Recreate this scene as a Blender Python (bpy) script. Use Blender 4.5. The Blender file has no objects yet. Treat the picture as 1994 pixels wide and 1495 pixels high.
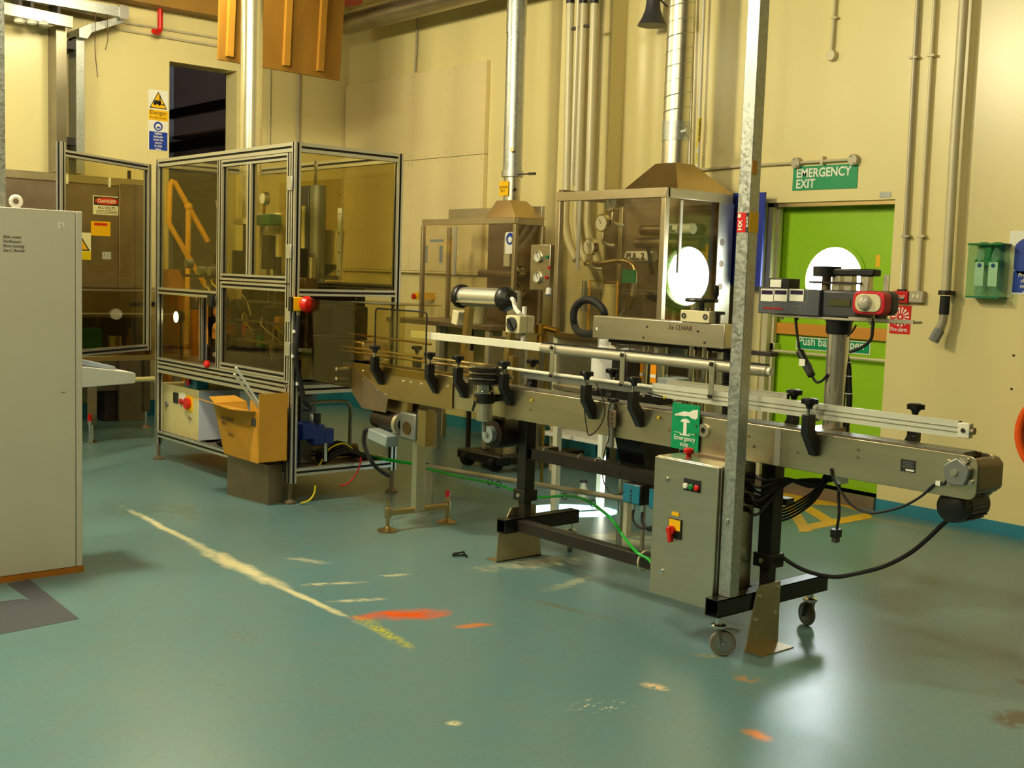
import bpy, math, random
from mathutils import Vector, Matrix
random.seed(7)
S = bpy.context.scene
COL = S.collection

# ------------------------------------------------------------------ camera, world, sun, lamps, exposure
# the survey of the photograph: focal length and the directions of the room's axes
FW, FH, FPX, EYE = 1994, 1495, 2262.0, 1.55
EX = Vector((0.76044184, 0.03597653, -0.64840874))    # world X in camera axes
EY = Vector((-0.64857134, 0.09268144, -0.75549015))
EZ = Vector((0.03291555, 0.99504565, 0.09381219))
cam = bpy.data.objects.new('camera', bpy.data.cameras.new('camera'))
COL.objects.link(cam)
cam.data.sensor_width = 36.0
cam.data.lens = FPX / FW * 36.0
cam.data.clip_start = 0.05
cam.data.clip_end = 200
cam.matrix_world = Matrix(((EX.x, EX.y, EX.z, 0), (EY.x, EY.y, EY.z, 0), (EZ.x, EZ.y, EZ.z, EYE), (0, 0, 0, 1)))
S.camera = cam

def pt(x, y, axis, val):
    """survey helper: the point of the photograph on a known plane of the room"""
    c = Vector((x - FW / 2, -(y - FH / 2), -FPX))
    d = Vector((EX.dot(c), EY.dot(c), EZ.dot(c)))
    i = 'XYZ'.index(axis)
    o = Vector((0, 0, EYE))
    return o + d * ((val - o[i]) / d[i])
def PX(val, *pts): return [pt(x, y, 'X', val) for x, y in pts]
def PY(val, *pts): return [pt(x, y, 'Y', val) for x, y in pts]

world = bpy.data.worlds.new('world'); S.world = world
world.use_nodes = True
bg = world.node_tree.nodes['Background']
bg.inputs[0].default_value = (0.93, 0.97, 1.0, 1)
bg.inputs[1].default_value = 55.0

def lamp(name, kind, loc, energy, color, **kw):
    l = bpy.data.lights.new(name, kind); l.energy = energy; l.color = color
    for k, v in kw.items(): setattr(l, k, v)
    o = bpy.data.objects.new(name, l); COL.objects.link(o); o.location = loc
    return o
sun = lamp('sun', 'SUN', (20, 0, 15), 160.0, (1, 0.97, 0.9), angle=0.009)
sun.rotation_euler = Vector((-2.02, 0.57, -1.58)).to_track_quat('-Z', 'Y').to_euler()
LAMP_COL = (1.0, 0.90, 0.58)
LAMP_Z = 4.30
LAMPS = [(4.2, 9.2, 150, 0.5), (2.2, 9.6, 70, 0.5), (-0.2, 9.8, 110, 0.5), (2.15, 6.1, 800, 0.5), (-0.4, 6.1, 520, 0.5), (0.9, 2.3, 480, 0.5), (-3.2, 3.5, 500, 0.5)]
for i, (x, y, e, sz) in enumerate(LAMPS):
    lamp('ceiling_lamp_light', 'POINT', (x, y, LAMP_Z - 0.30), e, LAMP_COL, shadow_soft_size=0.2)
S.cycles.max_bounces = 7; S.cycles.diffuse_bounces = 3; S.cycles.glossy_bounces = 4; S.cycles.transmission_bounces = 4; S.cycles.transparent_max_bounces = 16
S.cycles.caustics_reflective = False; S.cycles.caustics_refractive = False
S.view_settings.view_transform = 'Standard'
S.view_settings.look = 'None'
S.view_settings.exposure = -0.93
S.view_settings.gamma = 1.0
S.view_settings.use_curve_mapping = False

# ------------------------------------------------------------------ materials
def lin(c):
    return tuple(((v / 255) / 12.92 if v / 255 <= 0.04045 else ((v / 255 + 0.055) / 1.055) ** 2.4) for v in c)
def nodes(m):
    m.use_nodes = True
    return m.node_tree, m.node_tree.nodes, m.node_tree.links
MATS = {}
def M(name, rgb, rough=0.5, metal=0.0, var=0.10, scale=6.0, bump=0.0, spec=0.5, stretch=None, emit=0.0, rvar=0.04):
    m = bpy.data.materials.new(name)
    nt, N, L = nodes(m)
    b = N['Principled BSDF']
    c = lin(rgb)
    tc = N.new('ShaderNodeTexCoord')
    mp = N.new('ShaderNodeMapping'); L.new(tc.outputs['Object'], mp.inputs[0])
    if stretch: mp.inputs['Scale'].default_value = stretch
    nz = N.new('ShaderNodeTexNoise'); nz.inputs['Scale'].default_value = scale; nz.inputs['Detail'].default_value = 5
    L.new(mp.outputs[0], nz.inputs['Vector'])
    mx = N.new('ShaderNodeMix'); mx.data_type = 'RGBA'
    L.new(nz.outputs['Fac'], mx.inputs[0])
    mx.inputs[6].default_value = tuple(v * (1 - var * 1.6) for v in c) + (1,)
    mx.inputs[7].default_value = tuple(min(1, v * (1 + var * 1.6)) for v in c) + (1,)
    L.new(mx.outputs[2], b.inputs['Base Color'])
    mr = N.new('ShaderNodeMapRange'); mr.inputs[3].default_value = max(0.02, rough - rvar); mr.inputs[4].default_value = min(1, rough + rvar)
    L.new(nz.outputs['Fac'], mr.inputs[0]); L.new(mr.outputs[0], b.inputs['Roughness'])
    b.inputs['Metallic'].default_value = metal
    b.inputs['Specular IOR Level'].default_value = spec
    if bump:
        bp = N.new('ShaderNodeBump'); bp.inputs['Strength'].default_value = bump; bp.inputs['Distance'].default_value = 0.01
        L.new(nz.outputs['Fac'], bp.inputs['Height']); L.new(bp.outputs[0], b.inputs['Normal'])
    if emit:
        L.new(mx.outputs[2], b.inputs['Emission Color']); b.inputs['Emission Strength'].default_value = emit
    MATS[name] = m
    return m
def clear(name, tint, rough=0.03, ior=1.45, haze=0.0, hazecol=(200, 190, 150)):
    """clear sheet: tinted transparency with a Fresnel reflection, light passes through"""
    m = bpy.data.materials.new(name)
    nt, N, L = nodes(m)
    for n in list(N):
        if n.type == 'BSDF_PRINCIPLED': N.remove(n)
    out = [n for n in N if n.type == 'OUTPUT_MATERIAL'][0]
    tr = N.new('ShaderNodeBsdfTransparent'); tr.inputs[0].default_value = tuple(tint) + (1,)
    gl = N.new('ShaderNodeBsdfGlossy'); gl.inputs['Roughness'].default_value = rough
    df = N.new('ShaderNodeBsdfDiffuse'); df.inputs[0].default_value = lin(hazecol) + (1,)
    nz = N.new('ShaderNodeTexNoise'); nz.inputs['Scale'].default_value = 5
    ml = N.new('ShaderNodeMath'); ml.operation = 'MULTIPLY'; ml.inputs[1].default_value = haze * 2; L.new(nz.outputs['Fac'], ml.inputs[0])
    m1 = N.new('ShaderNodeMixShader'); L.new(ml.outputs[0], m1.inputs[0]); L.new(tr.outputs[0], m1.inputs[1]); L.new(df.outputs[0], m1.inputs[2])
    ge = N.new('ShaderNodeNewGeometry'); io = N.new('ShaderNodeMapRange'); io.inputs[3].default_value = ior; io.inputs[4].default_value = 1 / ior
    L.new(ge.outputs['Backfacing'], io.inputs[0])      # same reflectance on both faces of the sheet
    fr = N.new('ShaderNodeFresnel'); L.new(io.outputs[0], fr.inputs[0])
    m2 = N.new('ShaderNodeMixShader'); L.new(fr.outputs[0], m2.inputs[0]); L.new(m1.outputs[0], m2.inputs[1]); L.new(gl.outputs[0], m2.inputs[2])
    L.new(m2.outputs[0], out.inputs[0])
    MATS[name] = m
    return m

M('wall_cream', (230, 215, 154), 0.30, var=0.035, scale=0.9, spec=0.6, rvar=0.012)
M('board_cream', (231, 213, 160), 0.36, var=0.04, scale=1.2, stretch=(1, 2.5, 0.5))
M('skirt_blue', (44, 128, 150), 0.4, var=0.12, scale=4)
M('steel', (212, 206, 186), 0.35, 1.0, var=0.07, scale=5, stretch=(1, 1, 8), rvar=0.05)
M('steel_h', (208, 196, 164), 0.34, 1.0, var=0.10, scale=4, stretch=(1, 0.5, 6), rvar=0.05)
M('steel_brown', (190, 166, 116), 0.33, 1.0, var=0.15, scale=3, rvar=0.04)
M('steel_dirty', (134, 118, 96), 0.45, 0.7, var=0.25, scale=5, rvar=0.12)
M('chrome', (224, 222, 216), 0.12, 1.0, var=0.03, rvar=0.04)
M('column_steel', (232, 230, 222), 0.20, 0.9, var=0.03)
M('stack_steel', (236, 226, 186), 0.22, 0.75, var=0.04)
M('alu', (214, 212, 205), 0.34, 0.85, var=0.05, scale=10, stretch=(6, 6, 1))
M('alu_pale', (226, 224, 206), 0.42, 0.35, var=0.05)
M('grey_alu', (150, 152, 148), 0.42, 0.8, var=0.08)
M('white_bar', (232, 228, 208), 0.42, 0.1, var=0.05)
M('black_plastic', (15, 14, 16), 0.38, var=0.15, scale=20)
M('black_paint', (14, 12, 12), 0.35, var=0.25, scale=9)
M('black_rubber', (10, 10, 10), 0.7, var=0.2)
M('rust_black', (30, 23, 17), 0.5, var=0.3, scale=7)
M('white_paint', (214, 212, 200), 0.42, var=0.03, scale=3)
M('cab_grey', (206, 199, 178), 0.5, var=0.03, scale=3)
M('cream_box', (222, 212, 170), 0.45, var=0.05)
M('beige_box', (206, 196, 140), 0.45, var=0.06)
M('white_plastic', (240, 238, 230), 0.4, var=0.03)
M('grey_plastic', (120, 124, 122), 0.45, var=0.08)
M('dark_grey', (58, 58, 62), 0.42, var=0.1)
M('console_grey', (78, 82, 88), 0.4, var=0.06)
M('motor_grey', (138, 150, 150), 0.45, var=0.1)
M('blue_grey', (186, 194, 210), 0.5, var=0.05)
M('red', (206, 26, 18), 0.3, var=0.08)
M('red_sign', (214, 26, 22), 0.35, var=0.04)
M('siren_red', (206, 40, 52), 0.35, var=0.06)
M('orange', (255, 92, 10), 0.35, var=0.05)
M('yellow', (246, 190, 10), 0.4, var=0.05)
M('rail_yellow', (240, 176, 6), 0.42, var=0.08)
M('brass', (176, 138, 58), 0.3, 1.0, var=0.12)
M('green_sign', (4, 146, 92), 0.35, var=0.04)
M('green_door', (146, 196, 8), 0.42, var=0.06, scale=2)
M('green_box', (4, 118, 52), 0.4, var=0.1)
M('green_label', (8, 124, 84), 0.4, var=0.08)
M('green_cable', (16, 168, 48), 0.4, var=0.08)
M('teal_box', (24, 112, 140), 0.4, var=0.1)
M('blue_sign', (16, 56, 160), 0.35, var=0.05)
M('blue_board', (36, 52, 150), 0.4, var=0.06)
M('blue_regulator', (18, 44, 120), 0.35, var=0.15)
M('sign_white', (240, 238, 224), 0.4, var=0.02)
M('dial_white', (252, 252, 246), 0.4, var=0.01)
M('ink', (18, 18, 22), 0.6, var=0.1)
M('ink_brown', (74, 44, 20), 0.6, var=0.1)
M('cardboard', (204, 146, 38), 0.75, var=0.10, scale=5)
M('plywood', (150, 106, 30), 0.6, var=0.35, scale=3, stretch=(1, 1, 0.35))
M('batten', (178, 126, 36), 0.6, var=0.15, scale=5)
M('wood_orange', (210, 142, 44), 0.5, var=0.12, scale=3, stretch=(1, 0.3, 3))
M('soffit', (150, 110, 40), 0.6, var=0.3, scale=2)
M('wall_dim', (120, 112, 96), 0.7, var=0.1)
M('plate_steel', (182, 170, 142), 0.42, 1.0, var=0.1)
M('frame_steel', (196, 182, 148), 0.42, 0.9, var=0.08)
M('ceiling_paint', (132, 124, 108), 0.8, var=0.05)
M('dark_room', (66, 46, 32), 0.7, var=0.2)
M('dark_steel', (52, 44, 42), 0.5, 0.4, var=0.2)
M('machine_dark', (46, 38, 28), 0.45, 0.6, var=0.35, scale=9)
M('machine_brown', (104, 82, 46), 0.4, 0.8, var=0.3, scale=6)
M('orange_dull', (176, 108, 24), 0.45, var=0.15)
M('pipe_paint', (206, 196, 160), 0.4, 0.1, var=0.06)
M('pipe_grey', (176, 168, 146), 0.42, 0.3, var=0.10, scale=9)
M('dust_pipe', (150, 142, 120), 0.3, 0.8, var=0.25, scale=4)
M('yellow_hose', (232, 208, 20), 0.4, var=0.05)
M('red_hose', (186, 20, 34), 0.4, var=0.05)
M('wheel_rubber', (112, 106, 92), 0.6, var=0.15)
M('paint_yellow', (226, 176, 24), 0.5, var=0.2, scale=12)
M('paint_grey', (70, 72, 82), 0.5, var=0.12, scale=12)
M('label_orange', (240, 152, 16), 0.4, var=0.06)
M('lens', (206, 196, 178), 0.12, 0.2, var=0.3, scale=90)
M('lamp_white', (255, 246, 220), 0.4, emit=6.0)
M('glow_cold', (240, 240, 255), 0.4, emit=12.0)  # self-glow of the added bright spot in the guard bay
M('lcd', (52, 40, 66), 0.15, var=0.1)
M('lcd_green', (74, 76, 48), 0.2, var=0.1)
clear('acrylic', (0.88, 0.84, 0.62), haze=0.006, ior=1.32)
clear('acrylic_smoke', (0.72, 0.66, 0.46), haze=0.010, ior=1.35, hazecol=(150, 130, 80))
clear('acrylic_old', (0.93, 0.90, 0.80), haze=0.03, ior=1.7)
clear('glass', (0.98, 0.99, 1.0))
clear('green_clear', (0.86, 0.97, 0.90), haze=0.03, hazecol=(70, 180, 120))
clear('bottle_clear', (0.85, 0.95, 0.90), haze=0.3, hazecol=(200, 225, 205))

def galvanised():
    m = bpy.data.materials.new('galvanised'); nt, N, L = nodes(m); b = N['Principled BSDF']
    tc = N.new('ShaderNodeTexCoord'); v = N.new('ShaderNodeTexVoronoi'); v.inputs['Scale'].default_value = 95
    L.new(tc.outputs['Object'], v.inputs['Vector'])
    r = N.new('ShaderNodeMapRange'); L.new(v.outputs['Color'], r.inputs[0]); r.inputs[3].default_value = 0.29; r.inputs[4].default_value = 0.50
    L.new(r.outputs[0], b.inputs['Roughness'])
    mx = N.new('ShaderNodeMix'); mx.data_type = 'RGBA'; L.new(v.outputs['Color'], mx.inputs[0])
    mx.inputs[6].default_value = lin((168, 172, 168)) + (1,); mx.inputs[7].default_value = lin((206, 208, 200)) + (1,)
    L.new(mx.outputs[2], b.inputs['Base Color']); b.inputs['Metallic'].default_value = 0.85
    bp = N.new('ShaderNodeBump'); bp.inputs['Strength'].default_value = 0.02; bp.inputs['Distance'].default_value = 0.001
    L.new(v.outputs['Distance'], bp.inputs['Height']); L.new(bp.outputs[0], b.inputs['Normal'])
    MATS['galvanised'] = m
galvanised()

def floor_material():
    m = bpy.data.materials.new('floor_epoxy'); nt, N, L = nodes(m); b = N['Principled BSDF']
    tc = N.new('ShaderNodeTexCoord'); P = tc.outputs['Object']
    def noise(scale, detail=5, src=P):
        n = N.new('ShaderNodeTexNoise'); n.inputs['Scale'].default_value = scale; n.inputs['Detail'].default_value = detail
        L.new(src, n.inputs['Vector']); return n
    def mix(fac, a, bcol):
        x = N.new('ShaderNodeMix'); x.data_type = 'RGBA'
        if hasattr(fac, 'name'): L.new(fac, x.inputs[0])
        else: x.inputs[0].default_value = fac
        for s, v in ((6, a), (7, bcol)):
            if isinstance(v, tuple): x.inputs[s].default_value = v + (1,)
            else: L.new(v, x.inputs[s])
        return x.outputs[2]
    def rng(src, a, bb, c, d):
        r = N.new('ShaderNodeMapRange'); r.inputs[1].default_value = a; r.inputs[2].default_value = bb; r.inputs[3].default_value = c; r.inputs[4].default_value = d
        L.new(src, r.inputs[0]); return r.outputs[0]
    def mul(a, c):
        x = N.new('ShaderNodeMath'); x.operation = 'MULTIPLY'
        for i, v in enumerate((a, c)):
            if isinstance(v, float): x.inputs[i].default_value = v
            else: L.new(v, x.inputs[i])
        return x.outputs[0]
    big = noise(0.8).outputs['Fac']; fine = noise(45, 3).outputs['Fac']; mid = noise(7, 5).outputs['Fac']
    c = mix(rng(big, 0.3, 0.7, 0, 1), lin((89, 130, 138)), lin((98, 133, 136)))
    c = mix(mul(rng(mid, 0.4, 0.72, 0, 1), 0.20), c, lin((124, 124, 100)))
    c = mix(mul(rng(fine, 0.56, 0.72, 0, 1), 0.22), c, lin((62, 78, 74)))
    # little paint chips scattered over the floor
    vz = N.new('ShaderNodeTexVoronoi'); vz.inputs['Scale'].default_value = 2.6; vz.inputs['Randomness'].default_value = 1; L.new(P, vz.inputs['Vector'])
    c = mix(mul(rng(vz.outputs['Distance'], 0.016, 0.024, 1, 0), rng(noise(3).outputs['Fac'], 0.44, 0.54, 0, 1)), c, lin((214, 206, 170)))
    dist = noise(9, 3); shared = {}
    def stain(cx, cy, lx, ly, ang, col, amt, nscale=22.0, thr=0.42, stretch=1.0):
        nonlocal c
        mp = N.new('ShaderNodeMapping'); mp.vector_type = 'TEXTURE'
        mp.inputs['Location'].default_value = (cx, cy, 0); mp.inputs['Rotation'].default_value = (0, 0, ang); mp.inputs['Scale'].default_value = (lx, ly, 1)
        L.new(P, mp.inputs[0])
        sub = N.new('ShaderNodeVectorMath'); sub.operation = 'SUBTRACT'; L.new(dist.outputs['Color'], sub.inputs[0]); sub.inputs[1].default_value = (0.5, 0.5, 0.5)
        sc = N.new('ShaderNodeVectorMath'); sc.operation = 'SCALE'; L.new(sub.outputs[0], sc.inputs[0]); sc.inputs['Scale'].default_value = 1.4
        ad = N.new('ShaderNodeVectorMath'); ad.operation = 'ADD'; L.new(mp.outputs[0], ad.inputs[0]); L.new(sc.outputs[0], ad.inputs[1])
        ln = N.new('ShaderNodeVectorMath'); ln.operation = 'LENGTH'; L.new(ad.outputs[0], ln.inputs[0])
        fall = rng(ln.outputs['Value'], 0.35, 1.0, 1, 0)
        key = (12 if nscale < 13 else 42, stretch > 1.5)
        if key not in shared:
            st = N.new('ShaderNodeMapping'); st.vector_type = 'TEXTURE'; st.inputs['Rotation'].default_value = (0, 0, -0.95); st.inputs['Scale'].default_value = (3.0 if key[1] else 1.0, 1, 1); L.new(P, st.inputs[0])
            shared[key] = noise(float(key[0]), 6, st.outputs[0]).outputs['Fac']
        tex = rng(shared[key], thr, thr + 0.07, 0, 1)
        c = mix(mul(mul(fall, tex), float(amt)), c, lin(col))
    def seg(p, q, w, *a, **k):
        A = pt(*p, 'Z', 0); B = pt(*q, 'Z', 0); d = B - A
        stain((A.x + B.x) / 2, (A.y + B.y) / 2, d.length / 2 * 1.15, w, math.atan2(d.y, d.x), *a, **k)
    CH = (226, 218, 176)
    seg((236, 985), (420, 1078), 0.035, CH, 0.95, 26.0, 0.33, stretch=3.0)
    seg((380, 1060), (560, 1150), 0.075, CH, 1.0, 24.0, 0.31, stretch=3.0)
    seg((520, 1130), (690, 1208), 0.030, CH, 0.95, 26.0, 0.33, stretch=3.0)
    seg((560, 1085), (640, 1098), 0.05, CH, 0.45, 26.0, 0.41, stretch=3.0)
    seg((575, 1140), (720, 1132), 0.03, CH, 0.7, 26.0, 0.41, stretch=4.0)
    seg((630, 1172), (745, 1166), 0.03, CH, 0.7, 26.0, 0.41, stretch=4.0)
    seg((735, 1122), (800, 1118), 0.03, CH, 0.7, 26.0, 0.39)
    seg((700, 1202), (800, 1262), 0.05, (196, 192, 50), 0.85, 22.0, 0.42)
    seg((700, 1200), (880, 1192), 0.10, (226, 86, 8), 1.0, 16.0, 0.30)
    seg((880, 1222), (960, 1214), 0.04, (226, 120, 36), 0.85, 14.0, 0.38)
    seg((1452, 1420), (1500, 1442), 0.045, (232, 140, 20), 1.0, 16.0, 0.26)
    seg((1248, 1330), (1296, 1342), 0.035, (232, 206, 160), 0.95, 20.0, 0.36)
    seg((1425, 1318), (1485, 1326), 0.05, (196, 140, 60), 0.65, 10.0, 0.36)
    seg((1340, 1272), (1420, 1280), 0.03, (176, 150, 84), 0.6, 14.0, 0.4)
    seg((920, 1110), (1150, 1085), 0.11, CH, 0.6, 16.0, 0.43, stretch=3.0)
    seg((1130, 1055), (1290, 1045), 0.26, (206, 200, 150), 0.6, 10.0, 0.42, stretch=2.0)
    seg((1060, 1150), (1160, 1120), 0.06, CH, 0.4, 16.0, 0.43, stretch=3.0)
    seg((1930, 1410), (2010, 1385), 0.09, (70, 56, 30), 0.9, 12.0, 0.36)
    seg((1985, 1330), (2010, 1328), 0.05, (70, 50, 36), 0.8, 12.0, 0.36)
    seg((430, 1230), (520, 1250), 0.09, (112, 96, 60), 0.6, 14.0, 0.5)
    seg((1090, 1380), (1240, 1370), 0.09, (222, 214, 180), 1.0, 26.0, 0.56)
    seg((870, 1412), (900, 1404), 0.03, CH, 0.9, 26.0, 0.39)
    seg((1000, 1160), (1230, 1215), 0.03, (110, 100, 60), 0.5, 12.0, 0.4)
    seg((1560, 985), (1990, 1060), 0.10, (150, 140, 70), 0.55, 7.0, 0.36)
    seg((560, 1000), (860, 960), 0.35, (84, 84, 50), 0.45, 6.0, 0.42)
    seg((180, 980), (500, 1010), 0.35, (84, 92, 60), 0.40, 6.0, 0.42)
    L.new(c, b.inputs['Base Color'])
    L.new(rng(mid, 0.2, 0.8, 0.285, 0.32), b.inputs['Roughness'])
    b.inputs['Specular IOR Level'].default_value = 0.5
    bp = N.new('ShaderNodeBump'); bp.inputs['Strength'].default_value = 0.05; bp.inputs['Distance'].default_value = 0.003
    L.new(noise(60, 4).outputs['Fac'], bp.inputs['Height']); L.new(bp.outputs[0], b.inputs['Normal'])
    MATS['floor_epoxy'] = m
floor_material()

# ------------------------------------------------------------------ mesh building
def smooth_path(pts, sub=6):
    pts = [Vector(p) for p in pts]
    if len(pts) < 3: return pts
    out = []
    for i in range(len(pts) - 1):
        p0 = pts[max(0, i - 1)]; p1 = pts[i]; p2 = pts[i + 1]; p3 = pts[min(len(pts) - 1, i + 2)]
        for k in range(sub):
            t = k / sub
            out.append(0.5 * ((2 * p1) + (p2 - p0) * t + (2 * p0 - 5 * p1 + 4 * p2 - p3) * t * t + (3 * p1 - p0 - 3 * p2 + p3) * t ** 3))
    out.append(pts[-1])
    return out
def frame(d):
    d = Vector(d).normalized()
    a = Vector((0, 0, 1)) if abs(d.z) < 0.9 else Vector((1, 0, 0))
    u = a.cross(d).normalized(); v = d.cross(u)
    return u, v
class MB:
    def __init__(s): s.v = []; s.f = []; s.m = []
    def add(s, vs, fs, mi=0):
        b = len(s.v); s.v += [Vector(p) for p in vs]
        for f in fs: s.f.append(tuple(b + i for i in f)); s.m.append(mi)
        return s
    def box(s, x0, x1, y0, y1, z0, z1, mi=0):
        vs = [(x, y, z) for z in (z0, z1) for y in (y0, y1) for x in (x0, x1)]
        return s.add(vs, [(0, 2, 3, 1), (4, 5, 7, 6), (0, 1, 5, 4), (2, 6, 7, 3), (0, 4, 6, 2), (1, 3, 7, 5)], mi)
    def cbox(s, c, d, mi=0): return s.box(c[0] - d[0] / 2, c[0] + d[0] / 2, c[1] - d[1] / 2, c[1] + d[1] / 2, c[2] - d[2] / 2, c[2] + d[2] / 2, mi)
    def bar(s, p0, p1, w, h, mi=0):
        p0 = Vector(p0); p1 = Vector(p1); u, v = frame(p1 - p0)
        vs = [p + u * (a * w / 2) + v * (b * h / 2) for p in (p0, p1) for b in (-1, 1) for a in (-1, 1)]
        return s.add(vs, [(0, 2, 3, 1), (4, 5, 7, 6), (0, 1, 5, 4), (2, 6, 7, 3), (0, 4, 6, 2), (1, 3, 7, 5)], mi)
    def cyl(s, p0, p1, r, r2=None, n=16, mi=0):
        p0 = Vector(p0); p1 = Vector(p1); u, v = frame(p1 - p0); r2 = r if r2 is None else r2
        vs = []
        for p, q in ((p0, r), (p1, r2)):
            for i in range(n):
                a = 2 * math.pi * i / n; vs.append(p + u * (q * math.cos(a)) + v * (q * math.sin(a)))
        fs = [(i, (i + 1) % n, n + (i + 1) % n, n + i) for i in range(n)]
        fs += [tuple(reversed(range(n))), tuple(range(n, 2 * n))]
        return s.add(vs, fs, mi)
    def ring(s, p0, p1, ro, ri, n=24, mi=0):
        p0 = Vector(p0); p1 = Vector(p1); u, v = frame(p1 - p0); vs = []
        for p, q in ((p0, ro), (p1, ro), (p1, ri), (p0, ri)):
            for i in range(n):
                a = 2 * math.pi * i / n; vs.append(p + u * (q * math.cos(a)) + v * (q * math.sin(a)))
        fs = []
        for k in range(4):
            o, q = k * n, ((k + 1) % 4) * n
            fs += [(o + i, o + (i + 1) % n, q + (i + 1) % n, q + i) for i in range(n)]
        return s.add(vs, fs, mi)
    def tube(s, pts, r, n=8, sub=0, mi=0):
        pts = smooth_path(pts, sub) if sub else [Vector(p) for p in pts]
        u = None; vs = []
        for i, p in enumerate(pts):
            d = (pts[min(i + 1, len(pts) - 1)] - pts[max(i - 1, 0)]).normalized()
            if u is None: u, w = frame(d)
            u = (u - d * u.dot(d)).normalized(); w = d.cross(u)
            for k in range(n):
                a = 2 * math.pi * k / n; vs.append(p + u * (r * math.cos(a)) + w * (r * math.sin(a)))
        fs = []
        for i in range(len(pts) - 1):
            fs += [(i * n + k, i * n + (k + 1) % n, (i + 1) * n + (k + 1) % n, (i + 1) * n + k) for k in range(n)]
        e = (len(pts) - 1) * n
        fs += [tuple(reversed(range(n))), tuple(range(e, e + n))]
        return s.add(vs, fs, mi)
    def prism(s, poly, axis, a, b, mi=0):
        def mk(p, q):
            if axis == 'X': return (q, p[0], p[1])
            if axis == 'Y': return (p[0], q, p[1])
            return (p[0], p[1], q)
        n = len(poly)
        vs = [mk(p, a) for p in poly] + [mk(p, b) for p in poly]
        fs = [(i, (i + 1) % n, n + (i + 1) % n, n + i) for i in range(n)] + [tuple(reversed(range(n))), tuple(range(n, 2 * n))]
        return s.add(vs, fs, mi)
    def lathe(s, prof, org, ax=(0, 0, 1), n=20, mi=0):
        org = Vector(org); ax = Vector(ax).normalized(); u, v = frame(ax); vs = []
        for r, h in prof:
            for i in range(n):
                a = 2 * math.pi * i / n; vs.append(org + ax * h + u * (r * math.cos(a)) + v * (r * math.sin(a)))
        fs = []
        for k in range(len(prof) - 1):
            fs += [(k * n + i, k * n + (i + 1) % n, (k + 1) * n + (i + 1) % n, (k + 1) * n + i) for i in range(n)]
        e = (len(prof) - 1) * n
        if prof[0][0] > 1e-6: fs.append(tuple(reversed(range(n))))
        if prof[-1][0] > 1e-6: fs.append(tuple(range(e, e + n)))
        return s.add(vs, fs, mi)
    def sph(s, c, r, n=14, sc=(1, 1, 1), mi=0):
        c = Vector(c); m = n // 2; vs = []; fs = []
        for j in range(m + 1):
            t = math.pi * j / m
            for i in range(n):
                a = 2 * math.pi * i / n
                vs.append(c + Vector((r * sc[0] * math.sin(t) * math.cos(a), r * sc[1] * math.sin(t) * math.sin(a), r * sc[2] * math.cos(t))))
        for j in range(m):
            fs += [(j * n + i, (j + 1) * n + i, (j + 1) * n + (i + 1) % n, j * n + (i + 1) % n) for i in range(n)]
        return s.add(vs, fs, mi)
    def torus(s, c, ax, R, r, n=24, m=8, a0=0, a1=2 * math.pi, mi=0):
        c = Vector(c); u, v = frame(ax); k = n if abs(a1 - a0) > 6.28 else n + 1
        pts = [c + u * (R * math.cos(a0 + (a1 - a0) * i / n)) + v * (R * math.sin(a0 + (a1 - a0) * i / n)) for i in range(k)]
        if k == n: pts.append(pts[0])
        return s.tube(pts, r, m, mi=mi)
    def prof(s, p0, p1, a, b, na=1, nb=1):
        """slotted aluminium section between two points along a world axis; a, b are its two widths, na / nb slots per face"""
        p0 = Vector(p0); p1 = Vector(p1); d = p1 - p0
        k = max(range(3), key=lambda i: abs(d[i]))
        u, v = {2: (Vector((1, 0, 0)), Vector((0, 1, 0))), 0: (Vector((0, 1, 0)), Vector((0, 0, 1))), 1: (Vector((1, 0, 0)), Vector((0, 0, 1)))}[k]
        g, dep = 0.015, 0.008
        poly = []; slot = []
        def side(A, B, n, inward):
            A = Vector(A); B = Vector(B); e = (B - A).normalized(); Lg = (B - A).length; w = min(g, Lg / n * 0.34)
            poly.append(A); slot.append(False)
            for i in range(n):
                c = A + e * (Lg * (i + 0.5) / n)
                poly.append(c - e * w / 2); slot.append(True)
                poly.append(c - e * w / 2 + inward * dep); slot.append(True)
                poly.append(c + e * w / 2 + inward * dep); slot.append(True)
                poly.append(c + e * w / 2); slot.append(False)
        h, q = a / 2, b / 2
        side((-h, -q), (h, -q), na, Vector((0, 1))); side((h, -q), (h, q), nb, Vector((-1, 0)))
        side((h, q), (-h, q), na, Vector((0, -1))); side((-h, q), (-h, -q), nb, Vector((1, 0)))
        n = len(poly)
        vs = [p + u * c.x + v * c.y for p in (p0, p1) for c in poly]
        o = len(s.v); s.v += vs
        for i in range(n):
            s.f.append((o + i, o + (i + 1) % n, o + n + (i + 1) % n, o + n + i)); s.m.append(1 if slot[i] else 0)
        s.f.append(tuple(o + i for i in reversed(range(n)))); s.m.append(0)
        s.f.append(tuple(o + n + i for i in range(n))); s.m.append(0)
        return s

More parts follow.
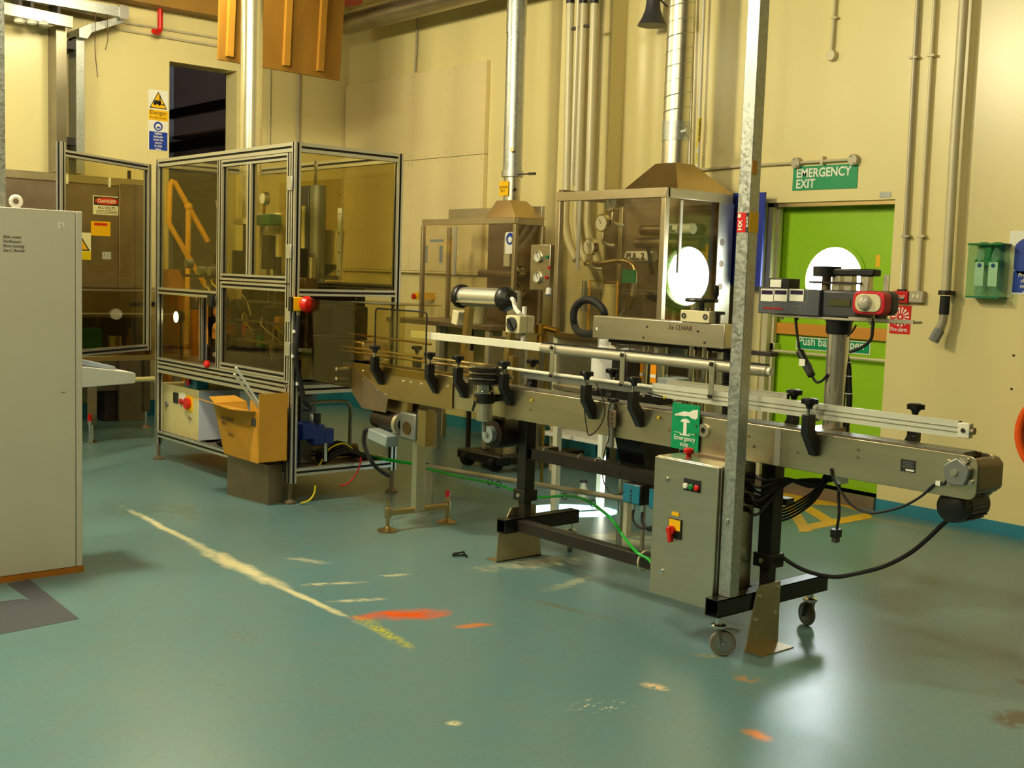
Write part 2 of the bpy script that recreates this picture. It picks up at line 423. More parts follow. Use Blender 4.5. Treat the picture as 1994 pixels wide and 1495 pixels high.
ROOTLOC = {}
def top(o):
    while o.parent: o = o.parent
    return o
def mesh_obj(name, verts, faces, mi, mats, off, bevel, smooth=35):
    me = bpy.data.meshes.new(name)
    me.from_pydata([tuple(v - off) for v in verts], [], faces)
    for mt in (mats if isinstance(mats, (list, tuple)) else [mats]): me.materials.append(MATS[mt])
    me.polygons.foreach_set('material_index', mi)
    me.polygons.foreach_set('use_smooth', [True] * len(faces))
    import bmesh
    bm = bmesh.new(); bm.from_mesh(me); bmesh.ops.recalc_face_normals(bm, faces=bm.faces); bm.to_mesh(me); bm.free()
    me.set_sharp_from_angle(angle=math.radians(smooth))
    o = bpy.data.objects.new(name, me); COL.objects.link(o)
    if bevel:
        bv = o.modifiers.new('bevel', 'BEVEL'); bv.width = bevel; bv.segments = 2; bv.limit_method = 'ANGLE'; bv.angle_limit = math.radians(40)
        bv.harden_normals = False
    return o
def tag(o, label=None, cat=None, group=None, kind=None):
    for k, v in (('label', label), ('category', cat), ('group', group), ('kind', kind)):
        if v: o[k] = v
    return o
def thing(name, label, cat, loc, group=None, rz=0.0):
    o = bpy.data.objects.new(name, None); COL.objects.link(o); o.location = loc; o.rotation_euler = (0, 0, rz)
    o.empty_display_size = 0.1
    ROOTLOC[o.name] = Vector((0, 0, 0)) if rz else Vector(loc)
    return tag(o, label, cat, group)
def part(name, mb, mats, parent, bevel=0, label=None, kind=None):
    off = ROOTLOC.get(top(parent).name, Vector((0, 0, 0)))
    o = mesh_obj(name, mb.v, mb.f, mb.m, mats, off, bevel); o.parent = parent
    return tag(o, label, kind=kind)
def single(name, label, cat, mb, mats, group=None, bevel=0, kind=None):
    xs = [v.x for v in mb.v]; ys = [v.y for v in mb.v]; zs = [v.z for v in mb.v]
    off = Vector(((min(xs) + max(xs)) / 2, (min(ys) + max(ys)) / 2, min(zs)))
    o = mesh_obj(name, mb.v, mb.f, mb.m, mats, off, bevel); o.location = off
    ROOTLOC[o.name] = off
    return tag(o, label, cat, group, kind)
def struct(name, mb, mats, bevel=0):
    o = mesh_obj(name, mb.v, mb.f, mb.m, mats, Vector((0, 0, 0)), bevel); ROOTLOC[o.name] = Vector((0, 0, 0))
    return tag(o, kind='structure')
def dup(root, loc, label=None, rz=None):
    r = root.copy(); COL.objects.link(r); r.location = loc
    if rz is not None: r.rotation_euler = (0, 0, rz)
    if label: r['label'] = label
    for ch in root.children:
        c = ch.copy(); COL.objects.link(c); c.parent = r
        for g in ch.children:
            d = g.copy(); COL.objects.link(d); d.parent = c
    return r
def text(s, size, loc, facing, mat, parent, align='LEFT', bold=0.0, name='lettering', shear=0.0, squeeze=1.0, spin=0.0, space=1.0):
    cu = bpy.data.curves.new('t', 'FONT'); cu.body = s; cu.size = size; cu.align_x = align; cu.offset = bold * size; cu.shear = shear
    cu.space_line = space; cu.resolution_u = 3; cu.extrude = 0.0006
    ob = bpy.data.objects.new('t', cu); COL.objects.link(ob)
    dg = bpy.context.evaluated_depsgraph_get(); dg.update()
    me = bpy.data.meshes.new_from_object(ob.evaluated_get(dg))
    bpy.data.objects.remove(ob); bpy.data.curves.remove(cu)
    me.name = name
    ax = {'-X': (Vector((0, -1, 0)), Vector((0, 0, 1))), '-Y': (Vector((1, 0, 0)), Vector((0, 0, 1)))}[facing]
    c, sn = math.cos(spin), math.sin(spin)
    nrm = ax[0].cross(ax[1])
    off = ROOTLOC.get(top(parent).name, Vector((0, 0, 0)))
    for v in me.vertices:
        x, y = v.co.x * squeeze, v.co.y
        x, y = x * c - y * sn, x * sn + y * c
        v.co = Vector(loc) + ax[0] * x + ax[1] * y + nrm * v.co.z - off
    me.materials.clear(); me.materials.append(MATS[mat])
    o = bpy.data.objects.new(name, me); COL.objects.link(o); o.parent = parent
    return o
B = MB

# ------------------------------------------------------------------ the room
WX, WY = 7.15, 11.30            # faces of the two walls in view
CEIL = 5.6
DY0, DY1, DZ0, DZ1 = 4.395, 5.47, 0.085, 2.145      # the door opening
floor = struct('floor', B().box(-6, 8.2, -5, 14.2, -0.1, 0), 'floor_epoxy')
wr = B()
wr.box(WX, WX + 0.3, -5, DY0, 0, CEIL); wr.box(WX, WX + 0.3, DY1, WY + 0.3, 0, CEIL)
wr.box(WX, WX + 0.3, DY0, DY1, DZ1, CEIL); wr.box(WX, WX + 0.3, DY0, DY1, 0, DZ0)
wall_right = struct('wall_right', wr, 'wall_cream')
struct('wall_pier', B().box(6.98, WX, 7.005, 7.62, 0, CEIL), 'wall_cream')
OX0, OX1, OZ1 = 5.045, 5.787, 3.56
wl = B()
wl.box(-6, OX0, WY, WY + 0.25, 0, CEIL); wl.box(OX1, WX + 0.3, WY, WY + 0.25, 0, CEIL); wl.box(OX0, OX1, WY, WY + 0.25, OZ1, CEIL)
wall_left = struct('wall_left', wl, 'wall_cream')
struct('wall_near', B().box(-6, 8.2, -5.2, -5, 0, CEIL), 'wall_dim')
struct('wall_side', B().box(-6.2, -6, -5.2, 14.2, 0, CEIL), 'wall_dim')
struct('ceiling', B().box(-6.2, 8.2, -5.2, 14.2, CEIL, CEIL + 0.2), 'ceiling_paint')
al = B()
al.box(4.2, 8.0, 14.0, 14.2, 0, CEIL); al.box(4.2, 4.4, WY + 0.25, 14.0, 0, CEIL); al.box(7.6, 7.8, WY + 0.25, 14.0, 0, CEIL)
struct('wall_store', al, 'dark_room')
sk = B(); sk.box(WX - 0.012, WX + 0.01, -5, DY0, 0, 0.082); sk.box(WX - 0.012, WX + 0.01, DY1, 7.005, 0, 0.2); sk.box(6.968, WX, 6.993, 7.632, 0, 0.2); sk.box(WX - 0.012, WX + 0.01, 7.632, WY, 0, 0.2)
struct('baseboard_right', sk, 'skirt_blue')
sl = B(); sl.box(-6, OX0, WY - 0.012, WY + 0.01, 0, 0.16); sl.box(OX1, WX, WY - 0.012, WY + 0.01, 0, 0.16)
struct('baseboard_left', sl, 'skirt_blue')
# painted markings on the floor
PN = [0]
def paint(name, px, mat):
    b = B(); q = [pt(x, y, 'Z', 0) for x, y in px]
    PN[0] += 1; b.prism([(v.x, v.y) for v in q], 'Z', 0.0, 0.0010 + 0.0004 * (PN[0] % 4))
    return part(name, b, mat, floor)
for px in ([(1520, 975), (1560, 1036), (1582, 1034), (1540, 972)], [(1556, 1036), (1700, 1008), (1690, 998), (1556, 1024)], [(1560, 990), (1612, 1022), (1634, 1018), (1580, 986)],
           [(1505, 978), (1640, 985), (1675, 996), (1672, 984), (1600, 958), (1505, 958)]):
    paint('painted_line', px, 'paint_yellow')
for px in ([(-40, 1176), (44, 1166), (120, 1178), (154, 1205), (-40, 1243)], [(14, 1137), (57, 1128), (154, 1205), (110, 1205)]):
    paint('painted_line', px, 'paint_grey')

# boards screwed to the far part of the right wall
def board(y0, y1, z0, z1):
    o = part('wall_board', B().box(WX - 0.05, WX, y0, y1, z0, z1), 'board_cream', wall_right, 0.003)
    s = B()
    for i in range(6):
        for z in (z0 + 0.03, z1 - 0.03): s.cyl((WX - 0.05, y0 + 0.03 + (y1 - y0 - 0.06) * i / 5, z), (WX - 0.052, y0 + 0.03 + (y1 - y0 - 0.06) * i / 5, z), 0.004, n=6)
        for y in (y0 + 0.03, y1 - 0.03, (y0 + y1) / 2): s.cyl((WX - 0.05, y, z0 + 0.05 + (z1 - z0 - 0.1) * i / 5), (WX - 0.052, y, z0 + 0.05 + (z1 - z0 - 0.1) * i / 5), 0.004, n=6)
    part('screw_heads', s, 'steel_dirty', o, kind='stuff')
for a in ((10.004, 11.28, 1.556, 2.690), (8.80, 10.0, 1.556, 2.690), (10.004, 11.28, 2.694, 3.575), (8.80, 10.0, 2.694, 3.575)): board(*a)
struct('trim_1', B().box(WX - 0.055, WX, 8.80, 11.28, 1.535, 1.553), 'wall_cream')

# overhead structure in the corner
single('overhead_duct', 'dusty round duct running high along the right wall into the corner', 'duct',
       B().tube([pt(674, 46, 'X', 6.75), pt(674, 46, 'X', 6.75) + Vector((0, -4.0, 0))], 0.115, 20), 'dust_pipe')
q = pt(425, 15, 'Y', 11.08)
single('overhead_beam', 'brown beam high along the left wall, left of the hanging plywood', 'beam', B().box(3.4, 6.6, 11.0, 11.16, q.z - 0.10, q.z + 0.14), 'soffit')
s = B().box(5.98, 6.62, 7.2, 11.2, 4.32, 4.40)
single('soffit_board', 'brown soffit board above the overhead duct in the corner', 'board', s, 'soffit')
single('overhead_tank', 'dark red edge of a tank above the hanging plywood', 'tank', B().cyl((6.12, 9.9, 4.12), (6.12, 9.9, 4.3), 0.24, n=28), 'red_hose')
pw = thing('plywood_screen', 'orange-brown plywood screen with battens hanging above the machine guard', 'plywood', (5.35, 9.6, 3.32))
part('sheet', B().prism([(4.734, 3.335), (5.976, 3.316), (6.03, 4.5), (4.76, 4.5)], 'Y', 9.6, 9.63), 'plywood', pw)
for x, xt in ((4.80, 4.84), (5.36, 5.40), (5.715, 5.77)):
    part('batten', B().prism([(x, 3.37), (x + 0.06, 3.37), (xt + 0.06, 4.5), (xt, 4.5)], 'Y', 9.56, 9.60), 'batten', pw)

# ------------------------------------------------------------------ emergency door
LX = 7.29
d1 = struct('door_1', B().box(LX, LX + 0.05, DY0 - 0.02, DY1 - 0.02, 0.06, DZ1 + 0.01), 'green_door')
pc = pt(1624, 546, 'X', LX)
PY0, PZ0, PR = pc.y, pc.z, 0.245
# cut the porthole: rebuild the leaf as a plate with a round hole
def holed(x0, x1, y0, y1, z0, z1, cy, cz, r, n=48):
    b = B()
    ang = [2 * math.pi * i / n for i in range(n)]
    def edge(a):
        c, s = math.cos(a), math.sin(a); t = 1e9
        if c > 1e-9: t = min(t, (y1 - cy) / c)
        if c < -1e-9: t = min(t, (y0 - cy) / c)
        if s > 1e-9: t = min(t, (z1 - cz) / s)
        if s < -1e-9: t = min(t, (z0 - cz) / s)
        return (cy + c * t, cz + s * t)
    for c in ((y0, z0), (y1, z0), (y1, z1), (y0, z1)): ang.append(math.atan2(c[1] - cz, c[0] - cy) % (2 * math.pi))
    ang = sorted(set(ang)); k = len(ang)
    vs = []
    for x in (x0, x1):
        vs += [(x, cy + r * math.cos(a), cz + r * math.sin(a)) for a in ang]
        vs += [(x, *edge(a)) for a in ang]
    fs = []
    for i in range(k):
        j = (i + 1) % k
        fs += [(i, j, k + j, k + i), (2 * k + i, 2 * k + j, 3 * k + j, 3 * k + i), (i, j, 2 * k + j, 2 * k + i), (k + i, k + j, 3 * k + j, 3 * k + i)]
    return b.add(vs, fs)
bpy.data.objects.remove(d1)
d1 = struct('door_1', holed(LX, LX + 0.05, DY0 - 0.02, DY1 - 0.02, 0.06, DZ1 + 0.01, PY0, PZ0, PR), 'green_door')
part('porthole_ring', B().ring((LX - 0.012, PY0, PZ0), (LX, PY0, PZ0), PR + 0.03, PR - 0.005, 40), 'green_door', d1)
part('pane', B().cyl((LX + 0.02, PY0, PZ0), (LX + 0.026, PY0, PZ0), PR, n=40), 'glass', d1)
a = pt(1497, 637, 'X', LX - 0.03); c = pt(1735, 645, 'X', LX - 0.03)
part('wooden_rail', B().box(LX - 0.035, LX, c.y, DY1 - 0.03, a.z - 0.043, a.z + 0.043), 'wood_orange', d1, 0.004)
a = pt(1505, 682, 'X', LX - 0.05)
pb = part('push_bar', B().tube([(LX - 0.06, DY1 - 0.06, a.z), (LX - 0.06, DY0 + 0.01, a.z - 0.005)], 0.011), 'pipe_paint', d1)
part('bar_bracket', B().box(LX - 0.07, LX, DY1 - 0.09, DY1 - 0.03, a.z - 0.03, a.z + 0.06), 'steel', d1, 0.004)
a = pt(1551, 655, 'X', LX - 0.006); c = pt(1694, 690, 'X', LX - 0.006)
sg = part('notice', B().box(LX - 0.006, LX, c.y, a.y, c.z - 0.005, a.z), 'sign_white', d1)
part('notice_face', B().box(LX - 0.008, LX - 0.006, c.y + 0.008, a.y - 0.008, c.z + 0.003, a.z - 0.008), 'green_sign', sg)
text('Push bar to open', 0.088, (LX - 0.009, a.y - 0.018, c.z + 0.03), '-X', 'sign_white', sg, bold=0.012, squeeze=(a.y - c.y - 0.04) / 0.64)
for x0, y0, x1, y1 in ((1706, 496, 1713, 520),):
    a = pt(x0, y0, 'X', LX - 0.001); c = pt(x1, y1, 'X', LX - 0.001)
    part('tape_mark', B().box(LX - 0.001, LX, c.y, a.y, c.z, a.z), 'yellow', d1)
fr = B(); fr.box(WX + 0.02, LX, DY1 - 0.05, DY1 + 0.005, DZ0, DZ1); fr.box(LX - 0.07, LX - 0.03, DY1 - 0.075, DY1 - 0.05, DZ0, DZ1)
fr.box(WX + 0.02, LX, DY0 - 0.005, DY0 + 0.01, DZ0, DZ1)
struct('trim_2', fr, 'pipe_paint')
struct('trim_3', B().box(WX + 0.02, LX, DY0, DY1, DZ1 - 0.03, DZ1 + 0.005), 'steel_brown')
struct('trim_4', B().box(WX - 0.03, LX + 0.05, DY0, DY1, 0.0, DZ0), 'steel_dirty')

# ------------------------------------------------------------------ things on the right wall
def wallbox(name, label, cat, x0, y0, x1, y1, dep, mat, bevel=0.0, X=WX):
    a = pt(x0, y0, 'X', X - dep); c = pt(x1, y1, 'X', X - dep)
    o = single(name, label, cat, B().box(X - dep, X, min(a.y, c.y), max(a.y, c.y), min(a.z, c.z), max(a.z, c.z)), mat, bevel=bevel)
    return o, a, c
o, a, c = wallbox('exit_sign', 'green sign reading EMERGENCY EXIT above the door', 'sign', 1545, 325, 1668, 366, 0.006, 'green_sign')
w = a.y - c.y; h = a.z - c.z
text('EMERGENCY', h * 0.52, (WX - 0.0075, a.y - 0.030, c.z + h * 0.54), '-X', 'sign_white', o, bold=0.022, squeeze=(w - 0.055) / (h * 0.52 * 6.05))
text('EXIT', h * 0.52, (WX - 0.0075, a.y - 0.030, c.z + h * 0.09), '-X', 'sign_white', o, bold=0.022, squeeze=(w - 0.055) / (h * 0.52 * 6.05))
wallbox('door_number', 'small grey plate at the top right corner of the door', 'plate', 1713, 374, 1734, 384, 0.004, 'grey_alu')
cd = thing('cable_conduit', 'cream conduit with two round boxes above the exit sign', 'conduit', pt(1661, 311, 'X', WX - 0.02))
part('tube', B().tube(PX(WX - 0.025, (1352, 332), (1445, 323), (1550, 317), (1661, 310)), 0.011), 'pipe_paint', cd)
for x, y in ((1550, 317), (1661, 311)):
    p = pt(x, y, 'X', WX - 0.03)
    b = part('junction_box', B().lathe([(0.0, 0.042), (0.036, 0.042), (0.040, 0.036), (0.040, 0)], (WX, p.y, p.z), (-1, 0, 0)), 'pipe_grey', cd)
    s = B()
    for dz in (-0.024, 0.024): s.cyl((WX - 0.042, p.y + dz * 0.5, p.z + dz), (WX - 0.044, p.y + dz * 0.5, p.z + dz), 0.005, n=8)
    part('screw_heads', s, 'dark_steel', b)
p = pt(1606, 313, 'X', WX)
part('clip', B().box(WX - 0.04, WX, p.y - 0.01, p.y + 0.01, p.z - 0.03, p.z + 0.03), 'pipe_paint', cd, 0.003)

def drop(name, label, px, r, mat, gap, clips=(), n=10, cat='conduit'):
    t = thing(name, label, cat, pt(*px[-1], 'X', WX - gap))
    part('tube', B().tube(PX(WX - gap, *px), r, n), mat, t)
    for x, y in clips:
        p = pt(x, y, 'X', WX - gap)
        part('clip', B().box(WX - gap - r * 1.2, WX, p.y - r * 2.0, p.y + r * 2.0, p.z - 0.008, p.z + 0.008), mat, t, 0.003)
    return t
drop('cable_conduit', 'grey conduit dropping to the red fire alarm call point', [(1790, -60), (1787, 0), (1772, 280), (1757, 568)], 0.0145, 'pipe_grey', 0.03, [(1780, 112), (1764, 460)])
drop('cable_conduit', 'cream conduit dropping to the grey switch box by the alarm', [(1824, -60), (1820, 0), (1800, 340), (1787, 568)], 0.0135, 'pipe_paint', 0.03, [(1814, 108), (1794, 460)])
t = drop('cable_conduit', 'short cream conduit ending in a round cap above the exit sign', [(1628, -40), (1626, 0), (1619, 98)], 0.012, 'pipe_paint', 0.025, [(1625, 35)])
p = pt(1618, 108, 'X', WX - 0.03)
part('end_box', B().lathe([(0.0, 0.04), (0.034, 0.04), (0.038, 0.034), (0.038, 0)], (WX, p.y, p.z), (-1, 0, 0)), 'pipe_paint', t)
t = thing('drain_pipe', 'cream downpipe with black sleeve and elbow beside the eyewash box', 'pipe', pt(1826, 660, 'X', 7.04))
part('pipe', B().tube(PX(7.06, (1880, -60), (1877, 0), (1858, 290), (1842, 566)), 0.031, 16), 'pipe_paint', t)
p = pt(1841, 570, 'X', 7.06)
part('pipe_clip', B().ring(p + Vector((0, 0, -0.015)), p + Vector((0, 0, 0.015)), 0.045, 0.03, 20), 'dark_steel', t)
part('pipe_bracket', B().box(7.06, WX, p.y - 0.02, p.y + 0.02, p.z - 0.012, p.z + 0.012), 'dark_steel', t)
part('sleeve', B().tube(PX(7.06, (1841, 576), (1838, 612)), 0.032, 16), 'black_rubber', t)
part('elbow', B().tube(PX(7.06, (1838, 610), (1836, 625), (1830, 641), (1826, 650)), 0.029, 16, sub=4), 'pipe_grey', t)
q = PX(7.06, (1830, 642), (1822, 664))
part('nozzle', B().cyl(q[0], q[1] + Vector((-0.03, 0, 0)), 0.036, 0.036, 8), 'grey_plastic', t)
# fire alarm
o, a, c = wallbox('fire_alarm_sign', 'red sign with a white starburst reading Fire alarm', 'sign', 1735, 594, 1771, 651, 0.004, 'red_sign')
w = a.y - c.y; h = a.z - c.z; cy = (a.y + c.y) / 2
text('Fire alarm', 0.040, (WX - 0.0055, a.y - 0.006, c.z + 0.016), '-X', 'sign_white', o, bold=0.012, squeeze=(w - 0.012) / 0.178)
st = B()
for i in range(14):
    an = 2 * math.pi * i / 14; u = Vector((0, math.cos(an), math.sin(an))); v = Vector((0, -math.sin(an), math.cos(an)))
    cc = Vector((WX - 0.0055, cy, c.z + h * 0.60))
    st.add([cc + u * 0.024 - v * 0.002, cc + u * 0.066 - v * 0.007, cc + u * 0.066 + v * 0.007, cc + u * 0.024 + v * 0.002], [(0, 1, 2, 3)])
st.cyl((WX - 0.0045, cy, c.z + h * 0.60), (WX - 0.0055, cy, c.z + h * 0.60), 0.009, n=14)
part('starburst', st, 'sign_white', o)
o, a, c = wallbox('call_point', 'red break-glass call point above the fire alarm sign', 'alarm', 1738, 566, 1766, 590, 0.05, 'red', 0.005)
part('window', B().box(WX - 0.052, WX - 0.05, c.y + 0.02, a.y - 0.02, c.z + 0.015, a.z - 0.045), 'ink', o)
text('BREAK GLASS\nPRESS HERE', 0.013, (WX - 0.053, (a.y + c.y) / 2, c.z + 0.042), '-X', 'sign_white', o, 'CENTER', bold=0.01)
part('top_cover', B().box(WX - 0.045, WX - 0.008, c.y + 0.03, a.y - 0.03, a.z, a.z + 0.012), 'ink', o)
o, a, c = wallbox('switch_box', 'grey switch box right of the red call point', 'switch', 1770, 566, 1796, 590, 0.045, 'pipe_grey', 0.006)
for k in (0.35, 0.65):
    y = c.y + (a.y - c.y) * k; part('knockout', B().box(WX - 0.05, WX - 0.045, y - 0.012, y + 0.012, c.z + 0.03, a.z - 0.02), 'cream_box', o, 0.003)
# eyewash station
a = pt(1889, 477, 'X', 7.05); c = pt(1953, 580, 'X', 7.05); cy = (a.y + c.y) / 2
ew = thing('eyewash_station', 'green clear-fronted eyewash box with two bottles', 'eyewash', (7.1, cy, c.z))
part('back_plate', B().box(7.142, WX, c.y - 0.01, a.y, c.z, a.z), 'cream_box', ew, 0.003)
part('cover', B().box(7.03, 7.035, c.y + 0.02, a.y, c.z, a.z).box(7.03, 7.14, c.y + 0.02, c.y + 0.025, c.z, a.z).box(7.03, 7.14, a.y - 0.005, a.y, c.z, a.z), 'green_clear', ew)
part('lid', B().box(7.025, 7.145, c.y + 0.015, a.y + 0.005, a.z, a.z + 0.012), 'green_box', ew, 0.003)
part('tray', B().box(7.03, 7.14, c.y + 0.02, a.y, c.z - 0.006, c.z + 0.006), 'green_label', ew, 0.003)
hd = B().box(7.06, 7.13, cy - 0.02, cy + 0.03, a.z - 0.10, a.z - 0.01).box(7.05, 7.12, cy - 0.08, cy + 0.085, a.z - 0.135, a.z - 0.09)
part('bottle_holder', hd, 'green_box', ew, 0.008)
for k, dy in enumerate((0.045, -0.045)):
    b = thing('eyewash_bottle', ('left' if k == 0 else 'right') + ' eyewash bottle with white label inside the green box', 'bottle', (7.085, cy + dy, c.z + 0.012), 'eyewash bottles')
    part('bottle', B().lathe([(0.036, 0), (0.038, 0.01), (0.038, 0.24), (0.024, 0.28), (0.016, 0.30)], (7.085, cy + dy, c.z + 0.012), n=16), 'bottle_clear', b)
    part('cap', B().cyl((7.085, cy + dy, c.z + 0.31), (7.085, cy + dy, c.z + 0.345), 0.02, 0.026, 14), 'green_box', b)
    lb = part('bottle_label', B().box(7.044, 7.047, cy + dy - 0.03, cy + dy + 0.03, c.z + 0.07, c.z + 0.22), 'sign_white', b)
    part('badge', B().lathe([(0, 0.002), (0.014, 0.001), (0.014, 0)], (7.044, cy + dy, c.z + 0.20), (-1, 0, 0)), 'blue_sign', lb)
# mandatory sign at the frame's right edge
a = pt(1968, 450, 'X', WX); c = pt(2030, 575, 'X', WX)
o = single('mandatory_sign', 'white sign with a blue disc and blue text panel at the far right', 'sign', B().box(WX - 0.006, WX, c.y - 0.06, a.y, c.z, a.z), 'sign_white')
cy = (a.y + c.y - 0.06) / 2; w = a.y - c.y + 0.06
part('disc', B().cyl((WX - 0.006, cy, a.z - w * 0.56), (WX - 0.0075, cy, a.z - w * 0.56), w * 0.44, n=36), 'blue_sign', o)
part('text_panel', B().box(WX - 0.0075, WX - 0.006, c.y - 0.045, a.y - 0.012, c.z + 0.012, c.z + 0.145), 'blue_sign', o)
text('Protective\nclothing\nmust be\nworn', 0.034, (WX - 0.009, cy, c.z + 0.11), '-X', 'sign_white', o, 'CENTER', bold=0.012)
# orange rimmed convex mirror
p = pt(2066, 850, 'X', 7.05)
mr = thing('convex_mirror', 'round mirror with an orange rim cut by the right edge', 'mirror', (7.08, p.y, p.z - 0.27))
part('rim', B().torus((7.06, p.y, p.z), (1, 0, 0), 0.265, 0.026, 40, 10), 'orange', mr)
part('glass', B().lathe([(0.0, 0.05), (0.1, 0.043), (0.18, 0.026), (0.25, 0.0)], (7.06, p.y, p.z), (-1, 0, 0), 32), 'chrome', mr)
part('back_shell', B().lathe([(0.25, 0), (0.2, 0.05), (0.06, 0.09)], (7.06, p.y, p.z), (1, 0, 0), 32), 'black_plastic', mr)
# small marks and fixings on the wall
for x, y in ((1974, 692), (1970, 757)):
    p = pt(x, y, 'X', WX); part('wall_plug', B().cyl((WX - 0.004, p.y, p.z), (WX, p.y, p.z), 0.008, n=8), 'dark_steel', wall_right)

# horn loudspeaker
p = pt(1270, 50, 'X', 6.95)
hs = thing('horn_speaker', 'dark bell-shaped horn hanging at the top beside the spiral duct', 'horn', p)
part('bell', B().lathe([(0.118, 0), (0.112, 0.012), (0.085, 0.06), (0.062, 0.12), (0.055, 0.18), (0.05, 0.28)], p, n=28), 'dark_grey', hs)
part('inner_cone', B().lathe([(0.108, 0.004), (0.06, 0.05), (0.0, 0.08)], p, n=24), 'blue_regulator', hs)
part('bracket', B().tube([p + Vector((0.02, -0.05, 0.2)), p + Vector((0.1, -0.12, 0.12)), p + Vector((0.2, -0.12, 0.16)), (WX, p.y - 0.12, p.z + 0.2)], 0.008, sub=4), 'dark_steel', hs)
# rod above the boards
single('hanging_rod', 'thin conduit rod above the wall boards by the corner', 'rod', B().tube(PX(WX - 0.03, (812, 28), (811, 85), (808, 140)), 0.011), 'pipe_grey')

# ------------------------------------------------------------------ ducts, pipes and booths by the right wall
# booth with the small hood (far one)
BX0, BX1, BY0, BY1, BZ0, BZ1 = 6.30, 6.60, 7.36, 8.65, 1.13, 2.02
b1 = thing('fume_booth', 'smaller stainless fume booth with clear panels, by the wall boards', 'booth', (6.45, 8.0, 0))
w = 0.035
for x, y in ((BX0, BY0), (BX1, BY0), (BX0, BY1), (BX1, BY1)):
    part('post', B().box(x - w / 2, x + w / 2, y - w / 2, y + w / 2, BZ0, BZ1 - 0.056), 'frame_steel', b1, 0.002)
part('top_rail', B().box(BX0 - w / 2, BX0 + w / 2, BY0, BY1, BZ1 - 0.05, BZ1), 'frame_steel', b1, 0.002)
part('top_rail', B().box(BX0, BX1, BY0 - w / 2, BY0 + w / 2, BZ1 - 0.055, BZ1), 'frame_steel', b1, 0.002)
part('top_rail', B().box(BX1 - w / 2, BX1 + w / 2, BY0, BY1, BZ1 - 0.0, BZ1 + 0.11), 'steel', b1, 0.002)
part('back_panel', B().box(BX1, BX1 + 0.006, BY0, 8.08, BZ0, BZ1), 'steel_dirty', b1)
part('front_panel', B().box(BX0 - 0.003, BX0 + 0.003, BY0, BY1, BZ0 + 0.02, BZ1 - 0.04), 'acrylic_old', b1)
part('side_panel', B().box(BX0, BX1, BY0 - 0.003, BY0 + 0.003, BZ0 + 0.02, BZ1 - 0.04), 'acrylic_old', b1)
p = pt(887, 480, 'X', BX0)
part('hinge_strip', B().box(BX0 - 0.008, BX0 - 0.003, p.y - 0.022, p.y + 0.022, 1.53, 1.95), 'alu', b1)
for (x0, y0, x1, y1) in ((838, 466, 864, 471), (829, 478, 832, 512), (856, 478, 861, 512)):
    a = pt(x0, y0, 'X', BX0 - 0.004); c = pt(x1, y1, 'X', BX0 - 0.004)
    part('tape', B().box(BX0 - 0.005, BX0 - 0.0035, c.y, a.y, c.z, a.z), 'grey_plastic', b1)
hx, hy = 6.45, 7.60
part('hood', B().add([(BX0 - 0.02, BY0 - 0.02, BZ1), (BX1 + 0.02, BY0 - 0.02, BZ1), (BX1 + 0.02, 7.74, BZ1), (BX0 - 0.02, 7.74, BZ1),
                      (hx - 0.09, hy - 0.09, 2.17), (hx + 0.09, hy - 0.09, 2.17), (hx + 0.09, hy + 0.09, 2.17), (hx - 0.09, hy + 0.09, 2.17)],
                     [(0, 1, 5, 4), (1, 2, 6, 5), (2, 3, 7, 6), (3, 0, 4, 7), (4, 5, 6, 7)]), 'steel_brown', b1)
part('work_top', B().box(5.98, 6.66, 7.25, 8.75, 1.09, BZ0), 'steel_dirty', b1, 0.003)
for x, y in ((6.09, 8.08), (6.02, 8.70), (6.02, 7.32), (6.62, 7.32), (6.62, 8.7)):
    part('leg', B().box(x - 0.025, x + 0.025, y - 0.025, y + 0.025, 0.0, 1.09), 'pipe_grey', b1, 0.003)
part('side_brace', B().box(6.26, 6.29, 7.86, 7.89, 0, 1.09), 'dark_steel', b1)
part('white_side_panel', B().box(6.63, 6.65, 7.9, 8.75, 0.22, 1.09), 'wall_cream', b1)
for x, y, z, r in ((6.45, 7.52, 1.58, 0.055), (6.45, 7.55, 1.42, 0.055)):
    part('knob', B().lathe([(r, 0), (r, 0.02), (r * 0.7, 0.05), (0, 0.06)], (x + 0.06, y, z), (-1, 0, 0)), 'chrome', b1)
for z in (1.55, 1.37):
    part('manifold', B().cyl((6.5, 7.4, z), (6.5, 8.05, z), 0.035), 'steel_dirty', b1)
part('notice_plate', B().box(6.55, 6.56, 7.72, 7.80, 1.62, 1.9), 'sign_white', b1)
a = pt(985, 452, 'X', 6.29); c = pt(1002, 494, 'X', 6.29)
o = single('mask_notice', 'white notice with blue mask symbol on the small booth', 'sign', B().box(6.288, 6.291, c.y, a.y, c.z, a.z), 'sign_white')
part('disc', B().cyl((6.288, (a.y + c.y) / 2, a.z - 0.055), (6.2865, (a.y + c.y) / 2, a.z - 0.055), 0.05, n=20), 'blue_sign', o)
part('mask', B().cyl((6.2865, (a.y + c.y) / 2, a.z - 0.062), (6.2855, (a.y + c.y) / 2, a.z - 0.062), 0.026, n=10), 'sign_white', o)
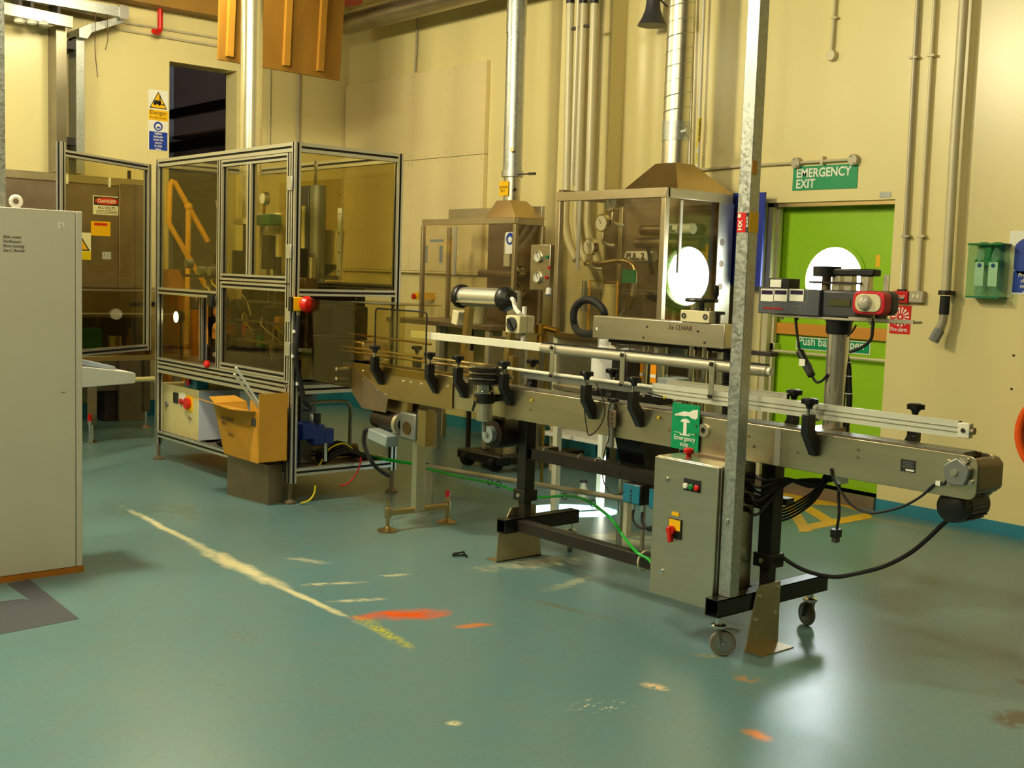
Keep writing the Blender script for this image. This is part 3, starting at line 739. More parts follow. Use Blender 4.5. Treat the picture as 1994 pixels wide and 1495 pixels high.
# its things on the work top
p = pt(960, 620, 'X', 6.15)
single('grey_tub', 'pale tub standing under the small fume booth', 'tub', B().lathe([(0.075, 0), (0.085, 0.15), (0.088, 0.155), (0.08, 0.155), (0.07, 0.02), (0, 0.015)], (6.12, 7.62, 1.131), n=20), 'cream_box')
a = pt(1034, 476, 'X', 6.22); c = pt(1069, 566, 'X', 6.22)
gb = thing('gauge_box', 'stainless box with two round gauges hung on the small booth', 'control box', (6.28, (a.y + c.y) / 2, c.z))
part('body', B().box(6.22, 6.36, c.y, a.y, c.z, a.z), 'steel', gb, 0.004)
for px in ((1049, 500), (1048, 540)):
    p = pt(*px, 'X', 6.22)
    g = part('gauge', B().ring((6.22, p.y, p.z), (6.20, p.y, p.z), 0.047, 0.038, 28), 'chrome', gb)
    part('dial', B().cyl((6.22, p.y, p.z), (6.212, p.y, p.z), 0.04, n=28), 'sign_white', g)
    part('needle', B().bar((6.209, p.y - 0.005, p.z - 0.012), (6.209, p.y + 0.012, p.z + 0.026), 0.003, 0.004), 'ink', g)
for (px, mt) in (((1067, 500), 'green_label'), ((1071, 521), 'red_hose'), ((1066, 540), 'red')):
    p = pt(*px, 'X', 6.22); part('push_button', B().cyl((6.22, p.y, p.z), (6.205, p.y, p.z), 0.013, n=12), mt, gb)
p = pt(1068, 575, 'X', 6.2)
part('cable_gland', B().cyl(p, p + Vector((0.02, 0.02, 0.05)), 0.024, n=12), 'white_plastic', gb)
part('cable', B().tube(PX(6.24, (1078, 575), (1078, 600), (1077, 640)), 0.008), 'dark_grey', gb)
p = pt(812, 577, 'X', 6.95)
o = single('stop_button', 'red stop button on a yellow box left of the small booth', 'button', B().box(6.93, WX, p.y - 0.04, p.y + 0.02, p.z - 0.03, p.z + 0.04), 'yellow')
part('mushroom', B().lathe([(0.015, 0), (0.03, 0.02), (0.03, 0.03), (0, 0.04)], (6.93, p.y, p.z), (-1, 0, 0), 16), 'red', o)

# duct above the small booth
dz = 2.17
du = thing('round_duct', 'straight galvanised duct rising from the smaller booth hood', 'duct', (hx, hy, dz))
pt_top = pt(1007, 0, 'X', hx)
def dpt(z): return Vector((hx, hy + (pt_top.y - hy) * (z - dz) / (pt_top.z - dz), z))
part('lower_spigot', B().cyl(dpt(dz - 0.01), dpt(dz + 0.20), 0.072, n=24), 'steel', du)
part('clamp_ring', B().ring(dpt(dz + 0.20), dpt(dz + 0.25), 0.092, 0.06, 28), 'galvanised', du)
p = dpt(dz + 0.22)
part('damper_handle', B().bar(p + Vector((0, -0.08, 0)), p + Vector((0.02, -0.26, 0.0)), 0.012, 0.012).bar(p + Vector((0.012, -0.2, 0)), p + Vector((0.02, -0.27, 0.0)), 0.02, 0.02), 'dark_steel', du)
part('pipe', B().cyl(dpt(dz + 0.25), dpt(3.56), 0.080, n=28), 'galvanised', du)
part('upper_pipe', B().cyl(dpt(3.56), dpt(CEIL), 0.084, n=28), 'galvanised', du)
part('port', B().cyl(dpt(dz + 0.42) + Vector((-0.05, -0.05, 0)), dpt(dz + 0.42) + Vector((-0.085, -0.085, 0)), 0.018, n=12), 'steel_brown', du)
p = dpt(dz + 0.1)
lb = part('warning_label', B().box(hx - 0.078, hx - 0.074, p.y - 0.045, p.y + 0.075, p.z - 0.06, p.z + 0.06), 'yellow', du)
text('LEV POINT\n   PUL 1', 0.030, (hx - 0.079, p.y + 0.07, p.z), '-X', 'ink_brown', lb, squeeze=0.75)
part('valve', B().cyl(p + Vector((-0.03, -0.06, -0.01)), p + Vector((-0.05, -0.10, -0.01)), 0.014, n=10), 'dark_steel', du)

# the three product pipes
g3 = [((1112, -60), (1111, 0), (1103, 362)), ((1139, -60), (1137, 0), (1124, 366)), ((1160, -60), (1158, 0), (1147, 369))]
for k, (px, nm) in enumerate(zip(g3, ('leftmost', 'middle', 'rightmost'))):
    t = thing('product_pipe', nm + ' of three tall painted pipes entering the larger booth', 'pipe', pt(*px[2], 'X', 6.72), 'three tall pipes')
    q = PX(6.72, *px)
    e = [q[2] + Vector((0, 0, -0.28)), q[2] + Vector((-0.05, -0.10, -0.45)), q[2] + Vector((-0.1, -0.26, -0.62))]
    part('pipe', B().tube([q[0], q[1], q[2], e[0]] + smooth_path([e[0], e[1], e[2]], 5)[1:], 0.034, 14), 'pipe_paint', t)
    part('coupling', B().cyl(q[1] + Vector((0, 0, -0.03)), q[1] + Vector((0, 0, 0.4)), 0.036, n=14), 'black_plastic', t)
single('bright_tube', 'thin bright tube between the tall painted pipes', 'pipe', B().tube(PX(6.66, (1128, -60), (1126, 0), (1113, 360)), 0.010), 'white_bar')
p = pt(1132, 53, 'X', 6.72)
single('pipe_strap', 'small strap tying the tall painted pipes together', 'strap', B().box(6.70, 6.74, p.y - 0.13, p.y + 0.10, p.z - 0.01, p.z + 0.01), 'dark_steel')

# large booth
X0, X1, Y0, Y1, Z0, Z1 = 6.22, 6.92, 5.64, 6.74, 1.10, 2.20
b2 = thing('fume_booth', 'larger stainless fume booth with gauges and pipes, left of the blue board', 'booth', ((X0 + X1) / 2, (Y0 + Y1) / 2, 0))
w = 0.045
for x, y in ((X0, Y0), (X1, Y0), (X0, Y1), (X1, Y1)):
    part('post', B().box(x - w / 2, x + w / 2, y - w / 2, y + w / 2, Z0, Z1 - 0.071), 'frame_steel', b2, 0.003)
part('top_rail', B().box(X0 - w / 2, X0 + w / 2, Y0 - w / 2, Y1 + w / 2, Z1 - 0.07, Z1), 'frame_steel', b2, 0.003)
part('top_rail', B().box(X0, X1 + w / 2, Y0 - w / 2, Y0 + w / 2, Z1 - 0.07, Z1), 'frame_steel', b2, 0.003)
part('top_rail', B().box(X0, X1, Y1 - w / 2, Y1 + w / 2, Z1 - 0.05, Z1 + 0.02), 'steel_dirty', b2, 0.003)
part('bottom_rail', B().box(X0 - w / 2, X0 + w / 2, Y0, Y1, Z0 - 0.03, Z0 + 0.01), 'steel_brown', b2, 0.003)
part('bottom_rail', B().box(X0, X1, Y0 - w / 2, Y0 + w / 2, Z0 - 0.03, Z0 + 0.01), 'steel_brown', b2, 0.003)
part('back_panel', B().box(X1, X1 + 0.008, Y0, 6.92, Z0 - 0.3, Z1), 'steel_dirty', b2)
part('base_panel', B().box(X0, X1, Y0, Y1, Z0 - 0.03, Z0), 'steel_dirty', b2)
part('front_panel', B().box(X0 - 0.003, X0 + 0.003, Y0, Y1, Z0, Z1 - 0.06), 'acrylic_old', b2)
part('side_panel', B().box(X0, X1 - 0.13, Y0 - 0.003, Y0 + 0.003, Z0, Z1 - 0.06), 'acrylic_old', b2)
ho = part('side_plate', B().box(X1 - 0.14, X1 + 0.03, Y0 - 0.028, Y0 - 0.022, Z0 - 0.08, Z1 - 0.07), 'steel', b2, 0.002)
for z in (1.84, 1.68, 1.51):
    part('hole', B().cyl((X1 - 0.09, Y0 - 0.0285, z), (X1 - 0.09, Y0 - 0.03, z), 0.026, n=20), 'steel_dirty', ho)
p = pt(1327, 420, 'Y', Y0 - 0.01)
part('panel_stiffener', B().box(p.x - 0.012, p.x + 0.012, Y0 - 0.012, Y0 - 0.004, 1.60, 2.12), 'white_bar', b2)
p = pt(1128, 450, 'X', X0)
part('hinge_strip', B().box(X0 - 0.01, X0 - 0.003, p.y - 0.018, p.y + 0.018, 1.60, 2.13), 'alu', b2)
kx, ky = 6.62, 5.93
part('hood', B().add([(X0 + 0.10, Y0 - 0.02, Z1), (X1 + 0.02, Y0 - 0.02, Z1), (X1 + 0.02, 6.17, Z1), (X0 + 0.10, 6.17, Z1),
                      (kx - 0.10, ky - 0.10, 2.41), (kx + 0.10, ky - 0.10, 2.41), (kx + 0.10, ky + 0.10, 2.41), (kx - 0.10, ky + 0.10, 2.41)],
                     [(0, 1, 5, 4), (1, 2, 6, 5), (2, 3, 7, 6), (3, 0, 4, 7), (4, 5, 6, 7)]), 'steel_brown', b2)
for x, y in ((X0 + 0.02, Y1), (X1, Y1), (X0, Y0), (X1, Y0)):
    part('leg', B().box(x - 0.022, x + 0.022, y - 0.022, y + 0.022, 0.0, Z0 - 0.03), 'pipe_paint', b2, 0.003)
part('apron', B().box(X0 + 0.02, X0 + 0.03, Y0, Y1 + 0.12, 0.66, Z0 - 0.03), 'steel', b2)
part('lower_shelf', B().box(X0 - 0.1, X1, Y0, Y1, 0.30, 0.33), 'white_paint', b2)
# pipework inside the large booth
for z, lab, y1 in ((1.93, None, 6.35), (1.72, 'PUL. 2', 6.45), (1.83, None, 6.4)):
    part('process_pipe', B().cyl((6.75, Y0 + 0.1, z), (6.75, y1, z), 0.042, n=16), 'steel_dirty', b2)
pl = part('pipe_sleeve', B().cyl((6.55, 6.03, 1.72), (6.55, 6.30, 1.72), 0.042, n=16), 'white_plastic', b2)
text('PUL. 2', 0.068, (6.506, 6.285, 1.697), '-X', 'ink', pl, bold=0.02, squeeze=1.05)
pl = part('pipe_sleeve', B().cyl((6.6, 5.70, 1.93), (6.6, 5.98, 1.93), 0.040, n=16), 'white_plastic', b2)
text('PUL. 1', 0.06, (6.558, 5.96, 1.91), '-X', 'ink', pl, bold=0.02)
for px in ((1190, 394), (1171, 434), (1147, 480)):
    p = pt(*px, 'X', 6.36)
    g = part('gauge', B().ring((6.40, p.y, p.z), (6.355, p.y, p.z), 0.066, 0.058, 28), 'chrome', b2)
    part('dial', B().cyl((6.40, p.y, p.z), (6.357, p.y, p.z), 0.060, n=28), 'dial_white', g)
    part('needle', B().bar((6.354, p.y, p.z - 0.005), (6.354, p.y + 0.02, p.z + 0.03), 0.003, 0.004), 'ink', g)
    part('stem', B().tube([(6.39, p.y, p.z - 0.055), (6.39, p.y, p.z - 0.15), (6.45, p.y - 0.06, p.z - 0.17)], 0.014, sub=3), 'steel', g)
part('lower_pipe', B().tube(PX(6.42, (1147, 505), (1148, 515), (1175, 512), (1215, 508), (1235, 520), (1236, 545)), 0.022, 12, sub=4), 'steel_brown', b2)
a = pt(1213, 525, 'X', 6.38); c = pt(1238, 551, 'X', 6.38)
part('green_tag', B().box(6.375, 6.38, c.y, a.y, c.z, a.z), 'green_label', b2)
part('valve_stack', B().tube(PX(6.42, (1236, 545), (1233, 575), (1226, 590)), 0.024, 12), 'steel', b2)
part('brass_valve', B().cyl(pt(1232, 574, 'X', 6.42), pt(1222, 598, 'X', 6.42), 0.034, n=12), 'brass', b2)
part('hose_tail', B().tube(PX(6.42, (1222, 598), (1214, 609), (1205, 622)), 0.020, 10), 'steel', b2)
part('black_pipe', B().cyl((6.70, 5.75, 1.30), (6.70, 6.2, 1.42), 0.03, n=12), 'black_plastic', b2)
part('lever_handle', B().bar(pt(1262, 480, 'X', 6.4), pt(1270, 535, 'X', 6.4), 0.02, 0.02), 'black_plastic', b2)
part('yellow_tag', B().box(6.80, 6.805, 5.72, 5.84, 1.70, 1.83), 'yellow', b2)
part('hook_pipe', B().torus((6.75, 5.76, 1.56), (0, 1, 0), 0.06, 0.020, 20, 8, 0, 4.2), 'steel_dirty', b2)
part('hose_loop', B().tube([(6.85, 6.1, 1.1), (6.84, 6.0, 1.5), (6.84, 5.9, 1.52), (6.84, 5.85, 1.1)], 0.02, sub=5), 'pipe_paint', b2)
part('white_cylinder', B().cyl((6.60, 6.52, Z0), (6.60, 6.52, 1.5), 0.07, n=18), 'wall_cream', b2)
part('yellow_line', B().tube([(6.5, 6.66, 1.1), (6.5, 6.66, 1.52), (6.5, 6.35, 1.52), (6.5, 6.35, 1.1)], 0.010), 'rail_yellow', b2)
part('probe', B().cyl((6.4, 6.62, 1.35), (6.4, 6.62, 1.52), 0.02, n=12).cyl((6.4, 6.62, 1.28), (6.4, 6.62, 1.35), 0.027, n=12), 'grey_alu', b2)
# spiral duct
sd = thing('spiral_duct', 'spiral-seamed round duct rising from the larger booth hood', 'duct', (kx, ky, 2.41))
tp = pt(1328, 0, 'X', kx)
def spt(z): return Vector((kx, ky + (tp.y - ky) * (z - 2.41) / (tp.z - 2.41), z))
part('spigot', B().cyl(spt(2.40), spt(2.58), 0.098, n=28), 'steel', sd)
part('collar', B().cyl(spt(2.58), spt(2.72), 0.103, n=28), 'galvanised', sd)
part('damper', B().cyl(spt(2.64) + Vector((-0.03, -0.09, 0)), spt(2.64) + Vector((-0.03, -0.15, 0)), 0.022, n=14).cyl(spt(2.64) + Vector((-0.03, -0.145, 0)), spt(2.64) + Vector((-0.03, -0.155, 0)), 0.04, n=14), 'galvanised', sd)
part('pipe', B().cyl(spt(2.72), spt(CEIL), 0.100, n=32), 'steel', sd)
n = 26; turns = []
for i in range(n * 20 + 1):
    z = 2.74 + i / 20 * 0.108
    if z > CEIL: break
    a = 2 * math.pi * i / 20; c = spt(z); turns.append((c.x + 0.100 * math.cos(a), c.y + 0.100 * math.sin(a), z))
part('seam', B().tube(turns, 0.004, 5), 'galvanised', sd)
# pipes right of the spiral duct
t = thing('air_pipe', 'white compressed air pipe with yellow tape right of the spiral duct', 'pipe', pt(1358, 335, 'X', 7.08))
q = PX(7.08, (1373, -40), (1371, 0), (1358, 335))
part('pipe', B().tube(q, 0.013, 12), 'white_bar', t)
a = pt(1363, 230, 'X', 7.08); c = pt(1359, 290, 'X', 7.08)
tb = part('tape', B().cyl(a, c, 0.0145, n=12), 'yellow_hose', t)
text('COMPRESSED AIR', 0.022, (7.064, a.y - 0.007, a.z - 0.01), '-X', 'ink', tb, spin=-math.pi / 2, bold=0.01)
part('arrow_tape', B().cyl(pt(1359, 298, 'X', 7.08), pt(1358, 318, 'X', 7.08), 0.0145, n=12), 'yellow_hose', t)
single('thin_conduit', 'thin grey conduit close against the spiral duct', 'conduit', B().tube(PX(7.1, (1354, -40), (1352, 0), (1342, 330)), 0.012), 'pipe_grey')
# blue board
a = pt(1412, 377, 'X', 7.02); c = pt(1489, 382, 'X', 7.02)
lo = pt(1436, 556, 'X', 7.02).z; y1, y0, zt = a.y, c.y, a.z
poly = [(y1, zt), (y0, zt), (y0, lo), (y1 - 0.11, lo)] + [(y1 - 0.11 + 0.11 * math.sin(k * math.pi / 12), lo + 0.22 - 0.22 * math.cos(k * math.pi / 12)) for k in range(1, 7)]
o = single('blue_board', 'dark blue board with a rounded corner left of the green door', 'board', B().prism(poly, 'X', 7.02, 7.04), 'blue_board')
text('4 No.\nSpare', 0.05, (7.018, y1 - 0.06, zt - 0.2), '-X', 'ink', o, spin=1.2, shear=0.3)
part('standoff', B().cyl((7.04, (y0 + y1) / 2, zt - 0.1), (WX, (y0 + y1) / 2, zt - 0.1), 0.02), 'dark_steel', o)
part('standoff', B().cyl((7.04, (y0 + y1) / 2, lo + 0.2), (WX, (y0 + y1) / 2, lo + 0.2), 0.02), 'dark_steel', o)

# ------------------------------------------------------------------ left wall and the far left
# store room beyond the opening
rk = thing('storage_rack', 'dark racking seen through the opening in the left wall', 'rack', (6.6, 12.8, 0))
for z0, z1 in [(pt(438, y1_, 'X', 6.15).z, pt(438, y0_, 'X', 6.15).z) for y0_, y1_ in ((192, 210), (261, 281))]:
    part('beam', B().box(6.15, 6.22, 11.7, 13.9, z0, z1), 'black_paint', rk)
for y in (11.75, 13.8): part('upright', B().box(6.15, 6.22, y, y + 0.07, 0, 4.2), 'black_paint', rk)
for z in (2.5, 3.1): part('shelf', B().box(6.2, 7.5, 11.7, 13.9, z - 0.02, z), 'dark_room', rk)
# handrail in front of the opening
hr = thing('yellow_handrail', 'yellow tubular handrail seen through the machine guard', 'handrail', pt(365, 640, 'Y', 10.7))
q = PY(10.7, (405, 470), (367, 402), (336, 352), (331, 362), (329, 435), (365, 497), (404, 562), (432, 610))
part('rail', B().tube(q[:1] + q[1:2] + [q[2] + Vector((0.02, 0, -0.01)), q[2], q[3], q[4] + Vector((0, 0, 0.05)), q[4], q[5], q[6], q[7]], 0.026, 12), 'rail_yellow', hr)
q = PY(10.7, (367, 402), (363, 560))
part('post', B().tube([q[0], Vector((q[1].x, 10.7, 0))], 0.026, 12), 'rail_yellow', hr)
part('post', B().tube([PY(10.7, (432, 610))[0], Vector((PY(10.7, (432, 610))[0].x, 10.7, 0))], 0.026, 12), 'rail_yellow', hr)
part('clamp', B().sph(q[0], 0.042), 'rail_yellow', hr)
a = pt(330, 524, 'Y', 10.9)
single('yellow_step_unit', 'yellow wedge-shaped step casing beside the handrail', 'step', B().prism([(a.x, 0), (a.x + 0.75, 0), (a.x + 0.55, 0.6), (a.x + 0.1, a.z), (a.x, a.z)], 'Y', 10.9, 11.2), 'orange_dull')
# forklift / helmet sign
a = pt(289, 173, 'Y', WY); c = pt(326, 295, 'Y', WY); X_0, X_1, zt, zb = a.x, c.x, a.z, c.z
w = X_1 - X_0; h = zt - zb; cx = (X_0 + X_1) / 2; yy = WY - 0.006
o = single('forklift_sign', 'tall sign with yellow forklift triangle and blue helmet panel', 'sign', B().box(X_0, X_1, yy, WY, zb, zt), 'sign_white')
def tri(cx, zc, r, y, mat, nm, mb=None):
    b = B(); b.prism([(cx - r * 0.92, zc - r * 0.72), (cx + r * 0.92, zc - r * 0.72), (cx, zc + r * 0.95)], 'Y', y, y + 0.0012)
    return part(nm, b, mat, o)
tri(cx, zt - h * 0.185, w * 0.50, yy - 0.0012, 'ink', 'triangle_border'); tri(cx, zt - h * 0.188, w * 0.43, yy - 0.0024, 'yellow', 'triangle')
fk = B(); z_ = zt - h * 0.235
fk.prism([(cx - .05, z_), (cx + .03, z_), (cx + .03, z_ + .03), (cx - .02, z_ + .04), (cx - .05, z_ + .03)], 'Y', yy - 0.0036, yy - 0.0024)
fk.box(cx + 0.012, cx + 0.022, yy - 0.0036, yy - 0.0024, z_, z_ + 0.09); fk.box(cx + 0.03, cx + 0.07, yy - 0.0036, yy - 0.0024, z_ - 0.005, z_ + 0.006)
fk.cyl((cx - 0.035, yy - 0.0036, z_), (cx - 0.035, yy - 0.0024, z_), 0.013, n=10); fk.cyl((cx + 0.01, yy - 0.0036, z_), (cx + 0.01, yy - 0.0024, z_), 0.013, n=10)
part('forklift_symbol', fk, 'ink', o, kind='stuff')
p2 = part('danger_panel', B().box(X_0, X_1, yy - 0.0012, yy, zt - h * 0.505, zt - h * 0.33), 'yellow', o)
text('Danger', 0.058, (cx, yy - 0.002, zt - h * 0.405), '-Y', 'ink', o, 'CENTER')
text('Forklift trucks', 0.031, (cx, yy - 0.002, zt - h * 0.475), '-Y', 'ink_brown', o, 'CENTER', squeeze=0.95)
part('helmet_disc', B().cyl((cx, yy, zt - h * 0.60), (cx, yy - 0.0012, zt - h * 0.60), w * 0.23, n=28), 'blue_sign', o)
part('head_symbol', B().cyl((cx, yy - 0.0012, zt - h * 0.605), (cx, yy - 0.0024, zt - h * 0.605), w * 0.15, n=20), 'sign_white', o)
part('face_symbol', B().box(cx - w * 0.09, cx + w * 0.09, yy - 0.0036, yy - 0.0024, zt - h * 0.635, zt - h * 0.603), 'blue_sign', o)
part('helmet_panel', B().box(X_0 + 0.006, X_1 - 0.004, yy - 0.0012, yy, zb + 0.004, zt - h * 0.69), 'blue_sign', o)
text('Safety\nhelmets\nmust be\nworn\nin this\narea', 0.033, (cx, yy - 0.002, zt - h * 0.735), '-Y', 'sign_white', o, 'CENTER', bold=0.01, space=0.93)
# pipes high on the left wall
single('sprinkler_pipe', 'bright red pipe with an elbow high on the left wall', 'pipe',
       B().tube([pt(312, -30, 'Y', 11.16), pt(312, 45, 'Y', 11.16), pt(311, 58, 'Y', 11.16), pt(306, 64, 'Y', 11.15), pt(299, 60, 'Y', 11.12)], 0.026, 12, sub=4), 'red')
single('wall_conduit', 'upper thin conduit along the left wall behind the plywood', 'conduit', B().tube(PY(11.28, (170, 31), (225, 41), (430, 75)), 0.011), 'pipe_paint', 'left wall conduits')
single('wall_conduit', 'lower thin conduit along the left wall behind the plywood', 'conduit', B().tube(PY(11.28, (170, 47), (200, 52), (430, 91)), 0.011), 'pipe_paint', 'left wall conduits')
single('wall_conduit', 'pale vertical conduit in the corner left of the far one', 'conduit', B().tube(PY(11.28, (526, 120), (524, 300)), 0.010), 'pipe_paint', 'corner conduits')
single('wall_conduit', 'grey vertical conduit in the corner above the guard post', 'conduit', B().tube(PY(11.27, (583, 140), (580, 300)), 0.014), 'pipe_grey', 'corner conduits')
# cable ladder and trunking
ct = thing('cable_ladder', 'galvanised cable ladder at the top left corner', 'cable tray', (3.9, 10.95, 3.7))
q = PY(10.95, (20, 20), (140, 44), (100, 4), (245, 26))
part('side_rail', B().bar(q[0] + Vector((-0.4, 0, 0.02)), q[1], 0.05, 0.10), 'dust_pipe', ct)
part('side_rail', B().bar(q[2] + Vector((-0.4, 0, 0.02)), q[3], 0.05, 0.09), 'galvanised', ct)
part('end_plate', B().bar(q[3] + Vector((-0.07, 0, 0)), q[3] + Vector((0.015, 0, 0)), 0.08, 0.12), 'alu', ct)
part('upper_rail', B().bar(q[2] + Vector((-0.6, 0.2, 0.06)), q[3] + Vector((-0.3, 0.2, 0.02)), 0.05, 0.08), 'dust_pipe', ct)
for x in (35, 58, 110):
    u = pt(x, 20, 'Y', 10.95); part('rung', B().box(u.x, u.x + 0.03, 10.93, 11.15, u.z - 0.03, u.z + 0.16), 'dark_steel', ct)
for x in (38, 62, 84):
    u = pt(x, 42 + (x - 38) * 0.1, 'Y', 10.95); part('insulator', B().lathe([(0.0, 0), (0.04, 0.01), (0.05, 0.03), (0.025, 0.05)], u + Vector((0, 0, -0.02)), n=14), 'sign_white', ct)
t1 = thing('cable_trunking', 'dark steel trunking down to the electrical cabinet', 'trunking', (3.893, 11.2, 2.36))
part('channel', B().box(3.846, 3.94, 11.06, 11.28, 2.36, 3.69), 'dust_pipe', t1)
t2 = thing('cable_trunking', 'galvanised trunking with a bent top beside the dark trunking', 'trunking', (4.073, 11.2, 2.36))
part('channel', B().box(4.035, 4.112, 11.08, 11.28, 2.36, 3.62), 'galvanised', t2)
part('bend', B().prism([(4.035, 3.60), (4.112, 3.60), (4.15, 3.66), (4.45, 3.80), (4.45, 3.86), (4.12, 3.73), (4.035, 3.68)], 'Y', 11.0, 11.28), 'galvanised', t2)
for z in (3.50, 2.62): part('spacer', B().box(3.94, 4.035, 11.1, 11.2, z, z + 0.07), 'dark_steel', t2)
for k, px in enumerate(([(186, 18), (186, 35), (185, 95), (190, 150)], [(209, 22), (209, 50), (210, 75), (205, 97)])):
    single('loose_wire', ('long' if k == 0 else 'short') + ' loose thin wire dangling from the cable ladder', 'wire', B().tube(PY(10.95, *px), 0.0035, 6, sub=4), 'ink_brown', 'dangling wires')
# electrical cabinet
ec = thing('electrical_cabinet', 'brownish steel electrical cabinet with danger stickers on the left wall', 'cabinet', (3.8, 11.15, 0))
part('body', B().box(2.9, 4.66, 11.0, 11.29, 0.30, 2.316), 'steel_dirty', ec, 0.006)
part('top_flange', B().box(2.9, 4.66, 10.985, 11.0, 2.27, 2.34), 'steel_h', ec)
part('end_casing', B().box(4.40, 4.66, 10.96, 11.0, 0.0, 2.29), 'steel_dirty', ec, 0.004)
for x in (3.3, 3.9, 4.3): part('clip', B().box(x, x + 0.02, 10.97, 10.985, 2.25, 2.34), 'sign_white', ec)
part('lug', B().box(4.50, 4.53, 11.0, 11.02, 2.34, 2.42), 'dark_steel', ec)
for x in (3.05, 4.28): part('leg', B().prism([(x, 0), (x + 0.26, 0), (x + 0.18, 0.30), (x, 0.30)], 'Y', 11.02, 11.2), 'dark_steel', ec)
def sticker(name, label, x0, y0, x1, y1, mat, Y=10.998):
    a = pt(x0, y0, 'Y', Y); c = pt(x1, y1, 'Y', Y)
    o = single(name, label, 'sticker', B().box(a.x, c.x, Y - 0.002, Y, c.z, a.z), mat)
    return o, a, c
o, a, c = sticker('danger_sticker', 'white sticker reading DANGER 416 VOLTS on the electrical cabinet', 181, 380, 234, 420, 'sign_white')
w = c.x - a.x; h = a.z - c.z; cx = (a.x + c.x) / 2
part('header', B().box(a.x + 0.008, c.x - 0.008, 10.9948, 10.996, a.z - h * 0.50, a.z - 0.008), 'ink', o)
part('red_oval', B().cyl((0, 0, 0), (0, 0.0012, 0), 1, n=28), 'red', o)
ov = o.children[-1]
for v in ov.data.vertices:
    v.co = Vector((cx + (v.co.x + ROOTLOC[o.name].x) * w * 0.44, 10.9936 + (v.co.y + ROOTLOC[o.name].y), a.z - h * 0.27 + (v.co.z + ROOTLOC[o.name].z) * h * 0.19)) - ROOTLOC[o.name]
text('DANGER', h * 0.26, (cx, 10.993, a.z - h * 0.36), '-Y', 'sign_white', o, 'CENTER', bold=0.02, squeeze=0.95)
text('416 VOLTS', h * 0.20, (cx, 10.9955, a.z - h * 0.70), '-Y', 'ink', o, 'CENTER', bold=0.02)
for k in range(3): part('fine_print', B().box(a.x + 0.03, c.x - 0.03, 10.9955, 10.996, c.z + h * (0.06 + 0.075 * k), c.z + h * (0.09 + 0.075 * k)), 'ink_brown', o)
o, a, c = sticker('yellow_notice', 'plain yellow notice under the danger sticker', 177, 430, 215, 460, 'yellow')
part('red_line', B().box(a.x + 0.03, c.x - 0.03, 10.9955, 10.996, a.z - 0.04, a.z - 0.015), 'red', o)
o, a, c = sticker('voltage_notice', 'yellow warning notice with triangle beside the white cabinet', 150, 452, 177, 506, 'sign_white')
cx = a.x + 0.03; zc = a.z - 0.07
part('triangle_border', B().prism([(a.x, c.z + 0.085), (c.x - 0.01, c.z + 0.085), (a.x + 0.02, a.z - 0.005)], 'Y', 10.9948, 10.996), 'ink', o)
part('triangle', B().prism([(a.x, c.z + 0.095), (c.x - 0.03, c.z + 0.095), (a.x + 0.02, a.z - 0.03)], 'Y', 10.9936, 10.9948), 'yellow', o)
part('text_panel', B().box(a.x, c.x, 10.9948, 10.996, c.z, c.z + 0.08), 'yellow_hose', o)
o, a, c = sticker('white_tag', 'small pale square tag low on the electrical cabinet', 199, 490, 216, 505, 'blue_grey')
text('I', 0.04, (a.x + 0.015, 10.995, c.z + 0.03), '-Y', 'ink', o)
# infeed table with clear guard, behind the open guard door
it = thing('infeed_table', 'steel infeed table with clear guard behind the open guard door', 'table', (3.9, 10.1, 0))
part('table_top', B().box(3.1, 4.5, 9.75, 10.5, 0.70, 0.745), 'steel_brown', it, 0.003)
for x, y in ((3.69, 9.78), (4.45, 9.78), (3.15, 9.78), (4.45, 10.45), (3.15, 10.45)):
    lg = part('leg', B().box(x - 0.03, x + 0.03, y - 0.03, y + 0.03, 0.16, 0.70), 'steel_dirty', it)
    part('foot', B().lathe([(0.05, 0), (0.05, 0.01), (0.012, 0.03), (0.012, 0.2)], (x, y, 0), n=14), 'chrome', lg)
part('level_cap', B().cyl((3.64, 9.70, 0.20), (3.64, 9.70, 0.26), 0.017, n=12), 'red', it)
part('level_rod', B().cyl((3.64, 9.70, 0.0), (3.64, 9.70, 0.20), 0.012, n=10), 'chrome', it)
part('guard_front', B().box(3.15, 4.45, 9.765, 9.77, 0.745, 1.32), 'acrylic_smoke', it)
part('guard_top', B().box(3.15, 4.45, 9.765, 10.45, 1.32, 1.326), 'acrylic_smoke', it)
for z in (1.10, 1.30): part('guard_rail', B().box(3.15, 4.45, 9.755, 9.765, z, z + 0.012), 'alu', it)
part('guard_handle', B().box(4.0, 4.22, 9.72, 9.745, 1.17, 1.21), 'black_plastic', it, 0.005)
part('inner_casing', B().box(3.3, 4.4, 10.2, 10.45, 0.745, 1.05), 'machine_dark', it, 0.01)
single('green_carton', 'green box standing on the infeed table', 'box', B().box(3.735, 3.855, 9.98, 10.15, 0.746, 0.965), 'green_box', bevel=0.003)
single('steel_beaker', 'bright metal beaker right of the green box', 'beaker', B().lathe([(0.06, 0), (0.065, 0.01), (0.065, 0.15), (0.06, 0.15), (0.055, 0.02), (0, 0.02)], (3.97, 10.0, 0.746), n=20), 'steel')
single('dark_bottle', 'dark bottle right of the metal beaker', 'bottle', B().lathe([(0.035, 0), (0.038, 0.01), (0.038, 0.14), (0.015, 0.18), (0.015, 0.22), (0, 0.225)], (4.11, 10.0, 0.746), n=16), 'ink_brown')
p = pt(290, 738, 'Y', 9.4)
single('support_tube', 'pale horizontal tube beside the keyboard console', 'tube', B().tube([(3.35, 9.4, 0.0), (3.35, 9.4, p.z - 0.06), (3.37, 9.4, p.z - 0.02), (3.41, 9.4, p.z), (4.1, 9.4, p.z)], 0.022, 12), 'beige_box')

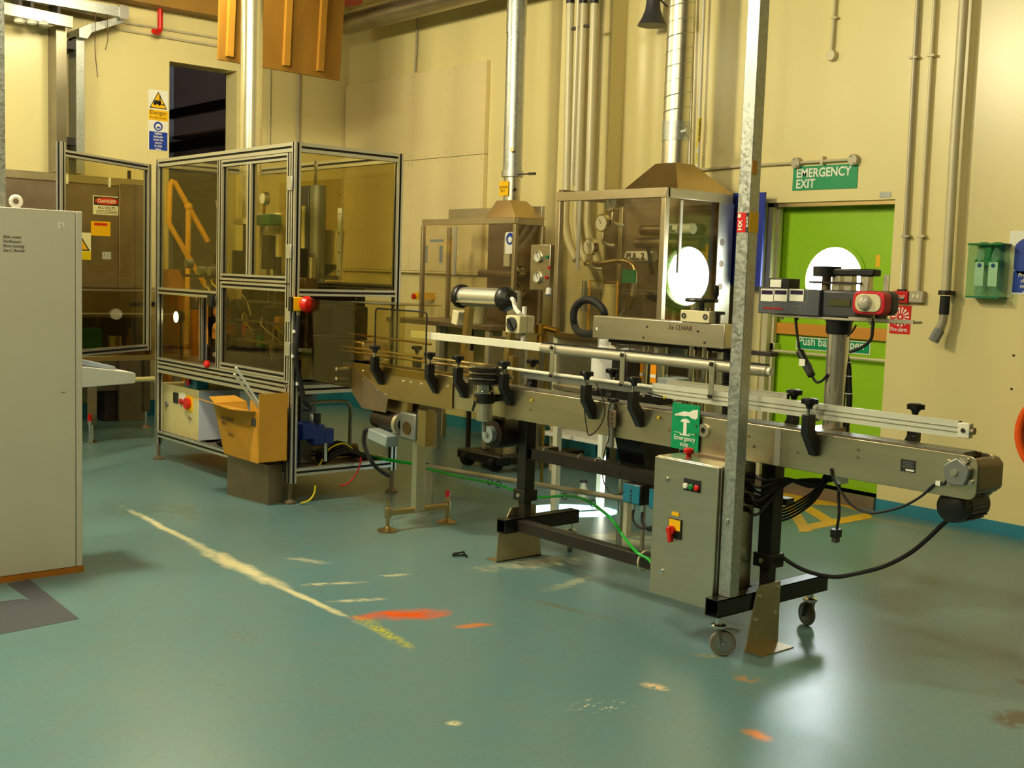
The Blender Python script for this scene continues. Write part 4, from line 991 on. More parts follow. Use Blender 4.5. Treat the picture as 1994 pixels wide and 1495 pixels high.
# white cabinet in the foreground
wc = thing('white_cabinet', 'tall pale grey steel cabinet at the left edge', 'cabinet', (1.7, 6.0, 0))
part('body', B().box(1.15, 2.103, 5.72, 6.25, 0.03, 1.785), 'cab_grey', wc, 0.006)
part('door', B().box(1.15, 2.069, 5.70, 5.725, 0.03, 1.785), 'cab_grey', wc, 0.003)
part('edge_strip', B().box(2.073, 2.103, 5.70, 5.725, 0.03, 1.785), 'cab_grey', wc, 0.003)
part('plinth', B().box(1.15, 2.108, 5.695, 6.26, 0.0, 0.028), 'orange_dull', wc)
p = pt(31, 392, 'Y', 5.95)
part('lifting_eye', B().torus((p.x, 5.95, p.z), (0, 1, 0.0), 0.024, 0.010, 20, 8).cyl((p.x, 5.95, 1.785), (p.x, 5.95, 1.80), 0.02, n=12), 'white_plastic', wc)
a = pt(114, 432, 'Y', 5.698); c = pt(125, 446, 'Y', 5.698)
lb = part('asset_label', B().box(a.x, c.x, 5.698, 5.70, c.z, a.z), 'sign_white', wc)
text('4\n15', 0.014, (a.x + 0.008, 5.697, a.z - 0.016), '-Y', 'ink', lb)
p = pt(5, 463, 'Y', 5.699)
text('Slide tower\nVerification\nPanel missing\nSee C Bowler', 0.020, (p.x, 5.6985, p.z), '-Y', 'ink', wc, shear=0.35, squeeze=0.9, bold=-0.012, name='handwriting', space=1.05)
part('scuff_mark', B().box(2.0, 2.02, 5.6988, 5.70, 0.905, 0.908), 'ink_brown', wc)
ks = part('console_shelf', B().prism([(2.103, 0.925), (2.372, 0.937), (2.375, 0.985), (2.36, 0.993), (2.103, 1.03)], 'Y', 5.70, 6.05), 'white_paint', wc, 0.004)
part('keyboard', B().prism([(2.103, 1.035), (2.27, 1.005), (2.285, 1.008), (2.27, 1.025), (2.103, 1.065)], 'Y', 5.72, 6.02), 'blue_grey', ks, 0.003)
t = thing('strut_post', 'thin galvanised post rising behind the white cabinet', 'post', (1.907, 6.32, 0))
part('channel', B().prism([(1.883, 6.30), (1.931, 6.30), (1.931, 6.34), (1.921, 6.34), (1.921, 6.31), (1.893, 6.31), (1.893, 6.34), (1.883, 6.34)], 'Z', 0, CEIL), 'galvanised', t)
p = pt(3, 375, 'Y', 6.2)
single('black_fitting', 'black fitting on the thin post at the left edge', 'fitting', B().cyl((p.x - 0.06, 6.28, p.z - 0.02), (p.x - 0.06, 6.28, p.z + 0.14), 0.045, n=14), 'black_plastic')

# ------------------------------------------------------------------ machine guard (aluminium frame with clear panels)
AL = ['alu', 'black_rubber']
EX0, EX1, EY0, EY1, ET = 3.80, 4.64, 6.62, 8.75, 2.345
en = thing('machine_guard', 'large slotted aluminium machine guard with clear panels', 'machine guard', (4.22, 7.68, 0))
s = 0.045
def rail(p0, p1, a=s, b=s, na=1, nb=1, nm='frame_rail', par=None): return part(nm, B().prof(p0, p1, a, b, na, nb), AL, par or en, 0.0)
h2 = s / 2
# posts
rail((EX0 + h2, EY0 + h2, 0.79), (EX0 + h2, EY0 + h2, ET), nm='post')
rail((EX0 + h2, EY0 + 0.045, 0.14), (EX0 + h2, EY0 + 0.045, 0.79), s, 0.09, 1, 2, nm='post')
rail((EX1 - h2, EY0 + h2, 0.16), (EX1 - h2, EY0 + h2, ET), nm='post')
rail((EX0 + h2, EY1 - h2, 0.12), (EX0 + h2, EY1 - h2, ET), nm='post')
rail((EX1 - h2, EY1 - h2, 0.12), (EX1 - h2, EY1 - h2, ET), nm='post')
for x, y, z in ((EX0 + h2, EY0 + 0.045, 0.14), (EX1 - h2, EY0 + h2, 0.16), (EX0 + h2, EY1 - h2, 0.12), (EX1 - h2, EY1 - h2, 0.12)):
    part('levelling_foot', B().lathe([(0.045, 0), (0.045, 0.012), (0.014, 0.03), (0.014, z)], (x, y, 0), n=16), 'steel_dirty', en)
# top rails
rail((EX0 + h2, EY0 + s, ET - 0.03), (EX0 + h2, EY1 - s, ET - 0.03), s, 0.06, 1, 1)
rail((EX1 - h2, EY0 + s, ET - 0.03), (EX1 - h2, EY1 - s, ET - 0.03), s, 0.06, 1, 1)
rail((EX0 + s, EY0 + h2, ET - 0.03), (EX1 - s, EY0 + h2, ET - 0.03), s, 0.06, 1, 1)
rail((EX0 + s, EY1 - h2, ET - 0.03), (EX1 - s, EY1 - h2, ET - 0.03), s, 0.06, 1, 1)
# deck rails and base rails
for z, hh in ((0.79, 0.045), (0.725, 0.06)):
    rail((EX0 + h2, EY0 + (s if z > 0.75 else 0.09), z), (EX0 + h2, EY1 - s, z), s, hh)
    rail((EX1 - h2, EY0 + s, z), (EX1 - h2, EY1 - s, z), s, hh)
rail((EX0 + s, EY0 + h2, 0.755), (EX1 - s, EY0 + h2, 0.755), s, 0.06)
rail((EX0 + s, EY0 + 0.14, 0.80), (EX1 - 0.45, EY0 + 0.14, 0.80), s, 0.05)
rail((EX0 + s, EY1 - h2, 0.755), (EX1 - s, EY1 - h2, 0.755), s, 0.06)
rail((EX0 + h2, EY0 + 0.09, 0.21), (EX0 + h2, EY1 - s, 0.21), s, 0.05)
rail((EX1 - h2, EY0 + s, 0.21), (EX1 - h2, EY1 - s, 0.21), s, 0.05)
rail((EX0 + s, EY0 + h2, 0.21), (EX1 - s, EY0 + h2, 0.21), s, 0.05)
rail((EX0 + s, EY1 - h2, 0.21), (EX1 - s, EY1 - h2, 0.21), s, 0.05)
part('base_tray', B().box(EX0 + 0.02, EX1 - 0.02, EY0 + 0.02, EY1 - 0.02, 0.19, 0.20), 'steel_dirty', en)
part('deck_plate', B().box(EX0 + 0.02, EX1 - 0.02, EY0 + 0.18, EY1 - 0.02, 0.79, 0.81), 'steel_dirty', en)
# near end face
rail((EX0 + s, EY0 + h2, 1.39), (EX1 - s, EY0 + h2, 1.39), s, 0.045)
part('clear_panel', B().box(EX0 + 0.03, EX1 - 0.03, EY0 + 0.020, EY0 + 0.025, 1.41, ET - 0.05), 'acrylic', en)
# far faces
part('clear_panel', B().box(EX1 - 0.026, EX1 - 0.020, EY0 + 0.03, EY1 - 0.03, 1.45, ET - 0.05), 'acrylic', en)
part('clear_panel', B().box(EX0 + 0.03, EX1 - 0.03, EY1 - 0.026, EY1 - 0.02, 0.82, ET - 0.05), 'acrylic', en)
rail((EX1 - h2, EY0 + s, 1.43), (EX1 - h2, EY1 - s, 1.43), s, 0.045)
# face towards the camera: fixed left bay
YM = 7.69
rail((EX0 + h2, YM, 0.82), (EX0 + h2, YM, ET - 0.06), s, 0.035, nm='mullion')
rail((EX0 + h2, YM + 0.02, 1.335), (EX0 + h2, EY1 - s, 1.335), s, 0.05)
part('clear_panel', B().box(EX0 + 0.020, EX0 + 0.025, YM + 0.02, EY1 - 0.03, 1.36, ET - 0.06), 'acrylic', en)
yy = pt(366, 630, 'X', EX0).y
rail((EX0 + h2 + 0.1, yy, 0.83), (EX0 + h2 + 0.1, yy, 1.31), s, s, nm='mullion')
part('clear_panel', B().box(EX0 + 0.020, EX0 + 0.025, yy, EY1 - 0.03, 0.82, 1.31), 'acrylic_smoke', en)
# hinged doors
def guard_door(z0, z1, split, mat):
    y0, y1 = EY0 + s + 0.008, YM - 0.022
    d = part('door', B().prof((EX0 + h2 - 0.004, y0 + h2, z0), (EX0 + h2 - 0.004, y0 + h2, z1), s, s), AL, en)
    part('door_stile', B().prof((EX0 + h2 - 0.004, y1 - h2, z0), (EX0 + h2 - 0.004, y1 - h2, z1), s, s), AL, d)
    for z in (z0 + h2, z1 - h2): part('door_rail', B().prof((EX0 + h2 - 0.004, y0 + s, z), (EX0 + h2 - 0.004, y1 - s, z), s, s), AL, d)
    if split:
        yy = pt(485, 400, 'X', EX0).y
        part('door_stile', B().prof((EX0 + h2 - 0.004, yy, z0 + s), (EX0 + h2 - 0.004, yy, z1 - s), s, 0.06), AL, d)
    part('pane', B().box(EX0 + 0.016, EX0 + 0.021, y0 + s - 0.01, y1 - s + 0.01, z0 + s - 0.01, z1 - s + 0.01), mat, d)
    for z in (z0 + 0.16, z1 - 0.24): part('hinge', B().box(EX0 - 0.012, EX0 - 0.003, y0 - 0.035, y0 + 0.03, z, z + 0.09), 'alu', d, 0.003)
guard_door(1.445, 2.280, True, 'acrylic')
guard_door(0.815, 1.435, False, 'acrylic_smoke')
part('latch_knob', B().lathe([(0.012, 0), (0.028, 0.012), (0.028, 0.03), (0.018, 0.04)], pt(408, 709, 'X', EX0), (-1, 0, 0), 16), 'red', en)
part('lock_bracket', B().box(EX0 - 0.03, EX0, YM + 0.03, YM + 0.10, 1.25, 1.33), 'black_plastic', en, 0.004)
# hanging inner panel with a white perforated edge strip
a = pt(664, 405, 'X', 4.30); c = pt(664, 537, 'X', 4.30)
ip = part('inner_panel', B().box(4.30, 4.305, a.y, a.y + 0.85, c.z, a.z + 0.2), 'acrylic', en)
st = part('edge_strip', B().box(4.29, 4.30, a.y - 0.025, a.y + 0.025, c.z, a.z), 'white_paint', ip)
for k in range(5): part('rivet', B().cyl((4.29, a.y, c.z + 0.03 + k * 0.13), (4.287, a.y, c.z + 0.03 + k * 0.13), 0.006, n=8), 'ink', ip)
part('panel_foot_rail', B().box(4.29, 4.32, a.y, a.y + 0.85, c.z - 0.03, c.z), 'steel', ip)
# the open guard door at the far left corner
od = thing('open_guard_door', 'slotted aluminium guard door standing open, left of the machine guard', 'guard door', (3.79, 8.84, 0), rz=math.atan2(-0.553, -0.833))
for x0, x1, z0, z1, ver in ((0.0, 0.0, 0.86, 2.31, 1), (1.045, 1.045, 0.30, 2.36, 1)):
    part('door_stile', B().prof((x0 + 0.03, 0, z0), (x1 + 0.03, 0, z1), s, s), AL, od)
for z in (2.285, 0.885): part('door_rail', B().prof((0.055, 0, z), (1.05, 0, z), s, s), AL, od)
part('pane', B().box(0.04, 1.06, -0.003, 0.003, 0.89, 2.28), 'acrylic', od)
part('foot', B().lathe([(0.03, 0), (0.03, 0.02), (0.012, 0.05), (0.012, 0.3)], (1.075, 0, 0), n=12), 'steel_dirty', od)
part('hinge', B().box(-0.03, 0.03, -0.03, -0.022, 1.2, 1.3), 'alu', od)

# tall polished column behind the guard
p0 = pt(490, 288, 'X', 4.95); 
cl = thing('exhaust_stack', 'tall polished steel stack rising through the machine guard', 'stack', (4.22, 8.2, 0.81))
bx = pt(489, 200, 'X', 4.24)
part('pipe', B().cyl((4.24, bx.y, 1.9), (4.24, bx.y, CEIL), 0.082, n=32), 'stack_steel', cl)
part('flange', B().cyl((4.24, bx.y, 1.86), (4.24, bx.y, 1.9), 0.12, n=24), 'steel', cl)
part('stem', B().cyl((4.24, bx.y, 0.81), (4.24, bx.y, 1.86), 0.05, n=20), 'machine_dark', cl)

# the filling machine inside the guard
fm = thing('filling_machine', 'dark greasy filling machine inside the machine guard', 'machine', (4.22, 7.6, 0.81))
part('base_block', B().box(4.0, 4.5, 6.95, 8.3, 0.81, 0.93), 'machine_dark', fm, 0.01)
part('rear_casing', B().box(4.46, 4.54, 6.9, 8.6, 0.81, 1.42), 'machine_dark', fm, 0.01)
part('side_tank', B().box(4.15, 4.45, 6.72, 6.95, 0.83, 1.30), 'machine_dark', fm, 0.02)
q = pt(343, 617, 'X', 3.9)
gs_ = part('glow_spot_holder', B().cyl((3.95, q.y, q.z), (3.9, q.y, q.z), 0.05, 0.046, n=20).cyl((3.94, q.y, 0.81), (3.94, q.y, q.z - 0.03), 0.012, n=8), 'dark_steel', fm)  # made-up holder and glowing disc, added as a bright round spot; no known lamp
part('glow_spot', B().cyl((3.9, q.y, q.z), (3.897, q.y, q.z), 0.044, n=20), 'glow_cold', gs_)
part('turret', B().lathe([(0.22, 0), (0.22, 0.06), (0.16, 0.08), (0.16, 0.2), (0.2, 0.22), (0.2, 0.26), (0.06, 0.28), (0.06, 0.5)], (4.25, 7.25, 0.93), n=28), 'machine_brown', fm)
part('gearbox', B().box(4.05, 4.4, 7.6, 7.9, 0.93, 1.28), 'machine_dark', fm, 0.02)
part('crossbeam', B().box(4.02, 4.12, 6.85, 8.3, 1.40, 1.48), 'machine_brown', fm, 0.005)
for k in range(8):
    y = 6.9 + k * 0.09
    part('nozzle_rod', B().cyl((4.07, y, 1.05), (4.07, y, 1.42), 0.011, n=8).cyl((4.07, y, 0.98), (4.07, y, 1.06), 0.018, n=10), 'chrome', fm)
part('hopper', B().lathe([(0.03, 0), (0.16, 0.1), (0.17, 0.34), (0.16, 0.34), (0.15, 0.11), (0.0, 0.02)], (4.42, 7.32, 1.48), n=28), 'steel', fm)
part('white_housing', B().box(4.32, 4.5, 7.72, 8.05, 1.48, 1.95), 'cream_box', fm, 0.01)
p = pt(515, 386, 'X', 4.22)
g = part('gauge', B().ring((4.24, p.y, p.z), (4.20, p.y, p.z), 0.050, 0.043, 24), 'chrome', fm)
part('dial', B().cyl((4.24, p.y, p.z), (4.207, p.y, p.z), 0.045, n=24), 'sign_white', g)
part('stem', B().cyl((4.22, p.y, p.z - 0.05), (4.22, p.y, p.z - 0.13), 0.012, n=8), 'brass', g)
part('regulator', B().box(4.18, 4.28, p.y - 0.16, p.y + 0.05, p.z - 0.2, p.z - 0.12), 'green_label', fm, 0.01)
# linear actuator column
la = pt(605, 420, 'X', 4.25)
part('actuator', B().box(4.22, 4.30, la.y - 0.02, la.y + 0.10, 1.45, 2.12), 'dark_grey', fm, 0.004)
part('actuator_plate', B().box(4.212, 4.22, la.y + 0.02, la.y + 0.06, 1.50, 1.98), 'beige_box', fm)
part('actuator_cylinder', B().cyl((4.26, la.y - 0.08, 1.45), (4.26, la.y - 0.08, 2.12), 0.055, n=20), 'grey_alu', fm)
part('actuator_rod', B().cyl((4.26, la.y - 0.04, 2.12), (4.26, la.y - 0.04, 2.30), 0.012, n=10), 'chrome', fm)
for yy, z, L_ in ((7.05, 1.55, 0.2), (7.5, 1.6, 0.24), (7.95, 1.55, 0.18)):
    part('motor_can', B().cyl((4.1, yy, z - 0.07), (4.1, yy, z + L_ - 0.07), 0.05, n=18), 'machine_dark', fm)
for yy, mt in ((7.85, 'orange_dull'), (8.1, 'orange_dull'), (7.15, 'rail_yellow'), (7.4, 'green_label'), (6.98, 'beige_box'), (7.62, 'red_hose')):
    part('fitting', B().cbox((4.0, yy, 1.0 + 0.25 * random.random()), (0.05, 0.06, 0.09)), mt, fm, 0.006)
for k in range(9):
    y = 6.9 + 0.15 * k; z = 1.0 + 0.3 * random.random(); dx = random.uniform(-.05, .08)
    part('air_line', B().tube([(4.05, y, z), (3.97 + dx, y + 0.08, z + 0.12), (4.02, y + 0.18, z + 0.16), (4.1, y + 0.22, z - 0.1)], 0.006, 6, sub=4), ('black_rubber', 'yellow_hose', 'pipe_paint')[k % 3], fm)
for k in range(16):
    y = 6.95 + 0.1 * k; z0_ = 0.93 + 0.12 * random.random(); z1_ = 1.15 + 0.28 * random.random(); x_ = 3.98 + 0.12 * random.random()
    part('spindle', B().cyl((x_, y, 0.90), (x_, y, z1_), 0.008, n=8).cyl((x_, y, z0_), (x_, y, z0_ + 0.10), 0.024, n=12), ('steel_dirty', 'machine_dark', 'dark_steel', 'steel')[k % 4], fm)
for k, (y, z) in enumerate(((7.0, 1.12), (7.3, 1.22), (7.55, 1.05), (7.78, 1.18), (8.3, 1.1), (8.45, 1.25))):
    part('housing', B().cbox((4.02, y, z), (0.10, 0.12, 0.10)), ('dark_steel', 'machine_dark', 'steel_dirty')[k % 3], fm, 0.01)
for z in (1.02, 1.16, 1.30): part('tie_bar', B().cyl((3.95, 6.9, z), (3.95, 7.7, z), 0.008, n=8), 'steel_dirty', fm)
for k in range(5):
    y = 6.98 + 0.16 * k; part('upper_cylinder', B().cyl((4.15, y, 1.48), (4.15, y, 1.62 + 0.05 * (k % 3)), 0.03, n=14), ('steel', 'dark_steel')[k % 2], fm)
# left bay: column, rollers, slide
part('slide_column', B().box(4.03, 4.09, 8.05, 8.12, 0.82, 1.32), 'alu', fm, 0.003)
for z in (1.20, 1.09): part('roller', B().cyl((3.95, 7.98, z), (3.95, 7.80, z), 0.04, n=18), 'orange_dull', fm)
part('side_casing', B().box(4.15, 4.5, 8.25, 8.65, 0.82, 1.28), 'machine_brown', fm, 0.01)
part('valve', B().cyl((3.95, 8.02, 0.88), (3.95, 7.84, 0.88), 0.022, n=12), 'steel', fm)
part('red_oxide_plate', B().box(3.94, 3.95, 8.14, 8.28, 0.95, 1.25), 'wood_orange', fm)
for y, z in ((8.2, 1.50), (8.03, 1.50), (8.42, 1.55)):
    part('round_valve', B().cyl((3.95, y, z), (3.90, y, z), 0.035, n=18), 'grey_alu', fm)
part('black_valve', B().cyl((3.97, 7.93, 1.60), (3.88, 7.93, 1.60), 0.045, n=18), 'black_plastic', fm)
part('pointer', B().bar((3.95, 8.02, 2.02), (3.95, 7.92, 1.75), 0.012, 0.012), 'pipe_grey', fm)
part('upper_bracket', B().box(3.92, 4.1, 7.75, 8.5, 1.45, 1.47), 'machine_dark', fm)
# white reel in the near lower bay
rl = thing('white_reel', 'white label reel core on the deck inside the guard', 'reel', (4.0, 6.9, 0.81))
p = pt(612, 705, 'X', 3.95)
part('core', B().cyl((3.98, p.y + 0.1, 0.82), (3.98, p.y + 0.1, 1.0), 0.06, n=20), 'white_plastic', rl)
part('flange', B().cyl((3.98, p.y + 0.1, 1.0), (3.98, p.y + 0.1, 1.012), 0.12, n=24), 'blue_grey', rl)

# emergency stop on the near post, with its conduit
es = thing('emergency_button', 'red mushroom emergency button with yellow base on the guard post', 'button', pt(588, 600, 'Y', EY0))
p = pt(585, 592, 'Y', EY0 - 0.02)
part('base', B().box(p.x - 0.06, p.x + 0.02, EY0 - 0.035, EY0, p.z - 0.045, p.z + 0.045), 'yellow', es, 0.006)
part('side_block', B().box(p.x - 0.072, p.x - 0.06, EY0 - 0.035, EY0 + 0.01, p.z - 0.045, p.z + 0.045), 'black_plastic', es)
part('mushroom', B().lathe([(0.03, 0), (0.05, 0.015), (0.056, 0.035), (0.045, 0.06), (0.02, 0.07), (0, 0.072)], (p.x + 0.012, EY0 - 0.035, p.z), (0.25, -1, 0), 24), 'red', es)
part('gland', B().cyl((p.x - 0.015, EY0 - 0.02, p.z - 0.075), (p.x - 0.015, EY0 - 0.02, p.z - 0.045), 0.014, n=10), 'chrome', es)
part('conduit', B().tube(PY(EY0 - 0.02, (581, 614), (579, 650), (576, 690), (583, 735), (592, 778), (600, 788), (602, 796), (588, 795)), 0.017, 10, sub=4), 'black_rubber', es)
for px in ((572, 645), (569, 693), (578, 747)):
    q = pt(*px, 'Y', EY0 - 0.005); part('cable_clip', B().cbox((q.x, EY0 - 0.012, q.z), (0.015, 0.02, 0.02)), 'white_plastic', es)

# lower bay equipment
cb = thing('control_box', 'beige control box with red knob in the lower guard bay', 'control box', (4.0, 8.4, 0.2))
a = pt(310, 748, 'X', 3.88); c = pt(385, 865, 'X', 3.88)
part('body', B().box(3.88, 4.25, c.y, a.y, 0.215, 0.60), 'beige_box', cb, 0.005)
part('side_face', B().box(3.885, 4.25, c.y - 0.004, c.y, 0.22, 0.595), 'blue_grey', cb)
for (px, r, mt) in (((315, 769), 0.02, 'white_plastic'), ((326, 786), 0.02, 'grey_plastic'), ((372, 813), 0.014, 'steel')):
    q = pt(*px, 'X', 3.88); part('button', B().cyl((3.88, q.y, q.z), (3.865, q.y, q.z), r, n=14), mt, cb)
q = pt(342, 774, 'X', 3.88); part('meter', B().box(3.872, 3.88, q.y - 0.05, q.y + 0.03, q.z - 0.04, q.z + 0.04), 'ink', cb)
q = pt(355, 775, 'X', 3.88); part('plate', B().box(3.876, 3.88, q.y - 0.05, q.y + 0.05, q.z - 0.02, q.z + 0.04), 'sign_white', cb)
part('red_lamp', B().cyl((3.88, q.y, q.z - 0.025), (3.86, q.y, q.z - 0.025), 0.022, n=12), 'red_hose', cb)
q = pt(369, 785, 'X', 3.88)
k = part('isolator', B().box(3.874, 3.88, q.y - 0.06, q.y + 0.05, q.z - 0.06, q.z + 0.06), 'yellow', cb)
part('knob', B().cyl((3.874, q.y, q.z), (3.845, q.y, q.z), 0.042, n=18), 'red', k)
eb = thing('stop_box', 'teal stop box with red button on top of the beige control box', 'stop box', (3.95, 7.95, 0.6))
q = pt(370, 748, 'X', 3.9)
part('box', B().box(3.9, 4.0, q.y - 0.12, q.y + 0.10, 0.602, 0.70), 'teal_box', eb, 0.006)
part('mushroom', B().lathe([(0.02, 0), (0.035, 0.012), (0.035, 0.025), (0, 0.035)], (3.9, q.y, 0.655), (-1, 0, 0), 18), 'red', eb)
single('transformer_box', 'grey cabinet beside the beige control box under the deck', 'cabinet', B().box(4.0, 4.4, 7.30, 7.72, 0.215, 0.64), 'blue_grey', bevel=0.005)
vb = thing('valve_bank', 'dark valve bank with ribs under the deck', 'valve bank', (4.0, 7.1, 0.2))
for k in range(7): part('valve', B().box(3.99, 4.06, 6.96, 7.22, 0.34 + k * 0.045, 0.37 + k * 0.045), 'dark_grey', vb, 0.003)
part('manifold', B().box(4.06, 4.15, 6.95, 7.25, 0.205, 0.67), 'grey_plastic', vb, 0.004)
single('grey_drum', 'small grey drum motor under the deck behind the carton', 'motor', B().cyl((3.90, 7.45, 0.42), (3.99, 7.45, 0.42), 0.06, n=18), 'motor_grey')
for k in range(4):
    y = 7.3 + k * 0.1
    single('floor_cable', ('first', 'second', 'third', 'fourth')[k] + ' dark cable looping under the deck, counted from the carton', 'cable',
           B().tube([(3.9, y, 0.21), (3.86, y + 0.08, 0.27), (3.87, y + 0.2, 0.25), (3.95, y + 0.3, 0.21)], 0.011, 6, sub=5), 'black_rubber', 'cables under the deck')
wp = single('white_back_panel', 'white panel behind the blue air regulators', 'panel', B().box(3.92, 4.1, 6.98, 7.0, 0.22, 0.70), 'blue_grey')
ar = thing('air_regulator', 'dark blue air regulator set with clear bowl in the lower guard corner', 'regulator', (3.92, 6.75, 0.2))
for px, w_, h_ in (((595, 838), 0.10, 0.12), ((615, 845), 0.09, 0.14), ((634, 848), 0.08, 0.11)):
    q = pt(*px, 'Y', 6.76); part('body', B().cbox((q.x, 6.76, q.z), (w_, 0.10, h_)), 'blue_regulator', ar, 0.012)
q = pt(616, 825, 'Y', 6.76); part('knob', B().cyl((q.x, 6.76, q.z), (q.x, 6.76, q.z + 0.07), 0.03, n=14), 'black_plastic', ar)
q = pt(607, 826, 'Y', 6.76); part('indicator', B().cyl((q.x, 6.76, q.z - 0.03), (q.x, 6.76, q.z + 0.07), 0.012, n=10), 'white_plastic', ar)
q = pt(613, 880, 'Y', 6.76); part('bowl', B().lathe([(0.0, -0.02), (0.025, -0.01), (0.028, 0.06)], (q.x, 6.76, q.z), n=14), 'glass', ar)
q = pt(633, 885, 'Y', 6.72)
part('coupling', B().cyl((q.x, 6.72, 0.25), (q.x, 6.72, q.z + 0.08), 0.016, n=12), 'chrome', ar)
part('mount', B().box(3.88, 3.90, 6.7, 6.98, 0.215, 0.5), 'blue_regulator', ar)
single('steel_conduit', 'grey bent conduit behind the near guard corner', 'conduit', B().tube(PY(6.95, (600, 785), (640, 782), (672, 782), (681, 790), (683, 800), (682, 830), (681, 872)), 0.014, 10, sub=3), 'pipe_grey')
single('yellow_hose', 'yellow air hose arching from the blue regulators', 'hose', B().tube(PY(6.75, (618, 914), (628, 895), (640, 875), (658, 865), (672, 864), (686, 873)), 0.006, 8, sub=5), 'yellow_hose')
single('yellow_hose', 'short yellow hose end hanging to the floor under the guard', 'hose', B().tube(PY(6.58, (614, 945), (612, 960), (602, 974), (586, 979)), 0.006, 8, sub=5), 'yellow_hose')
single('red_hose', 'thin red hose hanging over the lower guard rail', 'hose', B().tube(PY(6.58, (703, 890), (700, 908), (690, 928), (676, 942), (662, 945)), 0.006, 8, sub=5), 'red_hose')
co = B()
for k in range(5):
    co.tube([(4.15 + 0.02 * k, 6.8 + 0.03 * k, 0.225 + 0.012 * k), (4.3, 6.74 + 0.03 * k, 0.30 + 0.012 * k), (4.5, 6.8 + 0.03 * k, 0.225 + 0.012 * k), (4.46, 7.0 + 0.02 * k, 0.25 + 0.01 * k), (4.25, 7.02, 0.23 + 0.01 * k), (4.15 + 0.02 * k, 6.8 + 0.03 * k, 0.225 + 0.012 * k)], 0.014, 8, sub=5)
single('coiled_cable', 'heap of coiled black cable on the lower guard tray', 'cable', co, 'black_rubber')
single('brown_bundle', 'brown wrapped bundle behind the coiled cable', 'bundle', B().tube([(4.2, 7.1, 0.27), (4.58, 7.05, 0.25)], 0.05, 12), 'machine_brown')

# carton on a metal pedestal
single('metal_pedestal', 'grey sheet-metal pedestal under the cardboard carton', 'pedestal', B().add([(3.62, 7.15, 0), (3.68, 6.69, 0), (3.68, 6.69, 0.26), (3.62, 7.15, 0.29), (3.76, 7.17, 0), (3.79, 6.71, 0), (3.79, 6.71, 0.26), (3.76, 7.17, 0.29)],
       [(0, 1, 2, 3), (5, 4, 7, 6), (1, 5, 6, 2), (4, 0, 3, 7), (3, 2, 6, 7), (1, 0, 4, 5)]), 'steel_dirty')
ca = thing('cardboard_carton', 'open cardboard carton leaning against the guard post', 'carton', (3.64, 6.8, 0.29))
X_0, X_1, Y_0, Y_1 = 3.565, 3.775, 6.615, 7.12; zb, zt = 0.292, 0.62
t_ = 0.006
part('side', B().add([(X_0, Y_0, zb), (X_0, Y_1 - 0.04, zb), (X_0 - 0.03, Y_1 + 0.06, zt), (X_0 - 0.005, Y_0 + 0.02, zt), (X_0 + t_, Y_0, zb), (X_0 + t_, Y_1 - 0.04, zb), (X_0 - 0.03 + t_, Y_1 + 0.06, zt), (X_0 - 0.005 + t_, Y_0 + 0.02, zt)],
     [(0, 1, 2, 3), (4, 7, 6, 5), (0, 4, 5, 1), (3, 2, 6, 7), (0, 3, 7, 4), (1, 5, 6, 2)]), 'cardboard', ca)
part('side', B().box(X_1 - t_, X_1, Y_0, Y_1, zb, zt + 0.02), 'cardboard', ca)
part('end', B().box(X_0, X_1, Y_0, Y_0 + t_, zb, zt + 0.12), 'cardboard', ca)
part('end', B().add([(X_0, Y_1 - 0.04, zb), (X_1, Y_1 - 0.04, zb), (X_1, Y_1 + 0.06, zt), (X_0 - 0.03, Y_1 + 0.06, zt), (X_0, Y_1 - 0.03, zb), (X_1, Y_1 - 0.03, zb), (X_1, Y_1 + 0.07, zt), (X_0 - 0.03, Y_1 + 0.07, zt)],
     [(0, 1, 2, 3), (4, 7, 6, 5), (0, 4, 5, 1), (3, 2, 6, 7), (0, 3, 7, 4), (1, 5, 6, 2)]), 'cardboard', ca)
part('bottom', B().box(X_0, X_1, Y_0, Y_1 - 0.04, zb, zb + t_), 'cardboard', ca)
part('flap', B().add([(X_0 - 0.03, Y_1 + 0.06, zt), (X_0 - 0.005, Y_0 + 0.03, zt), (X_0 - 0.16, Y_0 + 0.06, zt + 0.02), (X_0 - 0.20, Y_1 + 0.06, zt + 0.055), (X_0 - 0.03, Y_1 + 0.06, zt + 0.005), (X_0 - 0.005, Y_0 + 0.03, zt + 0.005), (X_0 - 0.16, Y_0 + 0.06, zt + 0.025), (X_0 - 0.20, Y_1 + 0.06, zt + 0.06)],
     [(0, 1, 2, 3), (4, 7, 6, 5), (0, 4, 5, 1), (3, 2, 6, 7), (0, 3, 7, 4), (1, 5, 6, 2)]), 'cardboard', ca)
part('flap', B().add([(X_0 - 0.03, Y_1 + 0.06, zt), (X_1, Y_1 + 0.06, zt), (X_1 - 0.02, Y_1 + 0.20, zt + 0.03), (X_0, Y_1 + 0.20, zt + 0.03), (X_0 - 0.03, Y_1 + 0.06, zt + .005), (X_1, Y_1 + 0.06, zt + .005), (X_1 - 0.02, Y_1 + 0.20, zt + 0.035), (X_0, Y_1 + 0.20, zt + 0.035)],
     [(0, 1, 2, 3), (4, 7, 6, 5), (0, 4, 5, 1), (3, 2, 6, 7), (0, 3, 7, 4), (1, 5, 6, 2)]), 'cardboard', ca)
text('THIS SIDE UP\n   2001', 0.035, (X_0 - 0.034, Y_1 - 0.02, zt - 0.09), '-X', 'ink_brown', ca)
text('Box', 0.04, (X_0 - 0.026, Y_1 - 0.14, zt - 0.19), '-X', 'ink_brown', ca)
part('print_block', B().box(X_0 - 0.012, X_0 - 0.006, Y_0 + 0.03, Y_0 + 0.08, zt - 0.09, zt - 0.04), 'dark_grey', ca)
